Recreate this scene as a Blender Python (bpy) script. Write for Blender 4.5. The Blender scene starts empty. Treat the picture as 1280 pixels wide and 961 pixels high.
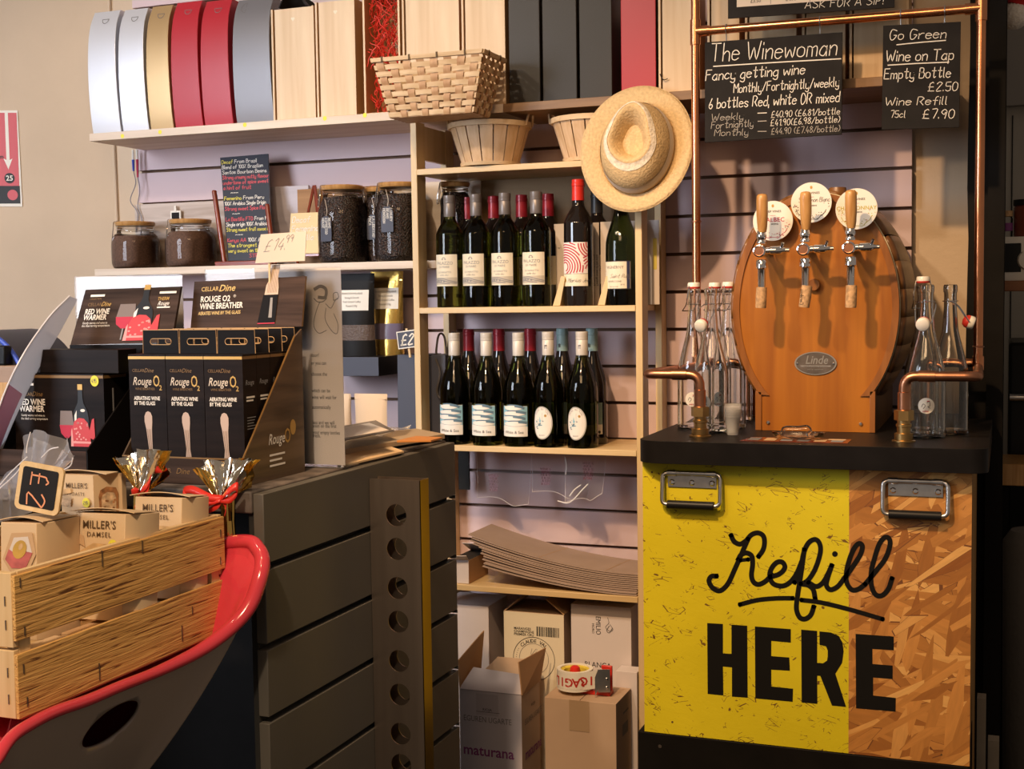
import bpy, bmesh, math, random
from mathutils import Vector, Matrix
from mathutils.geometry import tessellate_polygon
random.seed(7)
V = Vector
PI = math.pi
S = bpy.context.scene
COL = S.collection

# ------------------------------------------------------------------ camera
FPX, CX, CY = 1618.0, 640.0, 480.5
EYE = V((0.0, -3.41, 1.42))
_n = V((619, -115, FPX)).normalized()
_u = -V((355, 24678, FPX)); _u = (_u - _n * _u.dot(_n)).normalized()
_x = _n.cross(_u)
ROT = Matrix((_x, _n, _u))                       # camera (right, down, forward) -> world


def at(px, py, X=None, Y=None, Z=None, plane=None):
    """The point of a world plane that the photograph shows at (px, py)."""
    d = ROT @ V((px - CX, py - CY, FPX))
    if plane:
        t = (plane[0] - EYE).dot(plane[1]) / d.dot(plane[1])
    elif X is not None:
        t = (X - EYE.x) / d.x
    elif Y is not None:
        t = (Y - EYE.y) / d.y
    else:
        t = (Z - EYE.z) / d.z
    return EYE + d * t


cam = bpy.data.objects.new('camera', bpy.data.cameras.new('camera'))
COL.objects.link(cam)
cam.data.sensor_width = 36.0
cam.data.lens = FPX / 1280 * 36.0
cam.data.clip_start = 0.05
right, down, fwd = ROT.col[0], ROT.col[1], ROT.col[2]
mw = Matrix.Identity(4)
for i in range(3):
    mw[i][0], mw[i][1], mw[i][2] = right[i], -down[i], -fwd[i]
    mw[i][3] = EYE[i]
cam.matrix_world = mw
S.camera = cam

# ------------------------------------------------------------------ light
w = bpy.data.worlds.new('world'); S.world = w; w.use_nodes = True
bg = w.node_tree.nodes['Background']
bg.inputs[0].default_value = (1.0, 0.80, 0.64, 1); bg.inputs[1].default_value = 0.19


def area(name, loc, target, size, power, col, sy=None, shape='RECTANGLE', spread=PI):
    L = bpy.data.lights.new(name, 'AREA'); L.energy = power; L.color = col
    L.shape = shape; L.size = size; L.size_y = sy or size; L.spread = spread
    o = bpy.data.objects.new(name, L); COL.objects.link(o)
    o.location = loc
    o.rotation_euler = (V(target) - V(loc)).to_track_quat('-Z', 'Y').to_euler()
    o['kind'] = 'helper'
    return o


def spot(name, loc, target, power, col, angle=70, blend=0.6, r=0.04):
    L = bpy.data.lights.new(name, 'SPOT'); L.energy = power; L.color = col
    L.spot_size = math.radians(angle); L.spot_blend = blend; L.shadow_soft_size = r
    o = bpy.data.objects.new(name, L); COL.objects.link(o)
    o.location = loc
    o.rotation_euler = (V(target) - V(loc)).to_track_quat('-Z', 'Y').to_euler()
    o['kind'] = 'helper'
    return o


WARM = (1.0, 0.63, 0.33); WARM2 = (1.0, 0.78, 0.55); COOL = (0.80, 0.87, 1.0)
area('window_daylight', (-3.5, -3.7, 2.1), (-2.3, -0.3, 1.35), 1.2, 31, COOL, 1.5, 'RECTANGLE', 1.6)
spot('ceiling_spot', (-2.3, -2.2, 3.0), (-2.05, -0.1, 1.45), 62, WARM2, 72, 0.7, 0.05)
spot('ceiling_spot', (-1.5, -2.3, 3.0), (-1.15, -0.25, 0.92), 88, WARM2, 64, 0.7, 0.05)
spot('ceiling_spot', (-0.95, -2.5, 3.0), (-0.36, -0.5, 0.88), 235, WARM, 56, 0.75, 0.05)
spot('ceiling_spot', (-0.55, -3.5, 2.8), (-1.30, -2.0, 0.95), 150, WARM2, 40, 0.75, 0.05)
area('shop_ceiling_light', (-0.6, -3.6, 3.1), (-0.7, -0.6, 0.8), 1.2, 26, WARM, 0.7)

S.view_settings.view_transform = 'Standard'
S.view_settings.look = 'None'
S.view_settings.gamma = 1.0
S.view_settings.use_curve_mapping = False
S.view_settings.exposure = 0.08
S.cycles.use_denoising = True
S.cycles.max_bounces = 14
S.cycles.transmission_bounces = 12
S.cycles.caustics_reflective = False
S.cycles.caustics_refractive = False
S.cycles.sample_clamp_indirect = 5.0

# ------------------------------------------------------------------ materials


def _new(name):
    mt = bpy.data.materials.new(name); mt.use_nodes = True
    nt = mt.node_tree
    return mt, nt, nt.nodes['Principled BSDF']


def L(nt, a, b):
    nt.links.new(a, b)


def M(name, col, rough=0.5, metal=0.0, var=0.0, vs=8.0, bump=0.0, bs=60.0, trans=0.0, ior=1.45, coat=0.0,
      spec=0.5, alpha=1.0, stretch=(1, 1, 1)):
    mt, nt, b = _new(name)
    c = (*col, 1)
    b.inputs['Base Color'].default_value = c
    b.inputs['Roughness'].default_value = rough
    b.inputs['Metallic'].default_value = metal
    b.inputs['Transmission Weight'].default_value = trans
    b.inputs['IOR'].default_value = ior
    b.inputs['Coat Weight'].default_value = coat
    b.inputs['Specular IOR Level'].default_value = spec
    b.inputs['Alpha'].default_value = alpha
    if var or bump:
        tc = nt.nodes.new('ShaderNodeTexCoord')
        mp = nt.nodes.new('ShaderNodeMapping'); mp.inputs['Scale'].default_value = stretch
        L(nt, tc.outputs['Object'], mp.inputs[0])
    if var:
        nz = nt.nodes.new('ShaderNodeTexNoise'); nz.inputs['Scale'].default_value = vs
        nz.inputs['Detail'].default_value = 6
        L(nt, mp.outputs[0], nz.inputs['Vector'])
        r = nt.nodes.new('ShaderNodeValToRGB')
        r.color_ramp.elements[0].position = 0.3; r.color_ramp.elements[1].position = 0.7
        r.color_ramp.elements[0].color = (*[x * (1 - var) for x in col], 1)
        r.color_ramp.elements[1].color = (*[min(1, x * (1 + var)) for x in col], 1)
        L(nt, nz.outputs['Fac'], r.inputs[0]); L(nt, r.outputs[0], b.inputs['Base Color'])
    if bump:
        n2 = nt.nodes.new('ShaderNodeTexNoise'); n2.inputs['Scale'].default_value = bs
        n2.inputs['Detail'].default_value = 3
        L(nt, mp.outputs[0], n2.inputs['Vector'])
        bp = nt.nodes.new('ShaderNodeBump'); bp.inputs['Strength'].default_value = bump
        bp.inputs['Distance'].default_value = 0.004
        L(nt, n2.outputs['Fac'], bp.inputs['Height']); L(nt, bp.outputs[0], b.inputs['Normal'])
    return mt


def W(name, c1, c2, axis='z', scale=26.0, along=0.06, rough=0.5, bump=0.05, mid=None, coat=0.0, detail=6, lo=.32, hi=.68, midp=.5):
    """Wood: noise stretched along the grain."""
    mt, nt, b = _new(name)
    tc = nt.nodes.new('ShaderNodeTexCoord')
    mp = nt.nodes.new('ShaderNodeMapping')
    sc = [scale] * 3; sc['xyz'.index(axis)] = scale * along
    mp.inputs['Scale'].default_value = sc
    L(nt, tc.outputs['Object'], mp.inputs[0])
    nz = nt.nodes.new('ShaderNodeTexNoise'); nz.inputs['Scale'].default_value = 1.0
    nz.inputs['Detail'].default_value = detail; nz.inputs['Distortion'].default_value = 0.6
    L(nt, mp.outputs[0], nz.inputs['Vector'])
    r = nt.nodes.new('ShaderNodeValToRGB')
    r.color_ramp.elements[0].position = lo; r.color_ramp.elements[0].color = (*c1, 1)
    r.color_ramp.elements[1].position = hi; r.color_ramp.elements[1].color = (*c2, 1)
    if mid:
        e = r.color_ramp.elements.new(midp); e.color = (*mid, 1)
    L(nt, nz.outputs['Fac'], r.inputs[0]); L(nt, r.outputs[0], b.inputs['Base Color'])
    b.inputs['Roughness'].default_value = rough
    b.inputs['Coat Weight'].default_value = coat
    b.inputs['Coat Roughness'].default_value = 0.2
    if bump:
        bp = nt.nodes.new('ShaderNodeBump'); bp.inputs['Strength'].default_value = bump
        bp.inputs['Distance'].default_value = 0.003
        L(nt, nz.outputs['Fac'], bp.inputs['Height']); L(nt, bp.outputs[0], b.inputs['Normal'])
    return mt


def osb(name, painted):
    """Pressed flakes: several layers of stretched cells turned different ways."""
    mt, nt, b = _new(name)
    N = nt.nodes.new
    tc = N('ShaderNodeTexCoord')
    cur = None; edge = None; hgt = None
    layers = [(0.05, 7, 30), (0.9, 8, 44), (-0.35, 7, 36), (-0.9, 9, 50), (0.4, 8, 44), (-0.12, 8, 40), (1.35, 9, 50), (0.62, 9, 60)] if not painted else [(0.2, 26, 110), (0.9, 28, 120), (-0.5, 24, 100), (2.2, 28, 130), (0.6, 26, 120), (-0.25, 24, 110)]
    for k, (ang, s1, s2) in enumerate(layers):
        mp = N('ShaderNodeMapping'); mp.vector_type = 'POINT'
        mp.inputs['Rotation'].default_value = (0, ang, 0)
        mp.inputs['Location'].default_value = (k * 3.7, k * 1.3, k * 2.1)
        L(nt, tc.outputs['Object'], mp.inputs[0])
        m2 = N('ShaderNodeVectorMath'); m2.operation = 'MULTIPLY'
        m2.inputs[1].default_value = (s1, 0.5, s2)
        L(nt, mp.outputs[0], m2.inputs[0])
        vo = N('ShaderNodeTexVoronoi'); vo.feature = 'F1'; vo.inputs['Scale'].default_value = 1.0
        vo.inputs['Randomness'].default_value = 0.9
        L(nt, m2.outputs[0], vo.inputs['Vector'])
        ve = N('ShaderNodeTexVoronoi'); ve.feature = 'DISTANCE_TO_EDGE'; ve.inputs['Scale'].default_value = 1.0
        ve.inputs['Randomness'].default_value = 0.9
        L(nt, m2.outputs[0], ve.inputs['Vector'])
        sp = N('ShaderNodeSeparateColor'); L(nt, vo.outputs['Color'], sp.inputs[0])
        r = N('ShaderNodeValToRGB')
        els = r.color_ramp.elements
        els[0].position = 0.0; els[0].color = (0.30, 0.10, 0.016, 1)
        els[1].position = 1.0; els[1].color = (0.84, 0.47, 0.145, 1)
        e = els.new(0.3); e.color = (0.48, 0.20, 0.04, 1)
        e = els.new(0.75); e.color = (0.64, 0.285, 0.065, 1)
        L(nt, sp.outputs[0], r.inputs[0])
        # fine grain along the flake
        gn = N('ShaderNodeTexNoise'); gn.inputs['Scale'].default_value = 3.0; gn.inputs['Detail'].default_value = 4
        L(nt, m2.outputs[0], gn.inputs['Vector'])
        gm = N('ShaderNodeMix'); gm.data_type = 'RGBA'; gm.blend_type = 'MULTIPLY'
        gm.inputs[0].default_value = 0.35
        L(nt, r.outputs[0], gm.inputs[6]); L(nt, gn.outputs['Fac'], gm.inputs[7])
        lt = N('ShaderNodeMath'); lt.operation = 'LESS_THAN'; lt.inputs[1].default_value = 0.045 if painted else 0.022
        L(nt, ve.outputs['Distance'], lt.inputs[0])
        gt = N('ShaderNodeMath'); gt.operation = 'GREATER_THAN'; gt.inputs[1].default_value = 0.62 if k else 0.0
        L(nt, sp.outputs[1], gt.inputs[0])
        ge = N('ShaderNodeMath'); ge.operation = 'GREATER_THAN'; ge.inputs[1].default_value = 0.62 if painted else 0.7
        L(nt, sp.outputs[2], ge.inputs[0])
        ed = N('ShaderNodeMath'); ed.operation = 'MULTIPLY'
        L(nt, lt.outputs[0], ed.inputs[0]); L(nt, ge.outputs[0], ed.inputs[1])
        if cur is None:
            cur, edge, hgt = gm.outputs[2], ed.outputs[0], sp.outputs[0]
        else:
            mx = N('ShaderNodeMix'); mx.data_type = 'RGBA'
            L(nt, gt.outputs[0], mx.inputs[0]); L(nt, cur, mx.inputs[6]); L(nt, gm.outputs[2], mx.inputs[7]); cur = mx.outputs[2]
            me_ = N('ShaderNodeMix'); me_.data_type = 'FLOAT'
            L(nt, gt.outputs[0], me_.inputs[0]); L(nt, edge, me_.inputs[2]); L(nt, ed.outputs[0], me_.inputs[3]); edge = me_.outputs[0]
            mh = N('ShaderNodeMix'); mh.data_type = 'FLOAT'
            L(nt, gt.outputs[0], mh.inputs[0]); L(nt, hgt, mh.inputs[2]); L(nt, sp.outputs[0], mh.inputs[3]); hgt = mh.outputs[0]
    # only some cracks stay open
    nz = N('ShaderNodeTexNoise'); nz.inputs['Scale'].default_value = 30 if painted else 16; nz.inputs['Detail'].default_value = 4
    L(nt, tc.outputs['Object'], nz.inputs['Vector'])
    g2 = N('ShaderNodeMath'); g2.operation = 'GREATER_THAN'; g2.inputs[1].default_value = 0.535 if painted else 0.46
    L(nt, nz.outputs['Fac'], g2.inputs[0])
    em = N('ShaderNodeMath'); em.operation = 'MULTIPLY'
    L(nt, edge, em.inputs[0]); L(nt, g2.outputs[0], em.inputs[1])
    fin = N('ShaderNodeMix'); fin.data_type = 'RGBA'
    L(nt, em.outputs[0], fin.inputs[0])
    if painted:
        pn = N('ShaderNodeTexNoise'); pn.inputs['Scale'].default_value = 5; pn.inputs['Detail'].default_value = 5
        L(nt, tc.outputs['Object'], pn.inputs['Vector'])
        pr = N('ShaderNodeValToRGB')
        pr.color_ramp.elements[0].position = 0.35; pr.color_ramp.elements[0].color = (0.61, 0.515, 0.005, 1)
        pr.color_ramp.elements[1].position = 0.65; pr.color_ramp.elements[1].color = (0.69, 0.585, 0.010, 1)
        L(nt, pn.outputs['Fac'], pr.inputs[0]); L(nt, pr.outputs[0], fin.inputs[6])
        fin.inputs[7].default_value = (0.16, 0.08, 0.01, 1)
    else:
        L(nt, cur, fin.inputs[6]); fin.inputs[7].default_value = (0.16, 0.055, 0.015, 1)
    L(nt, fin.outputs[2], b.inputs['Base Color'])
    b.inputs['Roughness'].default_value = 0.55
    bp = N('ShaderNodeBump'); bp.inputs['Strength'].default_value = 0.22 if painted else 0.12
    bp.inputs['Distance'].default_value = 0.002
    sb = N('ShaderNodeMath'); sb.operation = 'SUBTRACT'; L(nt, hgt, sb.inputs[0]); L(nt, em.outputs[0], sb.inputs[1])
    L(nt, sb.outputs[0], bp.inputs['Height']); L(nt, bp.outputs[0], b.inputs['Normal'])
    return mt


plaster = M('cream_plaster', (0.60, 0.47, 0.34), 0.85, var=0.07, vs=3, bump=0.25, bs=90)
mauve = M('mauve_board', (0.61, 0.475, 0.495), 0.55, var=0.03, vs=3)
mdf = M('brown_groove_core', (0.16, 0.09, 0.055), 0.8, var=0.15)
birch = W('birch_wood', (0.60, 0.42, 0.20), (0.70, 0.52, 0.28), 'z', 30, 0.05, 0.45)
birch_x = W('birch_wood_across', (0.60, 0.42, 0.20), (0.70, 0.52, 0.28), 'x', 30, 0.05, 0.45)
oak_pale = W('pale_limed_oak', (0.60, 0.47, 0.35), (0.76, 0.64, 0.52), 'x', 40, 0.04, 0.55)
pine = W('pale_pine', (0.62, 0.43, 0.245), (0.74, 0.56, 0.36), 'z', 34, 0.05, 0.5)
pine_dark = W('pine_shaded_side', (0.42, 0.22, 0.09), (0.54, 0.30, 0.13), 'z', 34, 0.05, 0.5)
barrel_wood = W('orange_stained_wood', (0.30, 0.092, 0.006), (0.44, 0.155, 0.012), 'z', 30, 0.07, 0.38, 0.03, coat=0.25)
barrel_rim = W('darker_stained_rim', (0.22, 0.075, 0.016), (0.34, 0.13, 0.03), 'z', 40, 0.06, 0.35, coat=0.3)
stave_wood = W('dark_stave_wood', (0.13, 0.052, 0.012), (0.21, 0.09, 0.022), 'z', 40, 0.08, 0.4, coat=0.2)
oak_crate = W('rough_oak_veneer', (0.15, 0.055, 0.012), (0.74, 0.43, 0.13), 'y', 230, 0.05, 0.7, 0.9, mid=(0.60, 0.32, 0.085), lo=.335, hi=.68, midp=.395)
crate_edge = W('crate_pale_batten', (0.60, 0.40, 0.18), (0.72, 0.52, 0.27), 'y', 60, 0.06, 0.7, 0.1)
crate_post = W('crate_pale_upright', (0.60, 0.40, 0.18), (0.72, 0.52, 0.27), 'z', 60, 0.06, 0.7, 0.1)
board_grey = W('grey_weathered_board', (0.30, 0.22, 0.17), (0.66, 0.57, 0.51), 'x', 30, 0.06, 0.7, 0.1)
board_brown = W('warm_brown_board', (0.24, 0.115, 0.045), (0.40, 0.22, 0.095), 'x', 30, 0.06, 0.7, 0.1)
mahogany = M('red_brown_varnish', (0.20, 0.030, 0.012), 0.25, var=0.2, vs=20, coat=0.4)
handle_oak = W('turned_oak', (0.40, 0.19, 0.05), (0.58, 0.32, 0.11), 'z', 90, 0.08, 0.4, coat=0.2)
cork = M('cork', (0.52, 0.32, 0.16), 0.85, var=0.35, vs=120, bump=0.3, bs=160)
chip = W('chip_wood_strip', (0.55, 0.36, 0.18), (0.72, 0.52, 0.31), 'x', 60, 0.1, 0.6)
chip2 = W('chip_wood_upright', (0.42, 0.22, 0.10), (0.56, 0.34, 0.17), 'z', 60, 0.1, 0.6)
slat_wood = W('basket_stave_wood', (0.58, 0.36, 0.18), (0.74, 0.52, 0.32), 'z', 50, 0.08, 0.6)
straw_m = M('woven_straw', (0.62, 0.44, 0.225), 0.75, var=0.14, vs=160, bump=0.6, bs=190)
straw_light = M('frayed_pale_straw', (0.76, 0.66, 0.52), 0.8, var=0.2, vs=120, bump=0.5, bs=180)
copper = M('copper', (0.72, 0.30, 0.14), 0.22, 1.0, var=0.25, vs=18, stretch=(1, 1, .3))
copper_dull = M('tarnished_copper', (0.45, 0.21, 0.12), 0.33, 1.0, var=0.3, vs=22)
brass = M('brass', (0.46, 0.30, 0.12), 0.36, 1.0, var=0.15, vs=30)
chrome = M('chrome', (0.85, 0.85, 0.86), 0.08, 1.0)
steel = M('zinc_steel', (0.60, 0.60, 0.60), 0.32, 1.0, var=0.1, vs=50)
steel_brushed = M('brushed_dark_steel', (0.46, 0.38, 0.32), 0.36, 1.0, var=0.1, vs=40, stretch=(1, 1, .05))
steel_gold = M('brass_toned_steel_edge', (0.55, 0.38, 0.08), 0.28, 1.0)
pewter = M('aged_pewter', (0.24, 0.20, 0.17), 0.38, 0.9, var=0.2, vs=60)
pewter_hi = M('polished_pewter', (0.70, 0.66, 0.60), 0.3, 0.9)
black_top = M('black_laminate', (0.009, 0.008, 0.008), 0.42, var=0.2, vs=20, spec=0.12)
black_paint = M('black_paint', (0.006, 0.005, 0.0045), 0.6, var=0.25, vs=12, bump=0.05, spec=0.15)
black_rub = M('black_rubber', (0.008, 0.008, 0.008), 0.4, spec=0.3)
grey_slat = M('grey_brown_slat_paint', (0.092, 0.083, 0.069), 0.5, var=0.06, vs=6)
dark_gap = M('dark_slot', (0.015, 0.014, 0.012), 0.8)
worn_top = M('worn_dark_worktop', (0.10, 0.08, 0.068), 0.6, var=0.55, vs=26, bump=0.2)
chalk_black = M('chalkboard_black', (0.013, 0.0115, 0.011), 0.7, var=0.35, vs=14, spec=0.2)
chalk = M('white_chalk', (0.78, 0.74, 0.66), 0.9)
chalk_dim = M('faded_chalk', (0.40, 0.37, 0.33), 0.9)
chalk_y = M('yellow_chalk', (0.70, 0.62, 0.10), 0.9)
chalk_r = M('pink_red_chalk', (0.62, 0.10, 0.12), 0.9)
chalk_o = M('orange_chalk', (0.72, 0.30, 0.16), 0.9)
glass_board = M('glossy_slate_board', (0.055, 0.062, 0.080), 0.12, coat=0.6)
ink = M('black_ink', (0.02, 0.02, 0.022), 0.6)
ink_soft = M('soft_grey_ink', (0.17, 0.16, 0.16), 0.7)
pencil = M('pencil_grey', (0.26, 0.25, 0.25), 0.8)
white_print = M('white_print', (0.80, 0.74, 0.66), 0.5)
gold_print = M('gold_print', (0.55, 0.33, 0.09), 0.35, 0.3)
gold_dim = M('dim_gold_print', (0.22, 0.12, 0.04), 0.4, 0.2)
brown_print = M('dark_brown_print', (0.10, 0.055, 0.02), 0.7)
paper = M('white_paper', (0.76, 0.69, 0.65), 0.75)
paper_warm = M('cream_paper', (0.64, 0.55, 0.455), 0.75)
label_white = M('label_paper', (0.80, 0.76, 0.68), 0.6)
label_cream = M('cream_label_paper', (0.76, 0.68, 0.52), 0.6)
label_teal = M('teal_label_paper', (0.20, 0.30, 0.30), 0.6)
label_blue = M('pale_blue_print', (0.28, 0.52, 0.60), 0.6)
label_slate = M('slate_blue_print', (0.12, 0.20, 0.26), 0.6)
label_red = M('crimson_print', (0.48, 0.02, 0.05), 0.6)

def thin_glass(name, tint=(1, 1, 1), ior=1.45, rough=0.0, haze=0.0):
    """thin clear sheet: lets light through and reflects by angle"""
    mt, nt, b = _new(name)
    tr = nt.nodes.new('ShaderNodeBsdfTransparent'); tr.inputs[0].default_value = (*tint, 1)
    gl = nt.nodes.new('ShaderNodeBsdfGlossy'); gl.inputs['Roughness'].default_value = rough
    fr = nt.nodes.new('ShaderNodeFresnel'); fr.inputs[0].default_value = ior
    mx = nt.nodes.new('ShaderNodeMixShader'); out = nt.nodes['Material Output']
    L(nt, fr.outputs[0], mx.inputs[0]); L(nt, tr.outputs[0], mx.inputs[1]); L(nt, gl.outputs[0], mx.inputs[2])
    if haze:
        df = nt.nodes.new('ShaderNodeBsdfTranslucent'); df.inputs[0].default_value = (.85, .85, .9, 1)
        d2 = nt.nodes.new('ShaderNodeBsdfDiffuse'); d2.inputs[0].default_value = (.85, .85, .9, 1)
        m3 = nt.nodes.new('ShaderNodeMixShader'); L(nt, d2.outputs[0], m3.inputs[1]); L(nt, df.outputs[0], m3.inputs[2])
        m2 = nt.nodes.new('ShaderNodeMixShader'); m2.inputs[0].default_value = haze
        L(nt, mx.outputs[0], m2.inputs[1]); L(nt, m3.outputs[0], m2.inputs[2]); L(nt, m2.outputs[0], out.inputs[0])
    else:
        L(nt, mx.outputs[0], out.inputs[0])
    nt.nodes.remove(b)
    return mt


acrylic = thin_glass('clear_acrylic', ior=1.3, haze=0.05)
kraft = M('kraft_card', (0.55, 0.35, 0.18), 0.8, var=0.06, vs=10)
kraft_pale = M('pale_kraft_card', (0.66, 0.47, 0.27), 0.75, var=0.05, vs=10)
kraft_grey = M('greyish_kraft_card', (0.37, 0.275, 0.225), 0.8, var=0.08, vs=10)
carton = M('brown_carton', (0.52, 0.37, 0.26), 0.8, var=0.05, vs=8)
carton_in = M('inner_carton_brown', (0.46, 0.27, 0.14), 0.85, var=0.08, vs=8)
carton_white = M('white_carton', (0.66, 0.60, 0.60), 0.7, var=0.04, vs=8)
carton_lilac = M('lilac_white_carton', (0.56, 0.52, 0.58), 0.7, var=0.04, vs=8)
tape_m = M('brown_packing_tape', (0.42, 0.29, 0.18), 0.3)
purple_ink = M('purple_ink', (0.24, 0.055, 0.20), 0.7)
box_black = M('black_printed_card', (0.012, 0.0075, 0.006), 0.42, spec=0.12, var=0.45, vs=5, stretch=(1, 1, 12))
box_black2 = M('plain_black_card', (0.006, 0.0045, 0.004), 0.5, spec=0.12)
wood_print = M('dark_wood_print_card', (0.046, 0.028, 0.021), 0.5, spec=0.1, var=0.55, vs=4, stretch=(1, 6, 16))
wood_print_side = W('brown_wood_print_card', (0.045, 0.028, 0.018), (0.15, 0.095, 0.055), 'y', 40, 0.08, 0.3)
silver_card = M('silver_card', (0.74, 0.75, 0.80), 0.34, 0.45)
gold_card = M('gold_card', (0.56, 0.38, 0.19), 0.34, 0.45)
red_card = M('red_card', (0.43, 0.022, 0.035), 0.38)
grey_card = M('grey_pearl_card', (0.20, 0.195, 0.21), 0.42, 0.25)
black_card = M('charcoal_card', (0.027, 0.0225, 0.0175), 0.45, var=0.1, vs=300, spec=0.35)
dark_in = M('dark_inside', (0.02, 0.015, 0.012), 0.8)
red_straw = M('red_shred', (0.66, 0.035, 0.018), 0.5)
yellow_dot = M('yellow_sticker', (0.78, 0.70, 0.06), 0.6)
clear_glass = M('clear_glass', (0.97, 0.98, 0.97), 0.0, trans=1.0, ior=1.47)
jar_glass = thin_glass('jar_glass', (.985, .99, .99), 1.30)
cup_plastic = M('clear_cup_plastic', (.85, .84, .82), .12, alpha=.20)
green_glass = M('olive_wine_glass', (0.20, 0.20, 0.025), 0.02, trans=1.0, ior=1.38)
pale_green_glass = M('yellow_green_wine_glass', (0.26, 0.28, 0.035), 0.02, trans=1.0, ior=1.38)
dark_olive = M('dark_olive_wine_glass', (0.035, 0.04, 0.008), 0.02, trans=1.0, ior=1.38)
black_glass = M('dark_red_wine_glass', (0.010, 0.007, 0.006), 0.03, spec=0.6, coat=0.3)
green_neck = M('green_empty_neck', (0.05, 0.09, 0.02), 0.05, spec=0.6)
cap_grey = M('grey_screw_cap', (0.20, 0.175, 0.165), 0.35, 0.3)
cap_white = M('off_white_screw_cap', (0.62, 0.58, 0.52), 0.4, 0.1)
cap_red = M('wine_red_capsule', (0.27, 0.012, 0.022), 0.32, 0.1)
cap_bright = M('bright_red_capsule', (0.62, 0.03, 0.02), 0.3)
cap_teal = M('teal_capsule', (0.24, 0.36, 0.36), 0.4)
cap_black = M('black_capsule', (0.02, 0.018, 0.018), 0.4)
ceramic = M('white_ceramic', (0.78, 0.74, 0.66), 0.25)
red_seal = M('red_rubber_seal', (0.50, 0.03, 0.02), 0.45)
coffee_ground = M('ground_coffee', (0.125, 0.065, 0.042), 0.9, var=0.3, vs=200)

def beans(name):
    mt, nt, b = _new(name)
    tc = nt.nodes.new('ShaderNodeTexCoord'); vo = nt.nodes.new('ShaderNodeTexVoronoi'); vo.inputs['Scale'].default_value = 210
    L(nt, tc.outputs['Object'], vo.inputs['Vector'])
    r = nt.nodes.new('ShaderNodeValToRGB'); e = r.color_ramp.elements
    e[0].position = 0.05; e[0].color = (0.13, 0.080, 0.066, 1); e[1].position = 0.55; e[1].color = (0.012, 0.006, 0.004, 1)
    k = e.new(0.3); k.color = (0.075, 0.04, 0.028, 1)
    L(nt, vo.outputs['Distance'], r.inputs[0]); L(nt, r.outputs[0], b.inputs['Base Color'])
    bp = nt.nodes.new('ShaderNodeBump'); bp.inputs['Strength'].default_value = .8; bp.inputs['Distance'].default_value = -.004
    L(nt, vo.outputs['Distance'], bp.inputs['Height']); L(nt, bp.outputs[0], b.inputs['Normal'])
    b.inputs['Roughness'].default_value = 0.35
    return mt


coffee_bean = beans('roasted_beans_heap')
bag_navy = M('navy_paper_bag', (0.055, 0.060, 0.088), 0.55)
bag_black = M('matt_black_foil', (0.010, 0.009, 0.0085), 0.5, spec=.15, bump=0.2, bs=25)
bag_gold = M('gold_foil', (0.62, 0.40, 0.10), 0.25, 0.85, bump=0.5, bs=22)
bag_white = M('white_foil_pouch', (0.72, 0.66, 0.62), 0.4, bump=0.2, bs=25)
foil_gold = M('crinkled_gold_foil', (0.80, 0.52, 0.14), 0.16, 1.0)
foil_silver = M('crinkled_pale_foil', (0.82, 0.76, 0.66), 0.14, 1.0)
ribbon_red = M('red_satin_ribbon', (0.62, 0.03, 0.02), 0.35)
cello = thin_glass('cellophane', ior=1.42, rough=0.06, haze=0.06)
cello_white = thin_glass('frosted_cellophane', ior=1.5, rough=0.12, haze=0.38)
stool_red = M('glossy_red_plastic', (0.60, 0.045, 0.065), 0.15, coat=0.5)
stool_grey = M('glossy_taupe_plastic', (0.38, 0.315, 0.265), 0.22, coat=0.3)
santa_red = M('red_felt', (0.45, 0.015, 0.015), 0.9)
fluff = M('white_fluff', (0.76, 0.72, 0.66), 0.95, bump=1.0, bs=200)
pom_m = fluff
far_grey = M('grey_boarding', (0.40, 0.37, 0.32), 0.7, var=0.05)

# ------------------------------------------------------------------ mesh helpers
WM = {}


def planar(o, u, v, off=0.0006):
    o, u, v = V(o), V(u).normalized(), V(v).normalized()
    n = u.cross(v)
    return lambda a, b, h=0.0: o + u * a + v * b + n * (off + h)


def cyl(cx, cy, cz, R, off=0.0006, turn=0.0):
    return lambda a, b, h=0.0: V((cx + (R + off + h) * math.sin(a / R + turn), cy - (R + off + h) * math.cos(a / R + turn), cz + b))


def smooth(pts, k=4):
    P = [V((p[0], p[1], 0)) if len(p) == 2 else V(p) for p in pts]
    if len(P) < 3:
        return P
    out = []
    for i in range(len(P) - 1):
        p0 = P[i - 1] if i else P[0] * 2 - P[1]
        p1, p2 = P[i], P[i + 1]
        p3 = P[i + 2] if i + 2 < len(P) else P[-1] * 2 - P[-2]
        for j in range(k):
            t = j / k
            out.append(0.5 * ((2 * p1) + (p2 - p0) * t + (2 * p0 - 5 * p1 + 4 * p2 - p3) * t * t + (3 * p1 - p0 - 3 * p2 + p3) * t ** 3))
    out.append(P[-1])
    return out


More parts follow.
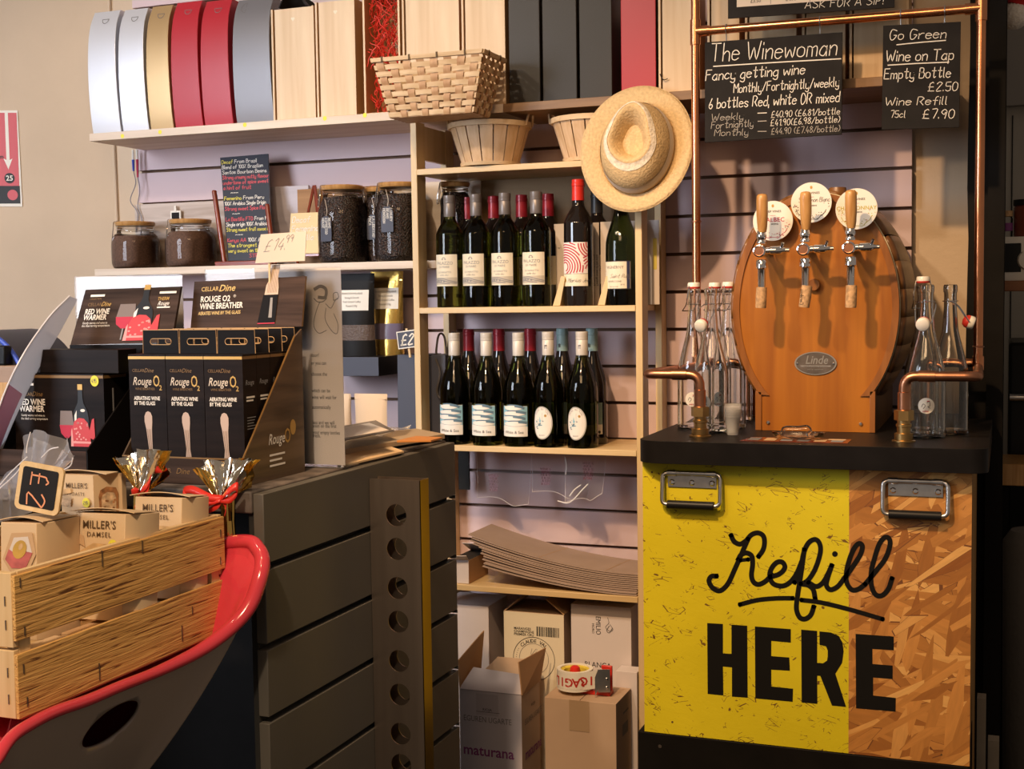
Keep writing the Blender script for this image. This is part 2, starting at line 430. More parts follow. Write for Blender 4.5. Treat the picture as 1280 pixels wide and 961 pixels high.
GL = {}
for row in ('a44250301203143 4540|b0900 032544412001|c442503012041|d442503012041 4940|e0343442504012041|f49392720 0545|g442503012041 454b2c0b|'
            'h0900 03254440|i0500 0708|j252b0c 2728|k0900 0245 1340|l090110|m0500 04153430 34556460|n0500 03254440|o25040120414425|'
            'p050c 042544412001|q454c 442503012041|r0500 032545|s4425041332412001|t29213041 0646|u0501204145 4540|v052045|w0510345065|'
            'x0540 4500|y0501204145 454b2c0b|z05450040|A003960 1353|B0900 093948463505 053554524000|C5839190603103051|D0900 093957533000|'
            'E0900 0959 0545 0050|F0900 0959 0545|G58391906031030535434|H0900 5950 0555|I0900|J39311001|K0900 5904 0450|L090050|M0009346960|'
            'N00095059|O3919060310305356 3956|P0900 093957463404|R0900 0939574634 04 2450|S58391907164452301001|T0969 3930|U090210305259|V093069|'
            'W0920466089|X0960 6900|Y0935 6930|Z09590050|029070220424729|1072920|22'.split('|')):
    GL[row[0]] = row[1:]
GL['0'] = '29070220424729'; GL['1'] = '072920'; GL['2'] = '072948470040'; GL['3'] = '082947253542422001'
GL['4'] = '290343 3530'; GL['5'] = '4909 09054543412001'; GL['6'] = '39150220423413 1302'; GL['7'] = '094920'
GL['8'] = '2907163442200214364729'; GL['9'] = '472907062436 4730'; GL['£'] = '4839281710 0050 0444'; GL['/'] = '0049'
GL['('] = '29060320'; GL[')'] = '09262300'; GL['-'] = '0444'; GL[','] = '010b'; GL['.'] = '0001'; GL['%'] = '0059 0818 4151'
GL['!'] = '0903 0001'; GL[':'] = '0102 0405'; GL['~'] = '04254455'; GL['&'] = '50183948060010304 4'.replace(' ', ''); GL["'"] = '0907'
_D = {'a': -1, 'b': -2, 'c': -3}


def pen(s):
    return [[(int(t[i]), _D.get(t[i + 1], None) if t[i + 1] in _D else int(t[i + 1])) for i in range(0, len(t) - 1, 2)] for t in s.split()]


class MB:
    def __init__(s):
        s.v, s.f, s.m, s.mats = [], [], [], []

    def _mi(s, mat):
        if mat not in s.mats:
            s.mats.append(mat)
        return s.mats.index(mat)

    def add(s, vs, fs, mat):
        b = len(s.v); s.v += [V(p) for p in vs]; k = s._mi(mat)
        for f in fs:
            s.f.append([b + i for i in f]); s.m.append(k)
        return s

    def hexa(s, p, mat, mats=None):
        """eight corners: bottom ring then top ring (counter-clockwise from above); mats: bottom, top, then four sides"""
        F = [(3, 2, 1, 0), (4, 5, 6, 7), (0, 1, 5, 4), (1, 2, 6, 5), (2, 3, 7, 6), (3, 0, 4, 7)]
        for i, f in enumerate(F):
            s.add([p[j] for j in f], [(0, 1, 2, 3)], (mats or [mat] * 6)[i] or mat)
        return s

    def box(s, x0, x1, y0, y1, z0, z1, mat, M_=None, mats=None):
        p = [V(q) for q in ((x0, y0, z0), (x1, y0, z0), (x1, y1, z0), (x0, y1, z0), (x0, y0, z1), (x1, y0, z1), (x1, y1, z1), (x0, y1, z1))]
        if M_:
            p = [M_ @ q for q in p]
        b = len(s.v); s.v += p
        F = [(3, 2, 1, 0), (4, 5, 6, 7), (0, 1, 5, 4), (1, 2, 6, 5), (2, 3, 7, 6), (3, 0, 4, 7)]
        for i, f in enumerate(F):
            s.f.append([b + j for j in f]); s.m.append(s._mi((mats or [mat] * 6)[i] or mat))
        return s

    def poly(s, pts, fn, mat, h=0.0):
        q = [V((p[0], p[1], 0)) for p in pts]
        s.add([fn(p.x, p.y, h) for p in q], [t for t in tessellate_polygon([q])], mat)
        return s

    def prism(s, pts, fn, h0, h1, mat, side=None):
        q = [V((p[0], p[1], 0)) for p in pts]; n = len(q)
        tri = tessellate_polygon([q])
        s.add([fn(p.x, p.y, h1) for p in q], tri, mat)
        s.add([fn(p.x, p.y, h0) for p in q], [t[::-1] for t in tri], mat)
        vs = [fn(p.x, p.y, h0) for p in q] + [fn(p.x, p.y, h1) for p in q]
        s.add(vs, [(i, (i + 1) % n, n + (i + 1) % n, n + i) for i in range(n)], side or mat)
        return s

    def lathe(s, prof, mat, c=(0, 0, 0), n=24, M_=None, sx=1.0, sy=1.0, mats=None):
        c = V(c); vs = []; fs = []; fm = []
        for r, z in prof:
            for k in range(n):
                a = 2 * PI * k / n
                p = V((r * sx * math.cos(a), r * sy * math.sin(a), z))
                vs.append(c + (M_ @ p if M_ else p))
        for i in range(len(prof) - 1):
            mm = mats[i] if mats else mat
            s_ = [(i * n + k, i * n + (k + 1) % n, (i + 1) * n + (k + 1) % n, (i + 1) * n + k) for k in range(n)]
            fs += s_; fm += [mm] * n
        b = len(s.v); s.v += vs
        for f, mm in zip(fs, fm):
            s.f.append([b + i for i in f]); s.m.append(s._mi(mm))
        return s

    def tube(s, pts, r, mat, n=10, closed=False, cap=True):
        P = [V(p) for p in pts]; m_ = len(P)
        rs = r if isinstance(r, (list, tuple)) else [r] * m_
        T = []
        for i in range(m_):
            a = P[i - 1] if (i or closed) else P[i]
            b = P[(i + 1) % m_] if (i < m_ - 1 or closed) else P[i]
            T.append((b - a).normalized())
        up = V((0, 0, 1)) if abs(T[0].z) < 0.9 else V((1, 0, 0))
        nx = T[0].cross(up).normalized()
        vs = []
        for i in range(m_):
            if i:
                q = T[i - 1].rotation_difference(T[i]); nx = (q @ nx).normalized()
            ny = T[i].cross(nx)
            for k in range(n):
                a = 2 * PI * k / n
                vs.append(P[i] + (nx * math.cos(a) + ny * math.sin(a)) * rs[i])
        R_ = m_ if closed else m_ - 1
        fs = []
        for i in range(R_):
            j = (i + 1) % m_
            for k in range(n):
                fs.append((i * n + k, i * n + (k + 1) % n, j * n + (k + 1) % n, j * n + k))
        if cap and not closed:
            fs.append(tuple(range(n))[::-1]); fs.append(tuple(range((m_ - 1) * n, m_ * n)))
        return s.add(vs, fs, mat)

    def rod(s, a, b, r, mat, n=12):
        return s.tube([a, b], r, mat, n)

    def grid(s, fn, nu, nv, mat, wrap=False):
        vs = [fn(i / nu, j / nv) for j in range(nv + 1) for i in range(nu + (0 if wrap else 1))]
        w_ = nu if wrap else nu + 1
        fs = []
        for j in range(nv):
            for i in range(nu):
                i2 = (i + 1) % w_ if wrap else i + 1
                fs.append((j * w_ + i, j * w_ + i2, (j + 1) * w_ + i2, (j + 1) * w_ + i))
        return s.add(vs, fs, mat)

    def slab(s, fn, nu, nv, th, mat, side=None):
        """a curved sheet with thickness; fn(u, v) -> point"""
        top = [[fn(i / nu, j / nv) for i in range(nu + 1)] for j in range(nv + 1)]
        nr = [[None] * (nu + 1) for _ in range(nv + 1)]
        for j in range(nv + 1):
            for i in range(nu + 1):
                du = top[j][min(i + 1, nu)] - top[j][max(i - 1, 0)]; dv = top[min(j + 1, nv)][i] - top[max(j - 1, 0)][i]
                nr[j][i] = du.cross(dv).normalized() * th
        w_ = nu + 1; K = w_ * (nv + 1)
        vs = [p for r in top for p in r] + [top[j][i] - nr[j][i] for j in range(nv + 1) for i in range(nu + 1)]
        fs = []
        for j in range(nv):
            for i in range(nu):
                a = j * w_ + i
                fs.append((a, a + 1, a + w_ + 1, a + w_)); fs.append((K + a + w_, K + a + w_ + 1, K + a + 1, K + a))
        s.add(vs, fs, mat)
        sf = []
        ring = [i for i in range(w_)] + [j * w_ + nu for j in range(1, nv + 1)] + [nv * w_ + i for i in range(nu - 1, -1, -1)] + [j * w_ for j in range(nv - 1, 0, -1)]
        for a, b in zip(ring, ring[1:] + ring[:1]):
            sf.append((b, a, K + a, K + b))
        return s.add(vs, sf, side or mat)

    def ribbon(s, pts, width, fn, mat, h=0.0, taper=False):
        P = pts; n = len(P)
        vs = []
        for i in range(n):
            t = (P[min(i + 1, n - 1)] - P[max(i - 1, 0)])
            t = V((t.x, t.y, 0)); t = t.normalized() if t.length else V((1, 0, 0))
            q = V((-t.y, t.x, 0)) * width / 2
            e = V((0, 0, 0))
            if i == 0: e = -t * width * .35
            if i == n - 1: e = t * width * .35
            for sg in (1, -1):
                p = P[i] + q * sg + e
                vs.append(fn(p.x, p.y, h))
        return s.add(vs, [(2 * i + 1, 2 * i + 3, 2 * i + 2, 2 * i) for i in range(n - 1)], mat)

    def chalk(s, text, fn, x, y, size, mat, wd=None, sx=1.0, slant=0.08, jit=0.25, h=0.0, gap=1.9):
        """handwriting: size = height of a capital"""
        k = size / 9.0; cx = x
        wd = wd or size * 0.10
        for ch in text:
            if ch == ' ':
                cx += 3.6 * k * sx; continue
            st = pen(GL.get(ch, GL.get(ch.upper(), '0900')))
            wmax = max(p[0] for t in st for p in t)
            dy = random.uniform(-jit, jit)
            for t in st:
                q = [(cx + (p[0] + slant * (p[1]) * 1.6 + random.uniform(-jit, jit) * .5) * k * sx, y + (p[1] + dy + random.uniform(-jit, jit) * .5) * k) for p in t]
                s.ribbon(smooth(q, 3), wd, fn, mat, h)
            cx += (wmax + gap) * k * sx
        return cx

    def text(s, body, fn, x, y, size, mat, bold=0.0, shear=0.0, al='LEFT', sx=1.0, sp=1.0, h=0.0, res=2):
        cu = bpy.data.curves.new('t', 'FONT')
        cu.body = body; cu.size = size; cu.offset = bold * size; cu.shear = shear; cu.align_x = al
        cu.space_character = sp; cu.resolution_u = res
        ob = bpy.data.objects.new('t', cu)
        me = bpy.data.meshes.new_from_object(ob)
        vs = [fn(x + p.co.x * sx, y + p.co.y, h) for p in me.vertices]
        fs = [tuple(p.vertices) for p in me.polygons]
        if fs:
            s.add(vs, fs, mat)
        bpy.data.objects.remove(ob); bpy.data.curves.remove(cu); bpy.data.meshes.remove(me)
        return s

    def rect(s, fn, x0, x1, y0, y1, mat, h=0.0, n=1):
        vs = []
        for i in range(n + 1):
            a = x0 + (x1 - x0) * i / n
            vs += [fn(a, y0, h), fn(a, y1, h)]
        return s.add(vs, [(2 * i, 2 * i + 2, 2 * i + 3, 2 * i + 1) for i in range(n)], mat)

    def disc(s, fn, x, y, rx, ry, mat, h=0.0, n=24, rot=0.0, rings=1):
        c, sn = math.cos(rot), math.sin(rot)
        vs = [fn(x, y, h)]
        for j in range(1, rings + 1):
            for k in range(n):
                a = 2 * PI * k / n; p, q = rx * j / rings * math.cos(a), ry * j / rings * math.sin(a)
                vs.append(fn(x + p * c - q * sn, y + p * sn + q * c, h))
        fs = [(0, 1 + k, 1 + (k + 1) % n) for k in range(n)]
        for j in range(rings - 1):
            o = 1 + j * n
            fs += [(o + k, o + n + k, o + n + (k + 1) % n, o + (k + 1) % n) for k in range(n)]
        return s.add(vs, fs, mat)

    def band(s, fn, up, dn, mat, h=0.0):
        """strip between two point lists of equal length"""
        n = len(up)
        return s.add([fn(p[0], p[1], h) for p in dn] + [fn(p[0], p[1], h) for p in up], [(i, i + 1, n + i + 1, n + i) for i in range(n - 1)], mat)

    def ring(s, fn, x, y, r0, r1, mat, h=0.0, n=28, ry=1.0, a0=0.0, a1=2 * PI):
        vs = []
        for k in range(n + 1):
            a = a0 + (a1 - a0) * k / n
            vs += [fn(x + r0 * math.cos(a), y + r0 * ry * math.sin(a), h), fn(x + r1 * math.cos(a), y + r1 * ry * math.sin(a), h)]
        return s.add(vs, [(2 * k, 2 * k + 1, 2 * k + 3, 2 * k + 2) for k in range(n)], mat)

    def build(s, name, parent=None, bevel=0.0, local=False, ang=38, seg=2):
        me = bpy.data.meshes.new(name)
        vs = s.v
        o = bpy.data.objects.new(name, me)
        if parent is not None:
            if not local:
                inv = WM[parent].inverted(); vs = [inv @ p for p in vs]
            o.parent = parent; WM[o] = WM[parent].copy()
        else:
            if not local:
                x = [p.x for p in vs]; y = [p.y for p in vs]; z = min(p.z for p in vs)
                c = V(((min(x) + max(x)) / 2, (min(y) + max(y)) / 2, z))
                vs = [p - c for p in vs]; o.location = c
                WM[o] = Matrix.Translation(c)
            else:
                WM[o] = Matrix.Identity(4)
        me.from_pydata([tuple(p) for p in vs], [], s.f)
        for mt in s.mats:
            me.materials.append(mt)
        me.polygons.foreach_set('material_index', s.m)
        bm = bmesh.new(); bm.from_mesh(me)
        bmesh.ops.remove_doubles(bm, verts=bm.verts, dist=2e-6)
        bm.to_mesh(me); bm.free()
        me.polygons.foreach_set('use_smooth', [True] * len(me.polygons))
        me.set_sharp_from_angle(angle=math.radians(ang))
        if bevel:
            md = o.modifiers.new('edge', 'BEVEL'); md.width = bevel; md.segments = seg; md.limit_method = 'ANGLE'
            md.angle_limit = math.radians(40)
        COL.objects.link(o)
        return o


def tag(o, label, cat, group=None, kind=None):
    if label: o['label'] = label
    if cat: o['category'] = cat
    if group: o['group'] = group
    if kind: o['kind'] = kind
    return o


def thing(name, label, cat, loc=(0, 0, 0), rz=0.0, group=None):
    o = bpy.data.objects.new(name, None); COL.objects.link(o)
    o.empty_display_size = 0.02
    o.location = loc; o.rotation_euler = (0, 0, rz)
    WM[o] = Matrix.Translation(V(loc)) @ Matrix.Rotation(rz, 4, 'Z')
    return tag(o, label, cat, group)


def dup(root, loc, rz=0.0, label=None):
    r = root.copy(); COL.objects.link(r); r.location = loc; r.rotation_euler = (0, 0, rz)
    if label: r['label'] = label
    for ch in list(root.children):
        c = ch.copy(); COL.objects.link(c); c.parent = r
        for g in list(ch.children):
            d = g.copy(); COL.objects.link(d); d.parent = c
    return r


def struct(name, mb, **k):
    return tag(mb.build(name, **k), None, None, None, 'structure')


def arc(c, r, a0, a1, n=8, ax=(1, 0, 0), ay=(0, 0, 1)):
    c, ax, ay = V(c), V(ax), V(ay)
    return [c + ax * r * math.cos(a0 + (a1 - a0) * i / n) + ay * r * math.sin(a0 + (a1 - a0) * i / n) for i in range(n + 1)]


def bend(pts, r, n=6):
    """polyline with rounded corners"""
    P = [V(p) for p in pts]; out = [P[0]]
    for i in range(1, len(P) - 1):
        a = (P[i - 1] - P[i]).normalized(); b = (P[i + 1] - P[i]).normalized()
        p0, p2 = P[i] + a * r, P[i] + b * r
        for k in range(n + 1):
            t = k / n
            out.append(p0 * (1 - t) ** 2 + P[i] * 2 * t * (1 - t) + p2 * t * t)
    out.append(P[-1])
    return out

# ================================================================== the setting
mb = MB(); mb.box(-5, 2.5, -3.9, 2.2, -0.05, 0.0, M('dark_floor', (0.05, 0.043, 0.038), 0.6, var=0.3, vs=5))
struct('floor', mb)
mb = MB(); mb.box(-2.70, -0.02, 0.03, 0.12, 0, 3.1, plaster); struct('wall_back', mb)
# slatted wall: boards with slots between them
mb = MB()
zs = [1.635 - 0.1003 * k for k in range(-8, 17)]
x0, x1 = -2.552, -0.226
for a, b in zip(zs[1:], zs[:-1]):
    mb.box(x0, x1, 0.0, 0.018, max(0.0, a + 0.0045), b - 0.0045, mauve)
mb.box(x0 + .002, x1 - .002, 0.018, 0.03, 0, 2.43, mdf)
for z in zs[1:]:
    mb.box(x0 + .001, x1 - .001, 0.010, 0.018, z + 0.004, z + 0.014, mdf)
struct('wall_back_slats', mb)
dl = V((-right.x, -right.y, 0)).normalized()
ln = V((dl.y, -dl.x, 0)); ln = ln if ln.y < 0 else -ln
c0 = V((-2.668, 0.03, 0)); c1 = c0 + dl * 2.4
mb = MB(); bk = -ln * 0.1
mb.hexa([c1, c0, c0 + bk, c1 + bk] + [p + V((0, 0, 3.1)) for p in (c1, c0, c0 + bk, c1 + bk)], plaster)
struct('wall_left', mb)
LW = (c0, ln)
mb = MB()
for dx, r in ((0.0, .0032),):
    p = [V((-2.655 + dx + 0.002 * math.sin(k * 1.7 + dx * 90), 0.022, 0.2 + k * 0.29)) for k in range(10)]
    mb.tube(smooth(p, 3), r, plaster, 6)
struct('trim_1', mb)
# black timber post at the right end of the wall and the room behind it
mb = MB()
n = 26
pts = [(-0.090 + random.uniform(-.0025, .0025), 3.1 * k / n) for k in range(n + 1)] + [(-0.006, 3.1), (-0.006, 0)]
mb.prism(pts, lambda a, b, h: V((a, -0.10 + h, b)), 0.13, 0.0, black_paint)
mb.box(-0.045, -0.0075, -0.125, -0.10, 0, 3.1, black_paint)
struct('trim_2', mb)
mb = MB()
mb.box(-0.2, 1.6, 1.60, 1.66, 0, 3.1, far_grey)
for k in range(14):
    mb.box(-0.1 + k * .11, -0.096 + k * .11, 1.597, 1.60, 0.4, 2.05, dark_gap)
mb.box(-0.2, 1.6, 1.55, 1.60, 2.08, 3.1, M('grey_panel_head', (0.24, 0.22, 0.20), 0.7))
struct('wall_far', mb)
mb = MB(); mb.box(-0.3, -0.2, 0.12, 1.62, 0, 3.1, far_grey); struct('wall_side', mb)

# ================================================================== wall shelf with boxes
t = thing('wall_shelf', 'long wooden shelf high on the slatted wall, pale then coloured darker for shade, carrying gift boxes', 'shelf', (-1.35, -0.13, 1.90))
mb = MB(); mb.box(-2.524, -1.2195, -0.26, -0.001, 1.902, 1.924, oak_pale); mb.build('board', t, 0.001)
mb = MB(); mb.box(-1.219, -0.12, -0.26, -0.001, 1.902, 1.924, W('shelf_painted_shade', (.17, .085, .035), (.27, .145, .06), 'x', 34, .05, .5)); o = mb.build('board', t, 0.001); o['label'] = 'right half of the shelf, coloured brown for shade'  # shade on this half of the shelf is painted in as darker brown
for px, py in ((153, 170), (200, 165), (306, 156), (406, 148), (456, 144), (427, 11)):
    if py < 20: continue
    p = at(px, py, Y=-0.2602)
    mb = MB(); mb.disc(planar(p, (1, 0, 0), (0, 0, 1), .0002), 0, 0, .0062, .0062, yellow_dot, n=14); mb.build('price_sticker', t)


def bottle_carton(px0, px1, mat, label, ptop=15, wide=False, side=None, group=None):
    """gift carton with a bowed front and a thumb notch"""
    xa = at(px0, 165, Y=-.23).x; xb = at(px1, 165, Y=-.23).x - .002
    zt = at((px0 + px1) / 2, ptop, Y=-.17).z
    z0 = 1.9245; H = zt - z0
    fr = [(-.205, 0), (-.213, .12), (-.219, .3), (-.221, .5), (-.216, .72), (-.203, .88), (-.180, 1.0)]
    pr = smooth(fr, 3)
    t = thing('gift_carton', label, 'gift box', ((xa + xb) / 2, -.15, z0), 0, group)
    mb = MB()
    pts = [(p.x, z0 + p.y * H) for p in pr] + [(-.115, zt - .004), (-.115, z0)]
    mb.prism(pts, lambda a, b, h: V((h - (.002 + .009 * ((b - z0) / H) ** 2 if h == xb else 0), a, b)), xb, xa, side or mat, side=mat)
    mb.build('carton_body', t, 0.0012, ang=25)
    mb = MB()
    xm, zn = (xa + xb) / 2, z0 + H * .93
    def f(a, b, h=0.0):
        zz = min(.9999, max(0, (zn + b - z0) / H))
        for p, q in zip(pr, pr[1:]):
            if p.y <= zz <= q.y + 1e-9: return V((xm + a, p.x + (q.x - p.x) * (zz - p.y) / max(1e-6, q.y - p.y) - .0009 - h, zn + b))
        return V((xm + a, -.2, zn + b))
    zn = z0 + H * .925
    r = .012 if not wide else .015
    if wide:
        mb.ring(f, -.03, 0, r - .0016, r, ink_soft, n=16, a0=PI * .5, a1=PI * 1.5); mb.rect(f, -.03, -.0285, -r, r, ink_soft, n=1)
    else:
        mb.ring(f, 0, 0, r - .0016, r, ink_soft, n=14, a0=PI, a1=2 * PI, ry=1.15)
        mb.rect(f, -r, r, -.0006, .0010, ink_soft)
    mb.build('thumb_notch', t)
    return t


g = 'upright bottle gift cartons on the wall shelf'
bottle_carton(110, 147, silver_card, 'silver bottle gift carton at the left end of the wall shelf', 16, group=g)
bottle_carton(148, 182, silver_card, 'silver bottle gift carton standing against the gold one', 13, group=g)
bottle_carton(183, 213, gold_card, 'single gold bottle gift carton between silver and red ones', 9, group=g)
bottle_carton(214, 250, red_card, 'red bottle gift carton beside the gold one', 4, group=g)
bottle_carton(251, 288, red_card, 'red bottle gift carton beside the wide grey carton', 2, group=g)
bottle_carton(291, 340, grey_card, 'wide pearl grey gift carton beside the wooden boxes', 0, wide=True, group=g)


def wine_case(px0, px1, label, ptop, lid=True, heart=True, face=pine, side=pine_dark, yf=-.225, zoff=0.0, group='wooden wine boxes on the wall shelf'):
    xa = at(px0, 130, Y=yf).x + .001; xb = at(px1, 130, Y=yf).x - .001
    z0 = 1.9245 + zoff; zt = at((px0 + px1) / 2, ptop, Y=yf).z
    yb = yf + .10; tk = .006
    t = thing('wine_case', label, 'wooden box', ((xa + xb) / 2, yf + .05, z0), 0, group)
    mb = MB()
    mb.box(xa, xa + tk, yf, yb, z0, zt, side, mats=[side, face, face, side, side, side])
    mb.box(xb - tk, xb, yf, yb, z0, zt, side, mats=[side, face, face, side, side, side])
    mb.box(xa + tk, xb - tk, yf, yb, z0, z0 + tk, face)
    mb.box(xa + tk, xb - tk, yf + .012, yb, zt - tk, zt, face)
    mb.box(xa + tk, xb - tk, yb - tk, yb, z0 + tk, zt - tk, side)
    mb.build('box_body', t, 0.0006)
    if lid:
        mb = MB(); mb.box(xa + tk + .0035, xb - tk, yf + .004, yf + .009, z0 + tk, zt - .001, face)
        if heart:
            f = planar(((xa + xb) / 2, yf + .004, zt - .03), (1, 0, 0), (0, 0, 1), .0003)
            mb.poly([(0, -.007), (.006, 0), (.0045, .004), (.0015, .004), (0, .002), (-.0015, .004), (-.0045, .004), (-.006, 0)], f, label_cream)
        mb.build('sliding_lid', t)
    return t, xa, xb, z0, zt


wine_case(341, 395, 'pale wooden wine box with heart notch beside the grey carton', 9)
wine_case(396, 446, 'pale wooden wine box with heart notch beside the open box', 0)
t, xa, xb, z0, zt = wine_case(455, 502, 'open wooden wine box stuffed with red paper straw', -14, lid=False)
mb = MB()
for k in range(230):
    cx_, cz = random.uniform(xa + .018, xb - .016), random.uniform(z0 + .02, z0 + .33)
    a = random.uniform(-.9, .9) + PI / 2; ln_ = random.uniform(.03, .07)
    y = -.215 + random.uniform(-.010, .045); p = []
    for j in range(6):
        u = j / 5 - .5
        p.append(V((min(max(cx_ + math.cos(a) * ln_ * u + random.uniform(-.006, .006), xa + .009), xb - .008), y + random.uniform(-.004, .004),
                    max(cz + math.sin(a) * ln_ * u, z0 + .009))))
    mb.tube(smooth(p, 2), random.uniform(.0009, .0015), red_straw, 4)
tag(mb.build('paper_straw'), 'bright red shredded paper straw filling the open wooden box', 'paper straw', None, 'stuff')
wine_case(504, 576, 'wide wooden wine box behind the woven basket, next to the red straw', -16, heart=False)
wine_case(578, 633, 'plain pale wooden wine box beside the charcoal cartons', -16, heart=False)


def plain_carton(px0, px1, mat, label, ptop=-20, d=.09, yf=-.225, group='charcoal bottle cartons on the wall shelf', name='gift_carton'):
    xa = at(px0, 100, Y=yf).x + .001; xb = at(px1, 100, Y=yf).x - .0015
    z0 = 1.9245; zt = at(px0, ptop, Y=yf).z
    t = thing(name, label, 'gift box', ((xa + xb) / 2, yf + .05, z0), 0, group)
    mb = MB(); mb.box(xa, xb, yf, yf + d, z0, zt, mat, mats=[mat, mat, mat, mat if name != 'gift_carton' else black_card, mat, mat]); mb.build('carton_body', t, 0.0018)


plain_carton(636, 676, black_card, 'charcoal bottle carton beside the plain wooden box')
plain_carton(678, 722, black_card, 'charcoal bottle carton in the middle of three')
plain_carton(724, 766, black_card, 'charcoal bottle carton beside the red carton over the hat')
plain_carton(776, 821, red_card, 'red bottle carton standing above the straw hat', group='red cartons on the wall shelf')
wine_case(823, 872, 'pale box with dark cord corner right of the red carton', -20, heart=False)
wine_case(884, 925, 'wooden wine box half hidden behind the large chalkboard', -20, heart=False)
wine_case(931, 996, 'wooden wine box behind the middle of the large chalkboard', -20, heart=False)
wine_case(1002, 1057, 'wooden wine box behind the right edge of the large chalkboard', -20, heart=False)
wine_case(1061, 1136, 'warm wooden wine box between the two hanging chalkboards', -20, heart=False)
p = at(831, 98, Y=-.2255)
mb = MB(); mb.tube(smooth([p + V((-.012, -.001, .012)), p + V((-.006, -.003, .0)), p + V((0, -.004, -.004)), p + V((.008, -.002, -.001))], 4), .0012, dark_in, 6)
tag(mb.build('cord_loop'), 'short dark cord at the foot of the pale box', 'cord')
# black bag lying on the two wooden boxes
q0, q1 = at(357, 6, Y=-.17), at(392, 6, Y=-.17)
zt = at(360, 9, Y=-.225).z + .001
mb = MB()
mb.slab(lambda u, v: V((q0.x + (q1.x - q0.x) * u, -.21 + .08 * v, zt + .004 + .05 * math.sin(PI * min(1, u * 1.02)) * (.6 + .4 * math.cos(v * 5)))), 14, 8, .003, bag_black)
o = mb.build('folded_bag'); tag(o, 'folded black bag lying on top of the wooden boxes', 'bag')

# ================================================================== timber shelf unit
XL, XR = -1.4895, -0.856
t = thing('shelf_unit', 'birch shelf unit against the slatted wall holding wine bottles', 'shelf unit', ((XL + XR) / 2, -.15, 0.0))
PW = .0175
for xa in (XL, XR - PW):
    for ya, yb in ((-.25, -.195), (-.055, -.003)):
        mb = MB(); mb.box(xa, xa + PW, ya, yb, 0.0, 1.896, birch); mb.build('upright', t, 0.0012)
    for z0, z1 in ((1.80, 1.89), (0.30, 0.36)):
        mb = MB(); mb.box(xa + .003, xa + PW - .003, -.195, -.055, z0, z1, birch); mb.build('side_rail', t, 0.0008)
for z in (1.754, 1.386, 1.0185, 0.642):
    mb = MB(); mb.box(XL + PW + .0004, XR - PW - .0004, -.252, -.004, z, z + .0155, birch_x); mb.build('shelf_board', t, 0.0012)
mb = MB(); mb.box(XL + .09, XR - PW - .001, -.018, -.006, 1.4025, 1.7535, W('tan_back_board', (0.25, 0.145, 0.055), (0.31, 0.19, 0.08), 'x', 20, .06, .6)); mb.build('back_panel', t)
SH = {1: 1.7700, 2: 1.4020, 3: 1.0345, 4: 0.6580}

# ---- round stave baskets
def stave_basket(loc, label, R0=.075, R1=.108, H=.112, group='round stave baskets on the top shelf'):
    t = thing('stave_basket', label, 'basket', loc, 0, group)
    x, y, z = loc
    n = 17
    mb = MB()
    for k in range(n):
        a0, a1 = 2 * PI * k / n + .018, 2 * PI * (k + 1) / n - .018
        vs = []
        for (r, zz) in ((R0, .004), (R1, H)):
            for th in (0, .0022):
                for a in (a0, (a0 + a1) / 2, a1):
                    vs.append(V((x + (r - th) * math.cos(a), y + (r - th) * math.sin(a), z + zz)))
        # order: bottom outer 0-2, bottom inner 3-5, top outer 6-8, top inner 9-11
        mb.add(vs, [(0, 1, 7, 6), (1, 2, 8, 7), (4, 3, 9, 10), (5, 4, 10, 11), (3, 0, 6, 9), (2, 5, 11, 8), (6, 7, 10, 9), (7, 8, 11, 10), (1, 0, 3, 4), (2, 1, 4, 5)], slat_wood)
    mb.build('staves', t)
    mb = MB(); mb.lathe([(0, .002), (R0 - .001, .002), (R0 - .001, .007), (0, .007)], slat_wood, loc, 28); mb.build('base', t)
    mb = MB(); mb.lathe([(R1 - .005, H - .011), (R1 + .0025, H - .011), (R1 + .0035, H + .002), (R1 - .005, H + .002), (R1 - .005, H - .011)], chip, loc, 34); mb.build('rim_band', t)
    mb = MB(); mb.lathe([(R0 + .001, .002), (R0 + .004, .002), (R0 + .006, .011), (R0 + .003, .011)], chip, loc, 34); mb.build('foot_band', t)
    for sg in (0, PI):
        mb = MB()
        c = V((x + (R1 + .002) * math.cos(sg), y, z + H - .008))
        p = [c + V((math.cos(sg) * (.008 * math.sin(b)), -.022 * math.cos(b), .042 * math.sin(b))) for b in [PI * j / 10 for j in range(11)]]
        mb.tube(p, .0035, chip, 8); mb.build('handle', t)


q = at(608, 206, Y=-.215)
stave_basket((q.x, -.185, SH[1]), 'round stave basket under the woven basket on the top shelf')
q = at(737, 200, Y=-.2)
stave_basket((q.x, -.165, SH[1]), 'round stave basket half hidden behind the straw hat')

# ---- square woven chip basket
bx0, bx1 = at(497, 150, Y=-.34).x, at(604, 150, Y=-.34).x
tx0, tx1 = at(483, 90, Y=-.34).x, at(620, 88, Y=-.34).x
zb = SH[1] + .1165; zt = zb + .148
t = thing('woven_basket', 'rectangular woven chip basket perched on the round basket', 'basket', ((bx0 + bx1) / 2, -.335, zb))
B0 = (bx0 + .004, bx1 - .004, -.395, -.285); B1 = (tx0, tx1, -.425, -.2655)
B1 = (tx0, tx1, -.425, -.270)


def corner(i, v):
    a = [(0, 2), (1, 2), (1, 3), (0, 3)][i % 4]
    return V((B0[a[0]] * (1 - v) + B1[a[0]] * v, B0[a[1]] * (1 - v) + B1[a[1]] * v, zb + (zt - zb) * v))


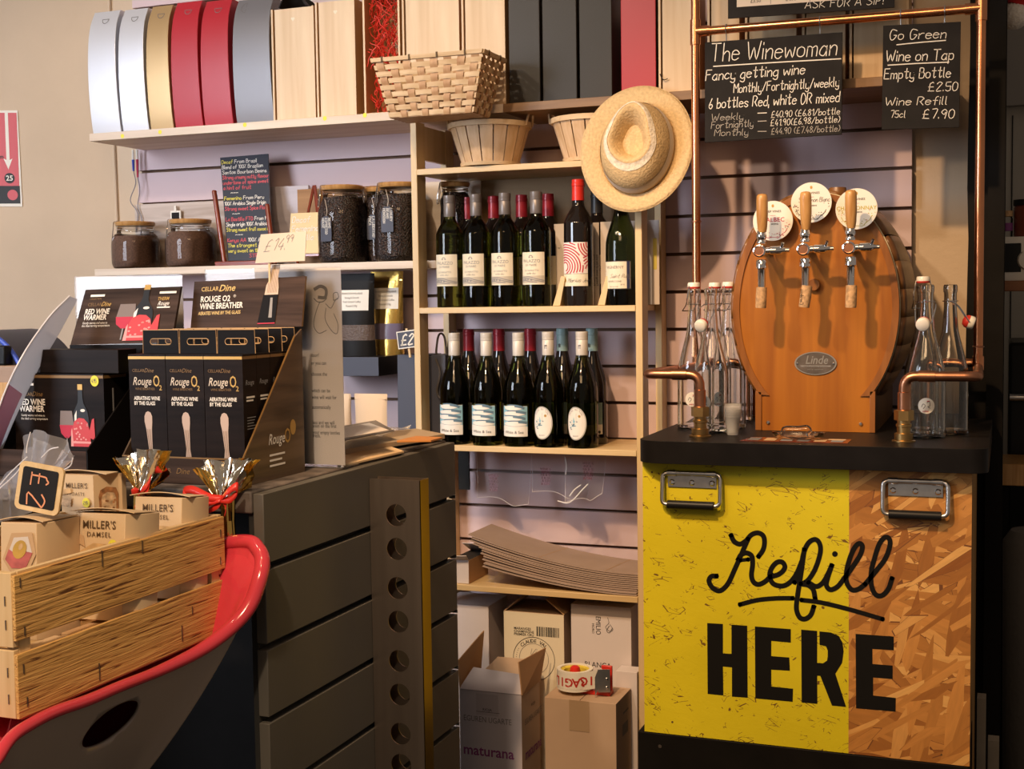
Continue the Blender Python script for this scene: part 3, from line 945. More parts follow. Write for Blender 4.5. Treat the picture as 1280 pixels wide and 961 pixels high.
strips, ups = MB(), MB()
rows = 8
for sd in range(4):
    nv = 8 if sd % 2 == 0 else 5
    e0, e1 = corner(sd, .5), corner(sd + 1, .5)
    nrm = (e1 - e0).cross(V((0, 0, 1))).normalized()
    for r in range(rows):
        v0, v1 = (r + .12) / rows * .9, (r + .84) / rows * .9
        pts = nv * 4
        vs = []
        for j in range(pts + 1):
            u = j / pts
            off = .0024 * math.sin(u * nv * PI * 1.0 + (PI if r % 2 else 0) + PI / 2 * 0)
            for v in (v0, v1):
                p = corner(sd, v) * (1 - u) + corner(sd + 1, v) * u + nrm * off
                vs.append(p)
        fs = [(2 * j, 2 * j + 2, 2 * j + 3, 2 * j + 1) for j in range(pts)]
        strips.add(vs, fs, chip)
        strips.add([p - nrm * .0009 for p in vs], [f[::-1] for f in fs], chip)
    for k in range(nv):
        u0, u1 = (k + .22) / nv, (k + .78) / nv
        vs = []
        for j in range(rows * 3 + 1):
            v = j / (rows * 3) * .97
            r = v / .9 * rows
            off = -.0024 * math.cos((r - .5) * PI) * (1 if k % 2 == 0 else -1)
            for u in (u0, u1):
                vs.append(corner(sd, v) * (1 - u) + corner(sd + 1, v) * u + nrm * off)
        fs = [(2 * j, 2 * j + 1, 2 * j + 3, 2 * j + 2) for j in range(rows * 3)]
        ups.add(vs, fs, chip2); ups.add([p - nrm * .0008 for p in vs], [f[::-1] for f in fs], chip2)
strips.build('woven_strips', t); ups.build('upright_splints', t)
mb = MB()
for sd in range(4):
    a, b = corner(sd, .93), corner(sd + 1, .93); c, d = corner(sd, 1), corner(sd + 1, 1)
    nrm = (b - a).cross(V((0, 0, 1))).normalized()
    o_ = nrm * .0045
    mb.hexa([a + o_, b + o_, b - o_, a - o_, c + o_, d + o_, d - o_, c - o_], chip)
mb.build('rim_band', t, 0.0008)
mb = MB()
for sd in range(4):
    k_ = 4 if sd % 2 == 0 else 2
    a, b = corner(sd, .965), corner(sd + 1, .965)
    nrm = (b - a).cross(V((0, 0, 1))).normalized(); e = (b - a).normalized()
    for k in range(k_):
        c = a + (b - a) * ((k + .4) / k_) + nrm * .0052
        mb = MB(); mb.box(-.0022, .0022, -.0012, .0012, -.007, .007, brown_print, Matrix.Translation(c) @ Matrix.Rotation(math.atan2(e.y, e.x), 4, 'Z')); mb.build('staple', t)
mb = MB(); mb.box(B0[0] + .002, B0[1] - .002, B0[2] + .002, B0[3] - .002, zb, zb + .003, chip2); mb.build('base', t)

# ---- straw hat hung on the unit's right upright
HC = at(796.5, 186, Y=-.285)
t = thing('straw_hat', 'straw trilby hat with pinched crown hung from the shelf unit', 'hat', (HC.x, HC.y, HC.z))
tilt = Matrix.Translation(HC) @ Matrix.Rotation(math.radians(-8), 4, 'X') @ Matrix.Rotation(math.radians(8), 4, 'Y')


def hat_pt(th, s):
    """th: angle in the brim plane (0 = right, 90 deg = up); s runs brim edge -> crown base -> ridge -> centre"""
    c, sn = math.cos(th), math.sin(th)
    ba, bb = .141, .157
    ca, cb = .092, .112
    ra = .060
    tear = 1 + .55 * max(0, sn) ** 3 - .06 * max(0, -sn)
    rr = .0575 * tear * (1 - .18 * abs(c) * max(0, sn))
    P0 = V((ba * c, 0 - .010 * (c * c) + .004 * sn, bb * sn))
    P1 = V((ca * c + .004, .0, cb * sn - .002))
    P2 = V((rr * c * .98 + .004, -.088 - .012 * sn, rr * sn * 1.02 + .000))
    P3 = V((.45 * rr * c + .004, -.055 - .004 * sn, .5 * rr * sn))
    if s < 1:
        q = s; return P0 * (1 - q) + P1 * q + V((0, -.003 * math.sin(PI * q), 0))
    if s < 2:
        q = s - 1
        return P1 * (1 - q) ** 2 + (P1 + V((P1.x * -.06, -.066, P1.z * -.06))) * 2 * q * (1 - q) + P2 * q * q
    q = s - 2
    return P2 * (1 - q) ** 2 + (P2 * .82 + V((0, -.088 * .18 - .012, 0))) * 2 * q * (1 - q) + P3 * q * q


SS = [0, .2, .4, .6, .8, 1, 1.08, 1.2, 1.35, 1.5, 1.65, 1.8, 1.9, 2.0, 2.12, 2.25, 2.4, 2.6, 2.8, 3.0]


def hat_part(s_list, mat, name, close=False, off=0.0):
    mb = MB(); nn = 72; vs = []
    for s in s_list:
        for k in range(nn):
            p = hat_pt(2 * PI * k / nn, s)
            vs.append(tilt @ (p + V((0, -off, 0)) + V((p.x, 0, p.z)).normalized() * off))
    fs = [(j * nn + k, (j + 1) * nn + k, (j + 1) * nn + (k + 1) % nn, j * nn + (k + 1) % nn) for j in range(len(s_list) - 1) for k in range(nn)]
    if close: fs.append(tuple(range((len(s_list) - 1) * nn, len(s_list) * nn)))
    mb.add(vs, fs, mat)
    o = mb.build(name, t, ang=60)
    return o


o = hat_part([0, .2, .4, .6, .8, 1.0], straw_m, 'brim'); md = o.modifiers.new('th', 'SOLIDIFY'); md.thickness = .0025
o = hat_part(SS[5:], straw_m, 'crown', True)
hat_part([1.10, 1.2, 1.3], paper_warm, 'hatband', off=.0012)
hat_part([1.84, 1.92, 2.0, 2.05, 2.09], straw_light, 'frayed_ridge', off=.0010)
mb = MB()
pts = [tilt @ (hat_pt(2 * PI * k / 96, .0) + V((0, -.0004, 0))) for k in range(96)]
mb.tube(pts, .0022, straw_m, 6, closed=True); mb.build('brim_edge', t)
mb = MB()   # open weave near the upper right of the brim and plaited chevrons
for k in range(420):
    th = random.uniform(0, 2 * PI); s = random.uniform(.08, .9)
    if k < 60: th = random.uniform(.15, 1.6); s = random.uniform(.15, .75)
    a = hat_pt(th, s); b = hat_pt(th + random.choice((-.05, .05)), min(.95, s + .10))
    f = [tilt @ (p + V((0, -.0016, 0))) for p in (a, b)]
    mb.tube(f, .0006 if k < 40 else .0005, brown_print if k < 40 else chip2 if k % 2 else straw_light, 4)
mb.build('weave_marks', t)
mb = MB(); mb.rod((HC.x, -.2515, HC.z + .06), (HC.x, -.262, HC.z + .06), .003, steel); tag(mb.build('hook'), 'small steel peg behind the straw hat', 'hook')

# ================================================================== coffee shelf on the left
ZC = 1.530
t = thing('coffee_shelf', 'pale wooden wall shelf carrying the coffee jars', 'shelf', (-2.03, -.1, 1.51))
mb = MB(); mb.box(-2.578, -1.4915, -.19, -.001, ZC - .021, ZC, oak_pale); mb.box(-1.4915, -1.381, -.156, -.0560, ZC - .021, ZC, oak_pale); mb.build('board', t, 0.001)

def lean_board(x0, x1, z1, mat, label, y=-.012, th=.010):
    mb = MB(); mb.box(x0, x1, y - th, y, ZC + .0003, z1, mat)
    return tag(mb.build('wood_board', bevel=.0008), label, 'board', None)

lean_board(-2.552, -2.02, 1.733, board_grey, 'grey weathered board behind the two ground coffee jars')
lean_board(-2.055, -1.925, 1.765, W('violet_grey_board', (.36, .32, .36), (.5, .45, .48), 'x', 20, .06), 'lilac grey board top showing right of the glossy menu board', -.024)
lean_board(-1.955, -1.655, 1.752, board_brown, 'warm brown board behind the small easel and bean jar', -.038)
lean_board(-1.653, -1.3815, 1.757, oak_pale, 'pale board behind the tall bean jars beside the shelf unit', -.012)


def wire_clamp(mb, c, rn, zl, a):
    """bail: loop over the lid edge on the camera-left side"""
    d = V((math.cos(a), math.sin(a), 0)); s_ = V((-d.y, d.x, 0))
    b = V(c) + d * (rn + .004)
    mb.tube(bend([b + V((0, 0, zl + .016)) - d * .012, b + V((0, 0, zl + .014)) + d * .004, b + V((0, 0, zl - .012)) + d * .006 + s_ * .010,
                  b + V((0, 0, zl - .045)) + d * .010 + s_ * .010, b + V((0, 0, zl - .045)) + d * .010 - s_ * .010,
                  b + V((0, 0, zl - .012)) + d * .006 - s_ * .010, b + V((0, 0, zl + .014)) + d * .003 - s_ * .001], .004, 3), .0014, chrome, 6)
    ring = [V(c) + V(((rn + .002) * math.cos(q), (rn + .002) * math.sin(q), zl - .010)) for q in [2 * PI * i / 28 for i in range(28)]]
    mb.tube(ring, .0013, chrome, 6, closed=True)


def coffee_jar(loc, label, R=.072, Hb=.098, Hn=.128, Rn=.055, fill=.10, content=coffee_ground, a=-2.45, hang=None, group=None):
    x, y, z = loc
    t = thing('storage_jar', label, 'jar', loc, 0, group)
    out = smooth([(0, .0), (R * .80, .0), (R * .97, .012), (R, .03), (R, Hb * .72), (R * .965, Hb * .9), (Rn + .006, Hb + .006), (Rn, Hn - .020), (Rn, Hn - .006), (Rn + .003, Hn)], 3)
    prof = [(p.x, p.y) for p in out]
    mb = MB(); mb.lathe(prof, jar_glass, loc, 36); mb.build('glass_jar', t, ang=60)
    mb = MB()
    cp = [(0, .0022)] + [(max(0, p.x - .0012), max(p.y, .0022)) for p in out if p.y < fill and p.x > .01]
    cp += [(cp[-1][0], fill), (0, fill + .003)]
    mb.lathe(cp, content, loc, 36); mb.build('coffee', t, ang=60)
    mb = MB(); mb.lathe([(0, Hn + .001), (Rn + .001, Hn + .001), (Rn + .004, Hn + .005), (Rn + .005, Hn + .011), (Rn + .002, Hn + .014), (0, Hn + .0145)], handle_oak, loc, 32); mb.build('wooden_lid', t)
    mb = MB(); wire_clamp(mb, loc, Rn, Hn, a); mb.build('wire_clamp', t)
    if hang:
        txt, aa, zz = hang
        c = V(loc) + V((math.cos(aa) * (R + .004), math.sin(aa) * (R + .004), zz))
        u = V((-math.sin(aa), math.cos(aa), 0))
        f = planar(c, u, (0, 0, 1), 0)
        mb = MB()
        mb.prism([(-.017, -.035), (.017, -.035), (.019, -.032), (.019, .02), (.008, .035), (-.008, .035), (-.019, .02), (-.019, -.032)], f, 0, .0012, bag_navy)
        g_ = planar(c, (0, 0, 1), -u, .0016)
        g2 = lambda p, q, h=0.0: f(q, -p, .0018)
        for i, s_ in enumerate(txt): mb.chalk(s_, g2, -.030, -.009 + .011 * i - .004, .0075, chalk, .0011, jit=.3)
        mb.build('chalk_tag', t)
        mb = MB(); top = c + V((0, 0, .032)); mb.tube(smooth([top, top + V((0, 0, .02)) + u * .004, top + V((0, 0, .05)) - u * .003], 4), .0009, paper_warm, 5); mb.build('tag_string', t)
    return t


g = 'ground coffee jars'
p = at(171, 331, Y=-.11); coffee_jar((p.x, -.112, ZC), 'squat glass jar of ground coffee nearest the shelf end', fill=.098)
p = at(240, 329, Y=-.11); coffee_jar((p.x, -.112, ZC), 'squat glass jar of ground coffee next to the glossy menu board', fill=.106, R=.076, Rn=.058)
KW = dict(R=.072, Hb=.165, Hn=.205, Rn=.056, fill=.185, content=coffee_bean)
p = at(431, 322, Y=-.11); coffee_jar((p.x, -.115, ZC), 'tall bean jar with slanting dark tag beside the gold card', hang=(('HOUSE', 'ESPRESSO', 'BEANS'), -1.75, .095), **KW)
p = at(502, 320, Y=-.11); coffee_jar((p.x, -.112, ZC), 'tall bean jar with dark tag against the shelf unit upright', hang=(('MONSOON', 'BEANS', 'LUXURY'), -1.62, .115), **KW)
p = at(476, 318, Y=-.06); KW2 = dict(KW); KW2.update(R=.040, Rn=.034, Hb=.16, Hn=.2)
coffee_jar((p.x, -.066, ZC), 'bean jar standing behind the two tall bean jars', hang=(('FINCA', 'LA LIBERTAD'), -1.5, .10), **KW2)
coffee_jar((-1.424, -.106, ZC), 'bean jar between the shelf unit uprights beside the first wine bottle', hang=(('KENYA', 'BEANS', 'SUMATRA'), -1.45, .10), **{**KW2, 'R': .042, 'Rn': .036})

# mini tag behind the second jar
p = at(218, 272, Y=-.04)
t = thing('mini_chalk_tag', 'tiny white framed chalk tag clipped behind the ground coffee jar', 'sign', (p.x, -.03, ZC))
mb = MB(); f = planar((p.x, -.034, p.z), (1, 0, 0), (0, 0, 1), 0)
mb.box(p.x - .019, p.x + .019, -.034, -.030, p.z - .024, p.z + .022, label_white); mb.rect(f, -.014, .014, -.018, .016, chalk_black, .0004); mb.build('framed_tag', t, .0008)
mb = MB(); mb.box(p.x - .003, p.x + .004, -.036, -.029, p.z + .018, p.z + .036, label_white); mb.box(p.x - .002, p.x + .002, -.032, -.030, ZC, p.z - .024, label_white); mb.build('peg', t)

# glossy menu board on a red-brown stand
b0, b1 = at(283, 324, Y=-.135), at(338, 320, Y=-.135)
t0, t1 = at(275, 197, Y=-.075), at(335, 192, Y=-.075)
bl = V((b0.x, -.128, ZC + .016)); br = V((b1.x, -.128, ZC + .016)); tl = V((t0.x, -.075, t0.z)); tr = V((t1.x, -.075, t1.z))
t = thing('menu_board', 'glossy slate coffee menu board on a red-brown stand with coloured chalk lines', 'menu board', ((bl.x + br.x) / 2, -.1, ZC))
uu = (br - bl).normalized(); vv = (tl - bl); bh = vv.length; vv = vv.normalized(); bw = (br - bl).length
vv = (vv - uu * vv.dot(uu)).normalized()
nn = uu.cross(vv)
mb = MB(); mb.hexa([bl, br, br - nn * .005, bl - nn * .005, tl, tr, tr - nn * .005, tl - nn * .005], glass_board)
f = planar(bl, (br - bl), (tl - bl), .0005)
rowsT = [('Decaf', chalk_y, ' From Brazil', chalk), ('Blend of 100% Brazilian', chalk), ('Santos Bourbon Beans', chalk), ('Strong creamy nutty flavour', chalk_r), ('undertone of spice sweet', chalk_r),
         ('a hint of fruit', chalk_r), ('     ~~~', chalk), ('Femenino', chalk_y, ' From Peru', chalk), ('100% Arabica Single Origin', chalk), ('Strong sweet Spice Floral', chalk_r), ('     ~~~', chalk),
         ('La Bastilla FTO', chalk_r, ' From Nic', chalk), ('Single origin 100% Arabica', chalk), ('Strong sweet fruit cocoa nut', chalk_y), ('      ~~~', chalk), ('Kenya AA', chalk_r, ' 100% Arab', chalk),
         ('The strongest coffee', chalk_y), ('very sweet on the palate', chalk_y), ('               STR', chalk_r)]
for i, r in enumerate(rowsT):
    y = bh * (.955 - .0505 * i) - .006
    xx = .004
    for j in range(0, len(r), 2):
        nchar = sum(len(r[k]) for k in range(0, len(r), 2))
        xx = mb.chalk(r[j], f, xx, y, .0108, r[j + 1], .0016, sx=min(1.1, .93 * bw / (nchar * .0098 / 9 * 5.4)), jit=.35)
mb.build('board', t, .0006)
for (a, b) in (((271, 240), (281, 326)), ((337, 257), (343, 326))):
    A, B = at(*a, Y=-.10), at(*b, Y=-.136)
    B = V((B.x, -.136, ZC + .004)); A = V((A.x, -.113, A.z))
    mb = MB(); mb.tube([B, A], .0075, mahogany, 12); mb.lathe([(0.0075, 0), (.006, .004), (0, .0055)], mahogany, A, 12); mb.build('stand_rail', t)
mb = MB(); mb.box(bl.x - .030, br.x + .012, -.152, -.118, ZC + .0003, ZC + .014, mahogany); mb.build('stand_foot', t, .002)

# mini easel with gold card
t = thing('mini_easel', 'little red-brown easel holding a gold card with pale handwriting', 'easel', (at(385, 300, Y=-.1).x, -.1, ZC))
ap = at(394, 232, Y=-.065); ap.y = -.07
l0, l1 = at(372, 322, Y=-.10), at(410, 322, Y=-.10)
for e, y_ in ((l0, -.102), (l1, -.102), (V(((l0.x + l1.x) / 2 + .01, -.06, ZC)), -.062)):
    mb = MB(); mb.tube([V((e.x, y_, ZC + .004)), ap + V(((e.x - ap.x) * .03, 0, 0))], .0042, mahogany, 6); mb.build('leg', t)
mb = MB(); mb.box(l0.x - .006, l1.x + .006, -.128, -.096, ZC + .022, ZC + .030, mahogany); mb.build('ledge', t, .001)
a, b = at(362, 306, Y=-.115), at(408, 252, Y=-.115)
mb = MB(); f = planar((a.x, -.122, ZC + .031), (1, 0, 0), (0, .16, 1), .0)
cw, chh = b.x - a.x + .012, b.z - a.z
mb.prism([(0, 0), (cw, 0), (cw, chh), (0, chh)], f, -.0015, 0, M('gold_brown_card', (.62, .44, .21), .45, 0.15))
for i, s_ in enumerate(('Decaf', 'Femenino', 'Bastilla')):
    mb.chalk(s_, f, .006, chh - .028 - .026 * i, .017, chalk, .0022, sx=1.05, h=.0006)
mb.build('card', t)

# cords with two pens hanging from the wall shelf
for nm, px, col_, zlen, lab in (('pen', 166, M('blue_plastic', (.02, .06, .42), .35), .035, 'blue pen hanging on a grey cord under the wall shelf'),
                                ('pen', 171, M('pink_red_plastic', (.50, .03, .08), .35), .055, 'pinkish red pen hanging beside the blue one')):
    A = at(px, 184, Y=-.03)
    t = thing(nm, lab, 'pen', (A.x, -.03, A.z - .3))
    mb = MB(); top = V((A.x, -.03, 1.901)); mb.tube([top - V((0, 0, .03)), top - V((0, 0, .03 + zlen))], [.0045, .003], col_, 8); mb.tube([top, top - V((0, 0, .03))], .0038, label_white, 8); mb.build('pen_barrel', t)
    mb = MB(); q = top - V((0, 0, .03 + zlen))
    mb.tube(smooth([q, q + V((.006, 0, -.04)), q + V((-.004 - .012 * (px == 166), 0, -.09)), q + V((.008, .002, -.13)), q + V((-.002, .004, -.19))], 5), .0016, M('grey_cord', (.25, .23, .25), .6), 5); mb.build('cord', t)

# red poster on the left wall
def lw(px, py, off=.003):
    p = at(px, py, plane=(LW[0] + LW[1] * off, LW[1])); return p
A, B, C_, D = lw(-40, 258), lw(28, 258), lw(25, 138), lw(-42, 138)
t = thing('poster', 'red and black poster with white down arrow on the left wall', 'poster', tuple(A))
u = (B - A).normalized(); v = V((0, 0, 1)); f = planar(A, u, v, 0)
pw, ph = (B - A).length, (C_ - B).length
mb = MB(); mb.prism([(0, 0), (pw, 0), (pw - .004, ph), (-.004, ph)], f, -.002, 0, label_white); mb.build('white_border', t)
mb = MB(); k = pw / 68.0
red_p = M('coral_red_print', (.55, .05, .06), .45)
mb.rect(f, .006, pw - 2.8 * k, ph * .215, ph * .975, red_p, .0006); mb.rect(f, .006, pw - 2.2 * k, ph * .03, ph * .215, ink, .0006)
ax = pw - (28 - 12.5) * k
mb.rect(f, ax - 2 * k, ax + 2 * k, ph * .47, ph * .99, label_white, .001)
mb.poly([(ax, ph * .385), (ax - 5.5 * k, ph * .50), (ax, ph * .475), (ax + 5.5 * k, ph * .50)], f, label_white, .001)
mb.disc(f, ax + 1 * k, ph * .295, 6.5 * k, 6.5 * k, ink, .001); mb.text('25', f, ax + 1 * k, ph * .27, 9 * k, label_white, .02, al='CENTER', h=.0014)
mb.text('from', f, ax - 12 * k, ph * .5, 7 * k, ink, .02, al='CENTER', h=.0014)
mb.disc(f, ax + 4 * k, ph * .12, 6.5 * k, 6.5 * k, red_p, .001)
mb.build('print', t)

# ================================================================== goods under the coffee shelf
t = thing('display_ledge', 'dark blue-grey ledge holding two coffee pouches under the coffee shelf', 'shelf', (-1.66, -.14, 1.24))
a = at(425, 446, Y=-.23); b = at(473, 446, Y=-.23); lo = at(450, 470, Y=-.23).z; ztop = a.z
mb = MB(); mb.box(a.x - .12, b.x, -.23, -.0008, lo, ztop, bag_navy, mats=[bag_navy, black_top, bag_navy, black_top, bag_navy, bag_navy]); mb.build('ledge_body', t, .001)


def pouch(px0, px1, ptop, zb, y, mat, label, band=None, lab=True, th=.05, group=None):
    x0, x1 = at(px0, 400, Y=y - th / 2).x, at(px1, 400, Y=y - th / 2).x
    zt = at((px0 + px1) / 2, ptop, Y=y).z
    xm, wd, H = (x0 + x1) / 2, (x1 - x0), zt - zb
    t = thing('coffee_pouch', label, 'pouch', (xm, y, zb), 0, group)

    def shape(u, v, sg):
        e = math.sin(PI * u) ** .55
        thick = th / 2 * (1 - v ** 1.6) * e
        pinch = 1 - .05 * math.sin(PI * v)
        return V((xm + (u - .5) * wd * pinch, y + sg * (thick + .0014), zb + H * v))
    mb = MB()
    n1, n2 = 14, 16
    ring = []
    for v in range(n2 + 1):
        for k in range(2 * n1):
            u = k / n1 if k < n1 else (2 * n1 - k) / n1
            ring.append(shape(u, v / n2, -1 if k < n1 else 1))
    N_ = 2 * n1
    fs = [(j * N_ + k, j * N_ + (k + 1) % N_, (j + 1) * N_ + (k + 1) % N_, (j + 1) * N_ + k) for j in range(n2) for k in range(N_)]
    fs += [tuple(range(N_))[::-1], tuple(range(n2 * N_, n2 * N_ + N_))]
    b_ = len(mb.v); mb.v += ring
    for f_ in fs:
        mb.f.append([b_ + i for i in f_])
        v_ = (f_[0] // N_) / n2
        mb.m.append(mb._mi(band if band and .18 < v_ < .36 else mat))
    mb.build('pouch_body', t, ang=70)
    mb = MB(); mb.box(xm - wd * .48, xm + wd * .48, y - .0034, y + .0034, zb + H * .885, zb + H * .9, mat); mb.build('zip_seal', t)
    if lab:
        fl = lambda p, q, h=0.0: shape(.5 + p / wd, q / H, -1) + V((0, -.0012 - h, 0))
        mb = MB(); W_ = wd * .40
        mb.add([fl(-W_ + W_ * 2 * i / 8, H * (.55 + .25 * j / 4)) for j in range(5) for i in range(9)], [(j * 9 + i, j * 9 + i + 1, (j + 1) * 9 + i + 1, (j + 1) * 9 + i) for j in range(4) for i in range(8)], label_white)
        for i, s_ in enumerate(('MONSOON MALABAR', 'Strong & Smooth', 'Fresh Ground Coffee', 'Roasted 250g')):
            mb.text(s_, fl, 0, H * (.745 - .05 * i), .0085, ink_soft, al='CENTER', h=.0006, sx=.8)
        mb.build('label', t)
    return t


pouch(412, 464, 342, ztop, -.145, bag_black, 'matt black coffee pouch with white label on the dark ledge', M('dark_window_band', (.10, .065, .05), .35, bump=.8, bs=200))
pouch(460, 500, 339, ztop, -.085, bag_gold, 'crinkled gold coffee pouch beside the black one on the ledge', M('violet_window_band', (.16, .13, .20), .3))

# price tag clipped near the upright
p = at(508, 424, Y=-.262)
t = thing('price_tag', 'small white edged chalk price tag hiding behind the shelf unit upright', 'price tag', (p.x, -.23, ztop))
q = at(502, 424, Y=-.21)
mb = MB(); Rm = Matrix.Translation((q.x + .018, -.21, q.z)) @ Matrix.Rotation(math.radians(-7), 4, 'Y')
mb.box(-.030, .030, -.003, 0, -.024, .024, label_white, Rm); mb.box(-.027, .027, -.0036, -.003, -.021, .021, bag_navy, Rm)
f = lambda a, b, h=0.0: Rm @ V((a, -.0040 - h, b)); mb.chalk('£2', f, -.020, -.014, .028, chalk, .004, slant=.2)
mb.build('tag_board', t, .001)
mb = MB(); mb.box(-.003, .003, .0, .004, -.05, .03, birch, Rm); mb.build('peg', t)

# navy bag with rope handles behind the upright
x0, x1 = at(501, 500, Y=-.12).x, at(551, 500, Y=-.12).x
t = thing('paper_gift_bag', 'navy paper gift bag with dark rope handles behind the shelf unit upright', 'gift bag', (-1.45, -.12, 1.03))
ztp = at(540, 443, Y=-.16).z
mb = MB()
x0, x1 = -1.575, -1.4905
mb.hexa([V((x0, -.185, 1.05)), V((x1, -.185, 1.05)), V((x1, -.06, 1.05)), V((x0, -.06, 1.05)), V((x0, -.18, ztp)), V((x1, -.18, ztp)), V((x1, -.07, ztp)), V((x0, -.07, ztp))], bag_navy)
mb.hexa([V((-1.4715, -.185, 1.0345)), V((-1.432, -.185, 1.0345)), V((-1.432, -.062, 1.0345)), V((-1.4715, -.062, 1.0345)), V((-1.4715, -.18, ztp)), V((-1.430, -.18, ztp)), V((-1.430, -.07, ztp)), V((-1.4715, -.07, ztp))], bag_navy)
mb.box(-1.4925, -1.470, -.18, -.062, 1.05, ztp - .004, bag_navy)
mb.build('bag_body', t, .001)
rope = M('dark_rope', (.07, .06, .055), .8, bump=.6, bs=300)
for y_ in (-.165, -.085):
    mb = MB(); mb.tube(smooth([V((-1.465, y_, ztp - .004)), V((-1.458, y_, ztp + .045)), V((-1.448, y_, ztp + .058)), V((-1.437, y_, ztp + .044)), V((-1.432, y_, ztp - .004))], 5), .003, rope, 6); mb.build('rope_handle', t)
mb = MB(); mb.tube(smooth([V((-1.455, -.187, ztp - .01)), V((-1.442, -.19, ztp - .05)), V((-1.452, -.19, ztp - .10)), V((-1.437, -.19, ztp - .12)), V((-1.432, -.188, ztp - .09))], 5), .003, rope, 6); mb.build('rope_handle', t)

# ================================================================== wine bottles
def bottle_parts(t, prof, capz, glass, cap, cap_mat, labels, R, H):
    x, y, z = t.location
    mb = MB(); mb.lathe(prof, glass, (x, y, z), 32); mb.build('bottle_glass', t, ang=60)
    mb = MB(); mb.lathe(cap, cap_mat, (x, y, z), 24); mb.build('capsule', t, ang=40)
    for fn in labels:
        mb = MB(); fn(mb, x, y, z); mb.build('label', t)


def bordeaux(H=.300, R=.0372):
    s = H / .300
    return [(p.x, p.y) for p in smooth([(0, .006), (R * .6, .002), (R * .92, 0), (R, .006), (R, .10 * s), (R, .186 * s), (R * .96, .200 * s), (R * .74, .218 * s), (R * .48, .232 * s), (.0150, .245 * s), (.0138, .27 * s), (.0138, .29 * s), (0, .29 * s)], 3)]


def burgundy(H=.298, R=.0405):
    s = H / .298
    return [(p.x, p.y) for p in smooth([(0, .006), (R * .6, .002), (R * .93, 0), (R, .007), (R, .08 * s), (R, .138 * s), (R * .95, .160 * s), (R * .78, .185 * s), (R * .57, .208 * s), (R * .42, .232 * s), (.0146, .25 * s), (.0138, .286 * s), (0, .288 * s)], 3)]


def screwcap(H, L_=.057):
    return [(.0156, H - L_), (.0160, H - L_ + .001), (.0158, H - .022), (.0155, H - .0215), (.0162, H - .020), (.0162, H - .016), (.0156, H - .0155), (.0160, H - .0145), (.0160, H - .001), (.0150, H), (0, H)]


def capsule(H, L_=.060):
    return [(.0162, H - L_), (.0156, H - .030), (.0155, H - .018), (.0167, H - .017), (.0167, H - .010), (.0157, H - .009), (.0157, H - .001), (.0147, H), (0, H)]


def lab_palazzo(mb, x, y, z):
    f = cyl(x, y, z, .0373)
    mb.rect(f, -.0385, .0335, .056, .140, label_cream, 0, 16)
    mb.text('PALAZZO', f, -.003, .113, .0120, pencil, al='CENTER', sx=.92, h=.0005); mb.text('DI MARE', f, -.003, .104, .0082, pencil, al='CENTER', h=.0005)
    mb.text('CATARRATTO', f, -.003, .0905, .0062, pencil, al='CENTER', h=.0005); mb.chalk('sicilia doc', f, -.016, .083, .005, pencil, .0005, h=.0005)
    mb.ring(f, -.003, .127, .0035, .0055, pencil, h=.0005, n=10, a0=0, a1=PI); mb.rect(f, -.0095, .0035, .1255, .127, pencil, h=.0005)
    mb.rect(f, -.0385, .0335, .060, .079, M_SKETCH, h=.0003, n=16)
    for q in ([(-.036, .074), (-.010, .0765), (.010, .071), (.033, .066)], [(-.034, .070), (-.012, .0725), (.008, .067), (.031, .063)], [(-.037, .0655), (-.02, .0665), (-.006, .0635), (.012, .0625)]):
        mb.ribbon(smooth(q, 4), .0022, f, pencil, h=.0006)
    for q in ((-.03, .068), (-.022, .0695), (-.014, .0690), (-.005, .068)):
        mb.rect(f, q[0], q[0] + .005, q[1] - .002, q[1] + .0035, pencil, h=.0007)


M_SKETCH = M('grey_sketch_band', (.52, .46, .36), .6)


def lab_swirl(mb, x, y, z):
    f = cyl(x, y, z, .0383)
    mb.rect(f, -.041, .036, .082, .162, M_SW, 0, 18)
    for k in range(9):
        r = .012 + .0068 * k
        for cx_, cz_, a0, a1 in ((-.030, .100, -1.2, 2.2),):
            n_ = 30; P_ = [(cx_ + r * math.cos(a0 + (a1 - a0) * i / n_), cz_ + r * math.sin(a0 + (a1 - a0) * i / n_) * .95) for i in range(n_ + 1)]
            seg = []
            for q in P_:
                if -.0405 <= q[0] <= .018 + (q[1] - .09) * -.35 + .01 and .083 <= q[1] <= .1615: seg.append(V((q[0], q[1], 0)))
                else:
                    if len(seg) > 2: mb.ribbon(seg, .0030, f, label_red, h=.0005)
                    seg = []
            if len(seg) > 2: mb.ribbon(seg, .0030, f, label_red, h=.0005)
    for (cx_, cz_) in ((.048, .158), (.046, .092)):
        for k in range(9):
            r = .010 + .0068 * k; seg = []
            for i in range(41):
                a = 2 * PI * i / 40; q = (cx_ + r * math.cos(a), cz_ + r * math.sin(a))
                if q[0] <= .0355 and .083 <= q[1] <= .1615 and q[0] > .018 + (q[1] - .09) * -.35 + .012 and (abs(q[1] - cz_) < .038): seg.append(V((q[0], q[1], 0)))
                else:
                    if len(seg) > 2: mb.ribbon(seg, .0030, f, label_red, h=.0005)
                    seg = []
            if len(seg) > 2: mb.ribbon(seg, .0030, f, label_red, h=.0005)
    mb.disc(f, -.030, .100, .009, .010, label_white, h=.0007, rings=3)
    mb.rect(f, -.041, .036, .050, .081, label_cream, 0, 18)
    mb.chalk('Marius Jean', f, -.020, .060, .010, ink, .0007, slant=.35, h=.0005); mb.disc(f, -.030, .065, .0045, .005, gold_print, h=.0005)


M_SW = M('pink_white_label', (.80, .72, .66), .6)


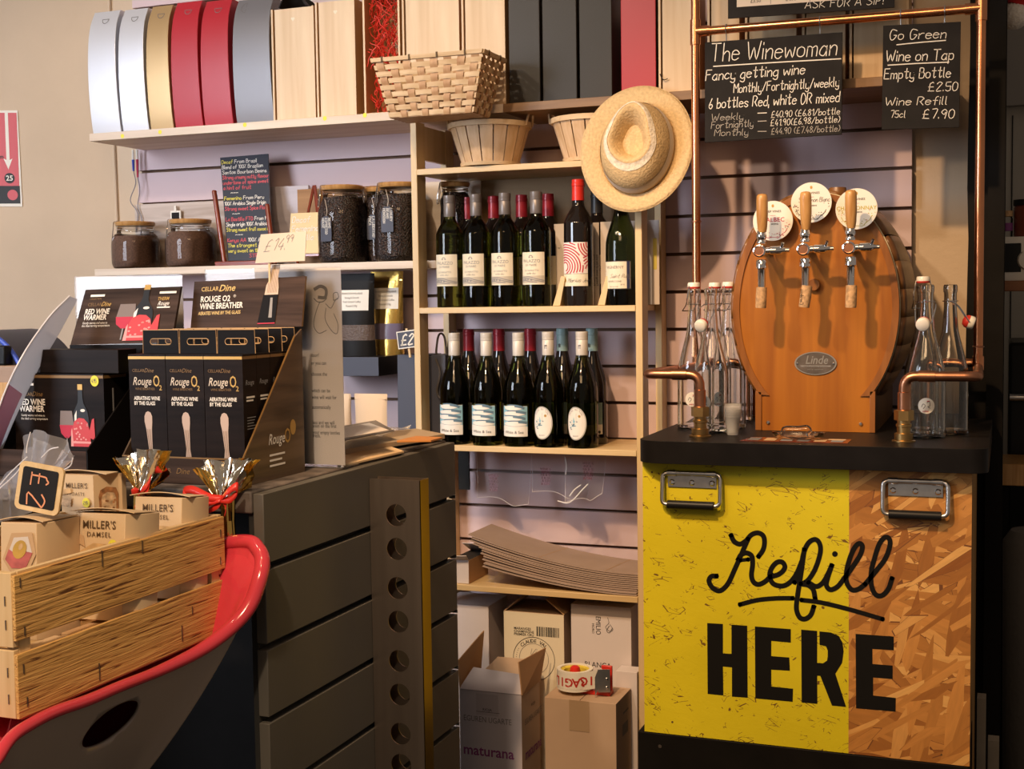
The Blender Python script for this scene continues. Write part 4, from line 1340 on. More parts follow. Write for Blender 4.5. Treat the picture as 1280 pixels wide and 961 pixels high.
def lab_erny(mb, x, y, z):
    f = cyl(x, y, z, .0410)
    mb.rect(f, -.042, .036, .040, .112, label_cream, 0, 18)
    for a in ((-.042, .036, .040, .042), (-.042, .036, .110, .112), (.034, .036, .04, .112)): mb.rect(f, *a, ink, h=.0004, n=16)
    mb.rect(f, .024, .033, .042, .110, M('label_navy', (.03, .035, .09), .6), h=.0004, n=3)
    mb.text('VIGNERNY', f, -.008, .092, .0105, ink_soft, al='CENTER', sx=.95, h=.0005); mb.chalk('Saint Rully', f, -.020, .069, .009, ink_soft, .0007, slant=.3, h=.0005)
    mb.text('BOURGOGNE', f, -.008, .058, .006, ink_soft, al='CENTER', h=.0005); mb.text('2018', f, .008, .05, .005, ink_soft, h=.0005); mb.text('Mis en bouteille', f, -.01, .0455, .0038, ink_soft, al='CENTER', h=.0005)


def lab_sea(mb, x, y, z):
    f = cyl(x, y, z, .0406)
    mb.rect(f, -.044, .036, .026, .106, label_white, 0, 18)
    mb.rect(f, -.044, .036, .046, .105, label_blue, h=.0003, n=16)
    for (zc, s_, off) in ((.101, .9, .010), (.086, 1.1, .006), (.073, 1.15, -.004), (.059, 1.2, .008)):
        up_ = []; dn = []
        for i in range(15):
            q = i / 14; xx = -.044 + .002 + off + (q) * .066 * s_
            if xx > .0355: break
            w_ = .0075 * math.sin(PI * min(1, q * .93 + .07)) ** .7
            up_.append((xx, zc + w_)); dn.append((xx, zc - w_ * .8))
        mb.band(f, [(max(-.0435, p[0]), p[1]) for p in up_], [(max(-.0435, p[0]), p[1]) for p in dn], label_white, .0006)
        mb.ribbon([V((p[0], p[1] + .001, 0)) for p in up_[3:]], .0030, f, label_slate, h=.0009); mb.band(f, [(p[0], p[1] + .0012) for p in up_[8:]], [(p[0], p[1] - .0045) for p in up_[8:]], label_slate, .0008)
        mb.ribbon([V((p[0], p[1], 0)) for p in dn], .0007, f, label_slate, h=.0009)
    mb.rect(f, -.044, .036, .027, .052, label_white, h=.0005, n=16)
    mb.add([f(-.044 + .08 * i / 16, .052 + (.007 * math.sin(PI * i / 16) if j else 0), .0006) for j in (0, 1) for i in range(17)], [(i, i + 1, 18 + i, 17 + i) for i in range(16)], label_white)
    mb.text('White & Sea', f, -.002, .034, .0105, ink, al='CENTER', h=.001)


def lab_oval(mb, x, y, z):
    f = cyl(x, y, z, .0406)
    mb.disc(f, -.006, .064, .0285, .043, label_white, n=40, rings=8)
    mb.ring(f, -.006, .064, .0262, .0272, pencil, h=.0004, n=40, ry=1.55)
    for i, ch in enumerate('CLOS DU TUE'):
        a = math.radians(140 - i * 10.0); xx, zz = -.006 + .022 * math.cos(a), .064 + .034 * math.sin(a)
        mb.text(ch, f, xx, zz, .006, ink_soft, al='CENTER', h=.0005)
    mb.text('BLANC', f, -.006, .030, .005, ink_soft, al='CENTER', h=.0005); mb.disc(f, .004, .083, .0035, .0035, gold_print, h=.0005, n=10)
    for k in range(26):
        a = random.uniform(0, 2 * PI); r = random.uniform(0, 1)
        mb.disc(f, -.012 + .013 * r * math.cos(a) * 1.1, .060 + .013 * r * math.sin(a), random.uniform(.001, .003), random.uniform(.001, .002), label_slate if k % 3 else label_blue, h=.0005 + k * .00001, n=7)
    mb.poly([(-.014, .066), (-.008, .066), (-.011, .082)], f, label_blue, .0009); mb.rect(f, -.0045, -.004, .068, .09, pencil, h=.0005)


def lab_teal(mb, x, y, z):
    f = cyl(x, y, z, .0406)
    mb.rect(f, -.040, .040, .052, .110, label_teal, 0, 16); mb.rect(f, -.040, .040, .026, .052, label_white, 0, 16)
    mb.disc(f, .030, .032, .004, .004, ink, h=.0005, n=12)


def lab_back(mb, x, y, z):
    f = cyl(x, y, z, .0373); mb.rect(f, -.036, .036, .056, .132, label_cream, 0, 14)
    for k in range(30):
        a = random.uniform(0, 2 * PI); r = random.uniform(.2, 1) * .016
        mb.disc(f, .006 + r * math.cos(a), .098 + r * math.sin(a), .0016, .0012, gold_dim if k % 2 else ink_soft, h=.0005, n=6)


def lab_none(mb, x, y, z):
    f = cyl(x, y, z, .0406); mb.rect(f, -.036, .036, .03, .105, label_cream, 0, 14)


def lab_fill(r, z0, z1):
    return None


def make(loc, name, label, kind, glass, capf, capm, lab, R, H, group, extra=None):
    t = thing('wine_bottle', label, 'wine bottle', loc, 0, group)
    prof = bordeaux(H, R) if kind == 'b' else burgundy(H, R)
    bottle_parts(t, prof, None, glass, capf, capm, [lab], R, H)
    if extra:
        mb = MB(); extra(mb, *loc); mb.build('capsule_mark', t)
    return t


Z1, Z2 = SH[2] + .0003, SH[3] + .0003
X_ = lambda px, y, py=330: at(px, py, Y=y).x
# upper row, front: four cream labels
G1 = 'cream label white wines on the upper bottle shelf'
src = make((X_(563, -.205), -.205, Z1), 'w', 'first cream label white wine bottle, beside the left upright', 'b', green_glass, screwcap(.298), cap_grey, lab_palazzo, .0372, .298, G1)
names = ['second cream label white wine bottle from the left upright', 'third cream label white wine bottle, between the second and fourth', 'fourth cream label white wine bottle, next to the wooden card block']
for px, nm in zip((596, 632, 671), names):
    dup(src, (X_(px, -.205), -.205, Z1), 0, nm)
G2 = 'red capsule bottles behind the cream labels'
src = make((X_(585, -.112, 250), -.112, Z1), 'r', 'red capsule wine bottle behind the first and second cream labels', 'b', black_glass, capsule(.299), cap_red, lab_back, .0372, .299, G2)
for px, nm in zip((617, 652, 685), ('red capsule wine bottle behind the second and third cream labels', 'red capsule wine bottle behind the third and fourth cream labels', 'red capsule wine bottle at the right end of the rear row')):
    dup(src, (X_(px, -.112, 250), -.112, Z1), 0, nm)
make((X_(723.5, -.205), -.205, Z1), 's', 'tall red wine bottle with bright red capsule and swirling label', 'b', black_glass, capsule(.324, .054), cap_bright, lab_swirl, .0382, .324, None)
make((X_(746, -.085, 260), -.085, Z1), 'k', 'black capsule bottle standing behind the white tasting cards', 'b', black_glass, capsule(.302, .058), cap_black, lab_back, .0372, .302, None)
make((X_(777, -.205), -.205, Z1), 'e', 'sloping shouldered wine bottle with navy striped label under the hat', 'g', dark_olive, capsule(.312, .05), cap_black, lab_erny, .0409, .312, None)
# lower row
G3 = 'fish label white wines on the lower bottle shelf'
src = make((X_(569, -.205, 500), -.205, Z2), 'f', 'first fish label wine bottle, nearest the left upright', 'g', pale_green_glass, screwcap(.298, .066), cap_white, lab_sea, .0405, .298, G3)
for px, nm in zip((609, 649), ('middle one of the three fish label wine bottles', 'third fish label wine bottle, beside the oval labels')):
    dup(src, (X_(px, -.21, 500), -.21, Z2), 0, nm)
G4 = 'oval label white wines on the lower bottle shelf'


def capmark(mb, x, y, z):
    f = cyl(x, y, z, .0160, .0004); mb.rect(f, -.005, .002, .262, .266, ink_soft, n=3); mb.rect(f, -.005, -.0035, .256, .262, ink_soft, n=1); mb.rect(f, -.0025, .002, .257, .259, ink_soft, n=2)


src = make((X_(686, -.21, 500), -.21, Z2), 'o', 'oval label white wine bottle beside the fish label bottles', 'g', pale_green_glass, screwcap(.300, .066), cap_white, lab_oval, .0405, .300, G4, capmark)
dup(src, (X_(728, -.21, 500), -.21, Z2), 0, 'oval label white wine bottle at the right end of the front row')
G5 = 'red capsule bottles on the lower shelf'
src = make((X_(586, -.110, 440), -.110, Z2), 'rr', 'red capsule bottle behind the first and second fish labels', 'g', black_glass, capsule(.306), cap_red, lab_none, .0405, .306, G5)
for px, nm in zip((624, 663), ('red capsule bottle behind the second and third fish labels', 'red capsule bottle behind the third fish label and first oval label')):
    dup(src, (X_(px, -.11, 440), -.11, Z2), 0, nm)
G6 = 'teal capsule bottles on the lower shelf'


def capnum(mb, x, y, z):
    f = cyl(x, y, z, .0163, .0004); mb.text('8', f, -.003, .256, .014, ink, .02, al='CENTER')


src = make((X_(703, -.110, 440), -.110, Z2), 'tt', 'teal capsule bottle half hidden between the two oval labels', 'g', black_glass, capsule(.306), cap_teal, lab_teal, .0405, .306, G6, capnum)
dup(src, (X_(740, -.112, 440), -.112, Z2), 0, 'teal capsule bottle at the right end of the rear row')

# card blocks and tasting cards
for px, gx, lab in ((691, 0, 'slanted wooden block between the last cream label and the swirl label'), (747, 1, 'slanted wooden block beside the navy striped label bottle')):
    P0 = [at(px, 382, Y=-.235), at(px + 9, 382, Y=-.235), at(px + 15.5, 346, Y=-.235), at(px + 10.5, 345, Y=-.235)]
    zz = [Z1, Z1, P0[2].z, P0[3].z]
    mb = MB(); mb.prism([(p.x, z) for p, z in zip(P0, zz)], lambda a, b, h: V((a, h, b)), -.155, -.235, birch)
    tag(mb.build('card_block', bevel=.0006), lab, 'wooden block')
for (p0, p1, pt, y, lab) in ((693, 749, 279, -.136, 'white tasting card behind the swirl label bottle'), (751, 824, 276, -.146, 'white tasting card behind the navy striped label bottle')):
    xa, xb = at(p0, 330, Y=y).x, at(p1, 330, Y=y).x
    zt_ = at((p0 + p1) / 2, pt, Y=y).z
    mb = MB(); f = planar((xa, y, Z1), (1, 0, 0), (0, 0, 1), 0); wd_ = xb - xa
    mb.prism([(0, 0), (wd_, 0), (wd_, zt_ - Z1), (0, zt_ - Z1)], f, -.0014, 0, paper)
    g_ = lambda a, b, h=0.0: f(wd_ * .0 + b, a, .0006)
    if p0 == 751:
        for k in range(4): mb.text('Tasting notes of the wine', g_, .05, -(.012 + .009 * k), .008, ink, .01)
        mb.rect(f, wd_ - .016, wd_ - .006, .09, .17, M('pale_yellow_print', (.72, .62, .14), .7), .0006)
    else:
        mb.text('w', f, .01, .15, .01, ink_soft, h=.0006)
        for k in range(3): mb.text('Notes', g_, .05, -(wd_ - .03 + .009 * k), .008, ink, .01)
    tag(mb.build('tasting_card'), lab, 'card')

# ================================================================== clear bags hung under the third shelf
def hang_bag(pts, y, lab, print_at=None):
    P_ = [at(px, py, Y=y) for px, py in pts]
    n_ = len(P_)
    zt_ = 1.018
    t = thing('clear_bag', lab, 'plastic bag', (sum(p.x for p in P_) / n_, y, min(p.z for p in P_)), 0, 'clear plastic bags hung under the shelf')
    xl, xr = P_[0].x, P_[1].x
    zl, zr = P_[2].z, P_[3].z

    def fn(u, v):
        x = xl + (xr - xl) * u + .012 * (1 - v) * math.sin(5 * u)
        zb_ = zl + (zr - zl) * u + .006 * math.sin(7 * u)
        return V((x, y + .008 * math.sin(6 * u + 3 * v) * (1 - v) + .004, zb_ + (zt_ - zb_) * v))
    mb = MB(); mb.grid(fn, 18, 10, cello); mb.grid(lambda u, v: fn(u, v) + V((0, .007 * math.sin(PI * u) + .001, 0)), 18, 10, cello)
    mb.build('film', t, ang=80)
    ed = M('film_edge', (.80, .76, .80), .15, alpha=.7) if 'film_edge' not in bpy.data.materials else bpy.data.materials['film_edge']
    mb = MB(); mb.tube([fn(i / 24, 0) for i in range(25)], .0009, ed, 5); mb.tube([fn(0, i / 10) for i in range(11)], .0007, ed, 5); mb.tube([fn(1, i / 10) for i in range(11)], .0006, ed, 5)
    mb.build('folded_edge', t)
    if print_at:
        c = at(*print_at, Y=y - .012); f = planar(c, (1, 0, 0), (0, 0, 1), 0)
        rp = M('faint_red_print', (.34, .03, .08), .7, alpha=.55) if 'faint_red_print' not in bpy.data.materials else bpy.data.materials['faint_red_print']
        mb = MB()
        for k in range(6):
            wd_ = .020 - .0025 * abs(k - 2.5)
            mb.text('WINE & GIN SHOP'[k:k + 6], f, 0, .012 - .008 * k, .009, rp, .03, al='CENTER')
        mb.build('red_print', t)


hang_bag([(595, 568), (664, 568), (588, 622), (655, 632)], -.10, 'clear plastic bag with red print nearest the dark strap', (617, 601))
hang_bag([(664, 570), (738, 570), (661, 615), (737, 624)], -.13, 'clear plastic bag with red print in the middle', (682, 593))
hang_bag([(705, 572), (757, 572), (696, 628), (772, 620)], -.16, 'crumpled clear bag with bright glints at the right', (735, 586))
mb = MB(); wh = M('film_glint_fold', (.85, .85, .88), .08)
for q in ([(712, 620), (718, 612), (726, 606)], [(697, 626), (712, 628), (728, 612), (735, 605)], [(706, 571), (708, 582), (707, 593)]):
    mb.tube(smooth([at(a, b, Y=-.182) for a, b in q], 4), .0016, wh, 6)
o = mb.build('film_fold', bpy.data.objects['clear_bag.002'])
p0, p1 = at(573, 568, Y=-.05), at(587, 612, Y=-.05)
mb = MB(); mb.box(p0.x, p1.x, -.052, -.046, p1.z, 1.0183, dark_gap); tag(mb.build('dark_strap'), 'broad black strap hanging under the shelf behind the grey counter', 'strap')

# ================================================================== shelf 4: small box and flattened carriers
t = thing('small_carton', 'small opened white carton at the left end of the lowest shelf', 'box', (-1.35, -.18, SH[4]))
x0, x1 = at(572, 720, Y=-.24).x, at(586, 720, Y=-.24).x
zt_ = at(580, 700, Y=-.24).z; z0 = SH[4] + .0003
mb = MB(); mb.box(x0 - .02, x1, -.24, -.10, z0, zt_, carton_white, mats=[carton_white, dark_in, carton_white, carton_in, carton_white, carton_white]); mb.build('box_body', t, .0008)
mb = MB()
mb.hexa([V((x0 - .01, -.241, zt_)), V((x1, -.241, zt_)), V((x1, -.238, zt_)), V((x0 - .01, -.238, zt_)), V((x0 - .025, -.262, zt_ + .012)), V((x1 + .002, -.262, zt_ + .016)), V((x1 + .002, -.259, zt_ + .017)), V((x0 - .025, -.259, zt_ + .013))], carton_white)
mb.build('flap', t)
mb = MB(); mb.hexa([V((x0 - .02, -.102, zt_)), V((x1, -.102, zt_)), V((x1, -.10, zt_)), V((x0 - .02, -.10, zt_)), V((x0 - .02, -.16, zt_ + .03)), V((x1 + .03, -.16, zt_ + .03)), V((x1 + .03, -.158, zt_ + .031)), V((x0 - .02, -.158, zt_ + .031))], carton_white); mb.build('flap', t)

XA, XB = at(611, 700, Y=-.2).x, XR - PW - .004
for k in range(11):
    y0, y1 = -.246 + .0025 * k + (.012 if k > 1 else 0), -.04
    base = SH[4] + .0034 + k * .0046
    lift = .050 + .0030 * k
    xa = XA - .0035 * k + (.006 if k % 2 else 0) - (.02 if k > 6 else 0); xb = XB - .002 * (k % 3)
    mb = MB()
    mb.slab(lambda u, v: V((xa + (xb - xa) * u, y0 + (y1 - y0) * v, base + lift * max(0, 1 - u * 1.06) ** 1.75 + .004 * math.sin(u * 3) * (v - .3) * .2)), 22, 2, .0026, kraft_grey)
    if k == 10:
        for u0, u1 in ((.42, .425), (.80, .805)):
            f_ = lambda u, v: V((xa + (xb - xa) * u, y0 + (y1 - y0) * v, base + .0006 + lift * max(0, 1 - u * 1.06) ** 1.75 + .004 * math.sin(u * 3) * (v - .3) * .2))
            mb.grid(lambda a, b: f_(u0 + .004 * a + .05 * b, b), 1, 6, carton_in)
    lab = 'flattened kraft bottle carriers stacked and curling up on the lowest shelf'
    if k == 10: lab = 'topmost flattened kraft carrier curling up on the lowest shelf'
    if k == 0: lab = 'bottom flattened kraft carrier poking forward on the lowest shelf'
    tag(mb.build('flat_carrier', ang=30), lab, 'flat cardboard', 'flattened kraft carriers')

# ================================================================== cartons under the unit
def carton_box(name_lab, x0, x1, y0, y1, zt_, front, side, prints=None, rprints=None, tape=False, open_=False, group='wine cartons under the shelf unit'):
    t = thing('carton', name_lab, 'box', ((x0 + x1) / 2, (y0 + y1) / 2, 0.0), 0, group)
    mb = MB()
    if open_:
        k_ = .004
        mb.box(x0, x1, y0, y0 + k_, .0005, zt_, front, mats=[front, carton_in, front, side, carton_in, front]); mb.box(x0, x1, y1 - k_, y1, .0005, zt_, carton_in)
        mb.box(x0, x0 + k_, y0 + k_, y1 - k_, .0005, zt_, carton_in); mb.box(x1 - k_, x1, y0 + k_, y1 - k_, .0005, zt_, side, mats=[side, carton_in, side, side, side, carton_in])
        mb.box(x0 + k_, x1 - k_, y0 + k_, y1 - k_, .05, .06, carton_in)
    else:
        mb.box(x0, x1, y0, y1, .0005, zt_, front, mats=[front, side, front, side, side, side])
    f = planar((x0, y0, zt_), (1, 0, 0), (0, 0, 1), .0006)
    fr = planar((x1, y0, zt_), (0, 1, 0), (0, 0, 1), .0006)
    if prints: prints(mb, f, x1 - x0)
    if rprints: rprints(mb, fr, y1 - y0)
    mb.build('box_body', t, .001)
    if tape:
        mb = MB(); wd_ = x1 - x0; mb.rect(f, wd_ * .35, wd_ * .63, -.078, .0, tape_m, .0004); mb.build('packing_tape', t)
    return t


def pr_mat(mb, f, wd_):
    mb.text('RIOJA', f, wd_ * .45, -.050, .010, ink, al='CENTER'); mb.rect(f, wd_ * .27, wd_ * .65, -.0535, -.0525, ink)
    mb.text('EGUREN UGARTE', f, wd_ * .45, -.080, .021, ink_soft, al='CENTER', sx=.80)
    mb.text('maturana', f, wd_ * .46, -.168, .038, purple_ink, .018, al='CENTER', sx=.98)
    mb.rect(f, wd_ * .27, wd_ * .63, -.062, -.006, M('grey_tape', (.47, .43, .48), .3), -.0002)


def pr_matr(mb, f, d_):
    g_ = f
    mb.text('RIOJA', g_, d_ * .62, -.05, .012, ink, al='CENTER'); mb.text('EGUREN UGARTE', g_, d_ * .62, -.085, .022, ink_soft, al='CENTER', sx=.72)
    mb.text('maturana', g_, d_ * .6, -.175, .038, purple_ink, .02, al='CENTER', sx=.85)


xa, xb = at(575, 900, Y=-.40).x, at(652, 900, Y=-.40).x
zt_ = at(612, 865, Y=-.40).z
t = carton_box('opened lilac white wine carton with purple lettering', xa, xb, -.40, -.262, zt_, carton_lilac, carton, pr_mat, pr_matr, open_=True)
def flap(t, P4, mat, mat2, th=.003):
    P4 = [V(p) for p in P4]; n_ = (P4[1] - P4[0]).cross(P4[3] - P4[0]).normalized() * th
    mb = MB(); mb.hexa([p for p in P4] + [p + n_ for p in P4], mat, [mat, mat2, mat2, mat2, mat2, mat2]); mb.build('flap', t)
fr_ = [V((xb, -.40, zt_)), V((xb, -.262, zt_))]
flap(t, [fr_[0], fr_[1], fr_[1] + V((.012, .012, .085)), fr_[0] + V((-.004, -.01, .088))], carton, carton_in)
flap(t, [V((xa, -.40, zt_)), V((xa, -.262, zt_)), V((xa + .012, -.262, zt_ + .12)), V((xa - .004, -.40, zt_ + .075))], carton_in, carton_in)
flap(t, [V((xa, -.40, zt_)), V((xb, -.40, zt_)), V((xb - .012, -.355, zt_ + .038)), V((xa + .022, -.355, zt_ + .046))], carton_lilac, carton_lilac)
flap(t, [V((xa, -.262, zt_)), V((xb, -.262, zt_)), V((xb - .006, -.250, zt_ + .05)), V((xa + .05, -.252, zt_ + .05))], carton_in, carton)

xa, xb = at(681, 900, Y=-.40).x, at(770, 900, Y=-.40).x
ztk = at(730, 876, Y=-.40).z


def pr_kr(mb, f, d_):
    mb.rect(f, d_ * .4, d_ * .75, -.10, -.07, ink_soft); mb.rect(f, d_ * .45, d_ * .8, -.045, -.04, ink_soft)


t = carton_box('closed brown carton carrying the tape dispenser', xa, xb, -.40, -.262, ztk, carton, carton, None, pr_kr, tape=True)
mb = MB(); xm = (xa + xb) / 2; mb.box(xm - .0006, xm + .0006, -.399, -.264, ztk, ztk + .0005, dark_in); mb.build('lid_seam', t)
KX0, KX1 = xa, xb


def pr_claude(mb, f, wd_):
    for i, s_ in enumerate(('MARANGES', 'CHAMPAGNE', 'PREMIER CRU')): mb.text(s_, f, wd_ * .17, -.048 - .008 * i, .0095, ink, .012)
    x = wd_ * .55
    while x < wd_ * .92:
        b_ = random.choice((.0012, .002, .003)); mb.rect(f, x, x + b_, -.062, -.036, ink); x += b_ + random.choice((.0012, .0018))
    cx_, cy_ = wd_ * .5, -.125
    mb.ring(f, cx_, cy_, .058, .0595, ink, n=48); mb.ring(f, cx_, cy_, .041, .042, ink_soft, n=40)
    s_ = 'CLAUDE VAL'
    for i, ch in enumerate(s_):
        a = math.radians(133 - i * 9.6); c, sn = math.cos(a), math.sin(a)
        g_ = lambda p, q, h=0.0, a=a: f(cx_ + .0485 * math.cos(a) + p * math.cos(a - PI / 2) - q * math.sin(a - PI / 2), cy_ + .0485 * math.sin(a) + p * math.sin(a - PI / 2) + q * math.cos(a - PI / 2), h)
        mb.text(ch, g_, 0, -.004, .0135, ink, .01, al='CENTER')
    mb.chalk('Vin', f, cx_ - .014, -.115, .018, ink_soft, .001, slant=.3)
    for a in range(150, 215, 7): mb.disc(f, cx_ + .05 * math.cos(math.radians(a)), cy_ + .05 * math.sin(math.radians(a)), .001, .001, ink, n=6)


def pr_em(mb, f, wd_):
    g_ = lambda p, q, h=0.0: f(q + wd_ * .42, -p - .028, h)
    mb.text('EMILIO', g_, 0, 0, .019, ink, al='LEFT', sx=.85); mb.text('MORO', g_, .02, -.011, .009, ink)
    g2 = lambda p, q, h=0.0: f(q + wd_ * .58, -p - .03, h)
    mb.ribbon(smooth([(0, .006), (.014, .009), (.026, .0), (.036, .012), (.03, .02), (.018, .012)], 4), .0016, g2, ink_soft); mb.ribbon(smooth([(.022, .01), (.034, .003), (.04, .01), (.028, .018)], 4), .0022, g2, ink_soft)
    mb.text('BLANCA', f, wd_ * .22, -.165, .020, ink, sx=.95)


carton_box('plain grey-white carton behind the opened lilac carton', -1.452, at(611, 800, Y=-.2).x, -.20, -.06, at(600, 757, Y=-.2).z, carton_white, carton_white)
tc = carton_box('cream carton printed with a large round stamp', at(630, 800, Y=-.2).x, at(705, 800, Y=-.2).x, -.20, -.05, at(668, 766, Y=-.2).z, label_cream, carton, pr_claude)
xa, xb = at(630, 800, Y=-.2).x, at(705, 800, Y=-.2).x; zc_ = at(668, 766, Y=-.2).z
flap(tc, [V((xa, -.20, zc_)), V((xa, -.05, zc_)), V((xa + .045, -.05, zc_ + .034)), V((xa + .04, -.20, zc_ + .034))], carton, carton)
flap(tc, [V((xb, -.20, zc_)), V((xb, -.05, zc_)), V((xb - .055, -.05, zc_ + .038)), V((xb - .05, -.20, zc_ + .038))], carton, kraft)
carton_box('white carton printed with a vine sprig against the right upright', at(714, 800, Y=-.2).x, at(789, 800, Y=-.2).x, -.20, -.05, at(750, 757, Y=-.2).z, carton_white, carton_white, pr_em)
tg = carton_box('tall white box end at the foot of the right upright', at(772, 900, Y=-.245).x, -.8755, -.258, -.205, at(780, 838, Y=-.25).z, carton_white, carton_white)

# tape dispenser
c = at(719, 852, Y=-.335); c.z = ztk
t = thing('tape_dispenser', 'red tape dispenser with white and red fragile tape on the brown carton', 'tape dispenser', (c.x, -.335, ztk))
R_ = .046; h0, h1 = .012, .062
cc = V((c.x, -.335, ztk))
mb = MB(); mb.lathe([(R_ * .80, h0), (R_, h0), (R_, h1), (R_ * .80, h1), (R_ * .80, h0)], label_white, cc, 40)
f = cyl(cc.x, cc.y, cc.z, R_)
red_t = bpy.data.materials['red_rubber_seal']
mb.rect(f, -.075, .072, h0 + .007, h1 - .014, label_white, 0, 24)
g_ = lambda p, q, h=0.0: f(-p, -q, h)
for i, ch in enumerate('FRAGILE'):
    mb.text(ch, g_, -.054 + .0185 * i, -(h1 - .015) + 0, .031, red_t, .02, al='CENTER', h=.0006)
mb.build('tape_roll', t)
mb = MB(); mb.lathe([(R_ * .62, h0 + .002), (R_ * .795, h0 + .002), (R_ * .795, h1 - .003), (R_ * .62, h1 - .006), (R_ * .62, h0 + .002)], M('yellow_core', (.70, .55, .06), .6, var=.3, vs=60), cc, 32); mb.build('cardboard_core', t)
mb = MB(); mb.lathe([(0, h1 - .008), (.014, h1 - .008), (.012, h1 + .002), (.006, h1 + .006), (0, h1 + .006)], cap_bright, cc, 16); mb.lathe([(0, .0003), (.022, .0003), (.022, h0 + .001), (0, h0 + .001)], carton_in, cc, 16); mb.build('hub', t)
mb = MB(); mb.box(cc.x + .01, cc.x + .095, cc.y - .012, cc.y + .022, ztk + .0004, ztk + .012, cap_bright); mb.box(cc.x + .070, cc.x + .098, cc.y - .002, cc.y + .006, ztk + .012, ztk + .075, cap_bright)
mb.build('frame', t, .002)
mb = MB()
Rm = Matrix.Translation((cc.x + .066, cc.y - .030, ztk)) @ Matrix.Rotation(.35, 4, 'Z')
mb.hexa([Rm @ V(q) for q in ((-.004, -.002, .002), (.004, -.002, .022), (.004, 0, .022), (-.004, 0, .002), (-.004, -.002, .052), (.004, -.002, .072), (.004, 0, .072), (-.004, 0, .052))], steel)
mb.box(.004, .034, -.002, 0, .014, .072, steel, Rm)
for q in (.026, .048): mb.lathe([(0, .003), (.003, .002), (.0035, 0)], chrome, Rm @ V((.026, -.002, q)), 8, Matrix.Rotation(.35, 4, 'Z') @ Matrix.Rotation(PI / 2, 4, 'X'))
mb.build('blade_plate', t)
mb = MB(); a_ = cc + V((R_ * .5, -R_ * .86, 0)); b_ = cc + V((.074, -.006, 0))
mb.add([a_ + V((0, 0, h0 + .004)), b_ + V((0, 0, h0 + .008)), b_ + V((0, 0, h1 + .006)), a_ + V((0, 0, h1 - .002))], [(0, 1, 2, 3)], label_white)
f = planar(a_ + V((0, 0, 0)), b_ - a_, (0, 0, 1), .0008)
for i, ch in enumerate('GI'): mb.text(ch, lambda p, q, h=0.0: f(-p, -q, h), -.012 - .020 * i, -(h1 - .012), .031, red_t, .02, al='CENTER')
mb.build('tape_end', t)

# ================================================================== refill station
YP = -.74; ZT = 1.12
xl, xr = -.7255, -.0605
zpt, zpb = 1.072, at(1010, 936, Y=YP).z
t = thing('refill_cabinet', 'tall bar cabinet with yellow and chipboard front lettered Refill HERE', 'cabinet', ((xl + xr) / 2, -.4, 0))
xs = at(1061, 760, Y=YP).x
OSB_Y, OSB_N = osb('yellow_painted_flakeboard', True), osb('bare_flakeboard', False)
ply_edge = W('flakeboard_edge', (.20, .09, .015), (.46, .24, .06), 'z', 60, .02, .6)
mb = MB()
mb.box(xl, xs, YP, YP + .018, zpb, zpt, OSB_Y, mats=[ply_edge, ply_edge, OSB_Y, ply_edge, ply_edge, ply_edge])
mb.box(xs, xr, YP, YP + .018, zpb, zpt, OSB_N, mats=[ply_edge, ply_edge, OSB_N, ply_edge, ply_edge, ply_edge])
PL = lambda a, b, h=0.0: at(a, b, Y=YP) + V((0, -.0005 - h, 0))
cr = lambda p: (870 + p[0] / 3.559, 640 + p[1] / 3.559)
letter = M('black_stencil_paint', (.007, .0065, .006), .75, spec=.15)
wd = 22 / 3.559
refill = [
    [(156, 103), (170, 130), (196, 142), (222, 127), (246, 101), (275, 92), (299, 105), (305, 135), (298, 168), (278, 197)],
    [(232, 118), (205, 180), (172, 255), (142, 318), (108, 349), (76, 338), (58, 308), (68, 286), (92, 284)],
    [(188, 210), (200, 190), (224, 181), (248, 195), (252, 232), (247, 280), (256, 310), (278, 321), (308, 308), (338, 278)],
    [(196, 214), (232, 210)],
    [(330, 288), (372, 274), (395, 247), (385, 223), (360, 223), (336, 250), (328, 285), (344, 318), (385, 328), (420, 310), (448, 272), (470, 220)],
    [(438, 312), (462, 272), (478, 185), (500, 137), (530, 121), (550, 140), (553, 180), (532, 248), (503, 297), (480, 315)],
    [(482, 165), (466, 280), (452, 370), (447, 430), (462, 468), (487, 474), (511, 456), (524, 420)],
    [(466, 318), (500, 325), (522, 346), (530, 384)],
    [(500, 312), (535, 330), (565, 312), (590, 268), (604, 236)],
    [(604, 236), (586, 290), (580, 324), (597, 344), (628, 332), (658, 296), (700, 238), (732, 186), (740, 150), (725, 139), (705, 158), (684, 206), (670, 262), (670, 310), (692, 344), (722, 342), (752, 320)],
    [(752, 320), (800, 262), (842, 206), (862, 150), (860, 119), (840, 112), (815, 142), (794, 205), (780, 262), (780, 322), (798, 365), (827, 370), (855, 342), (872, 294)],
    [(196, 410), (270, 391), (350, 383), (430, 382)],
    [(470, 390), (560, 402), (690, 434), (830, 475)]]
for i, st in enumerate(refill):
    mb.ribbon(smooth([cr(p) for p in st], 6), wd * (.72 if i == 3 else .9 if i >= 11 else 1.0), PL, letter, h=.00004 * i)
    for e in (st[0], st[-1]): mb.disc(PL, *cr(e), wd * .46, wd * .46, letter, h=.00004 * i, n=12)
mb.disc(PL, *cr((618, 186)), 3.6, 3.6, letter, n=16)
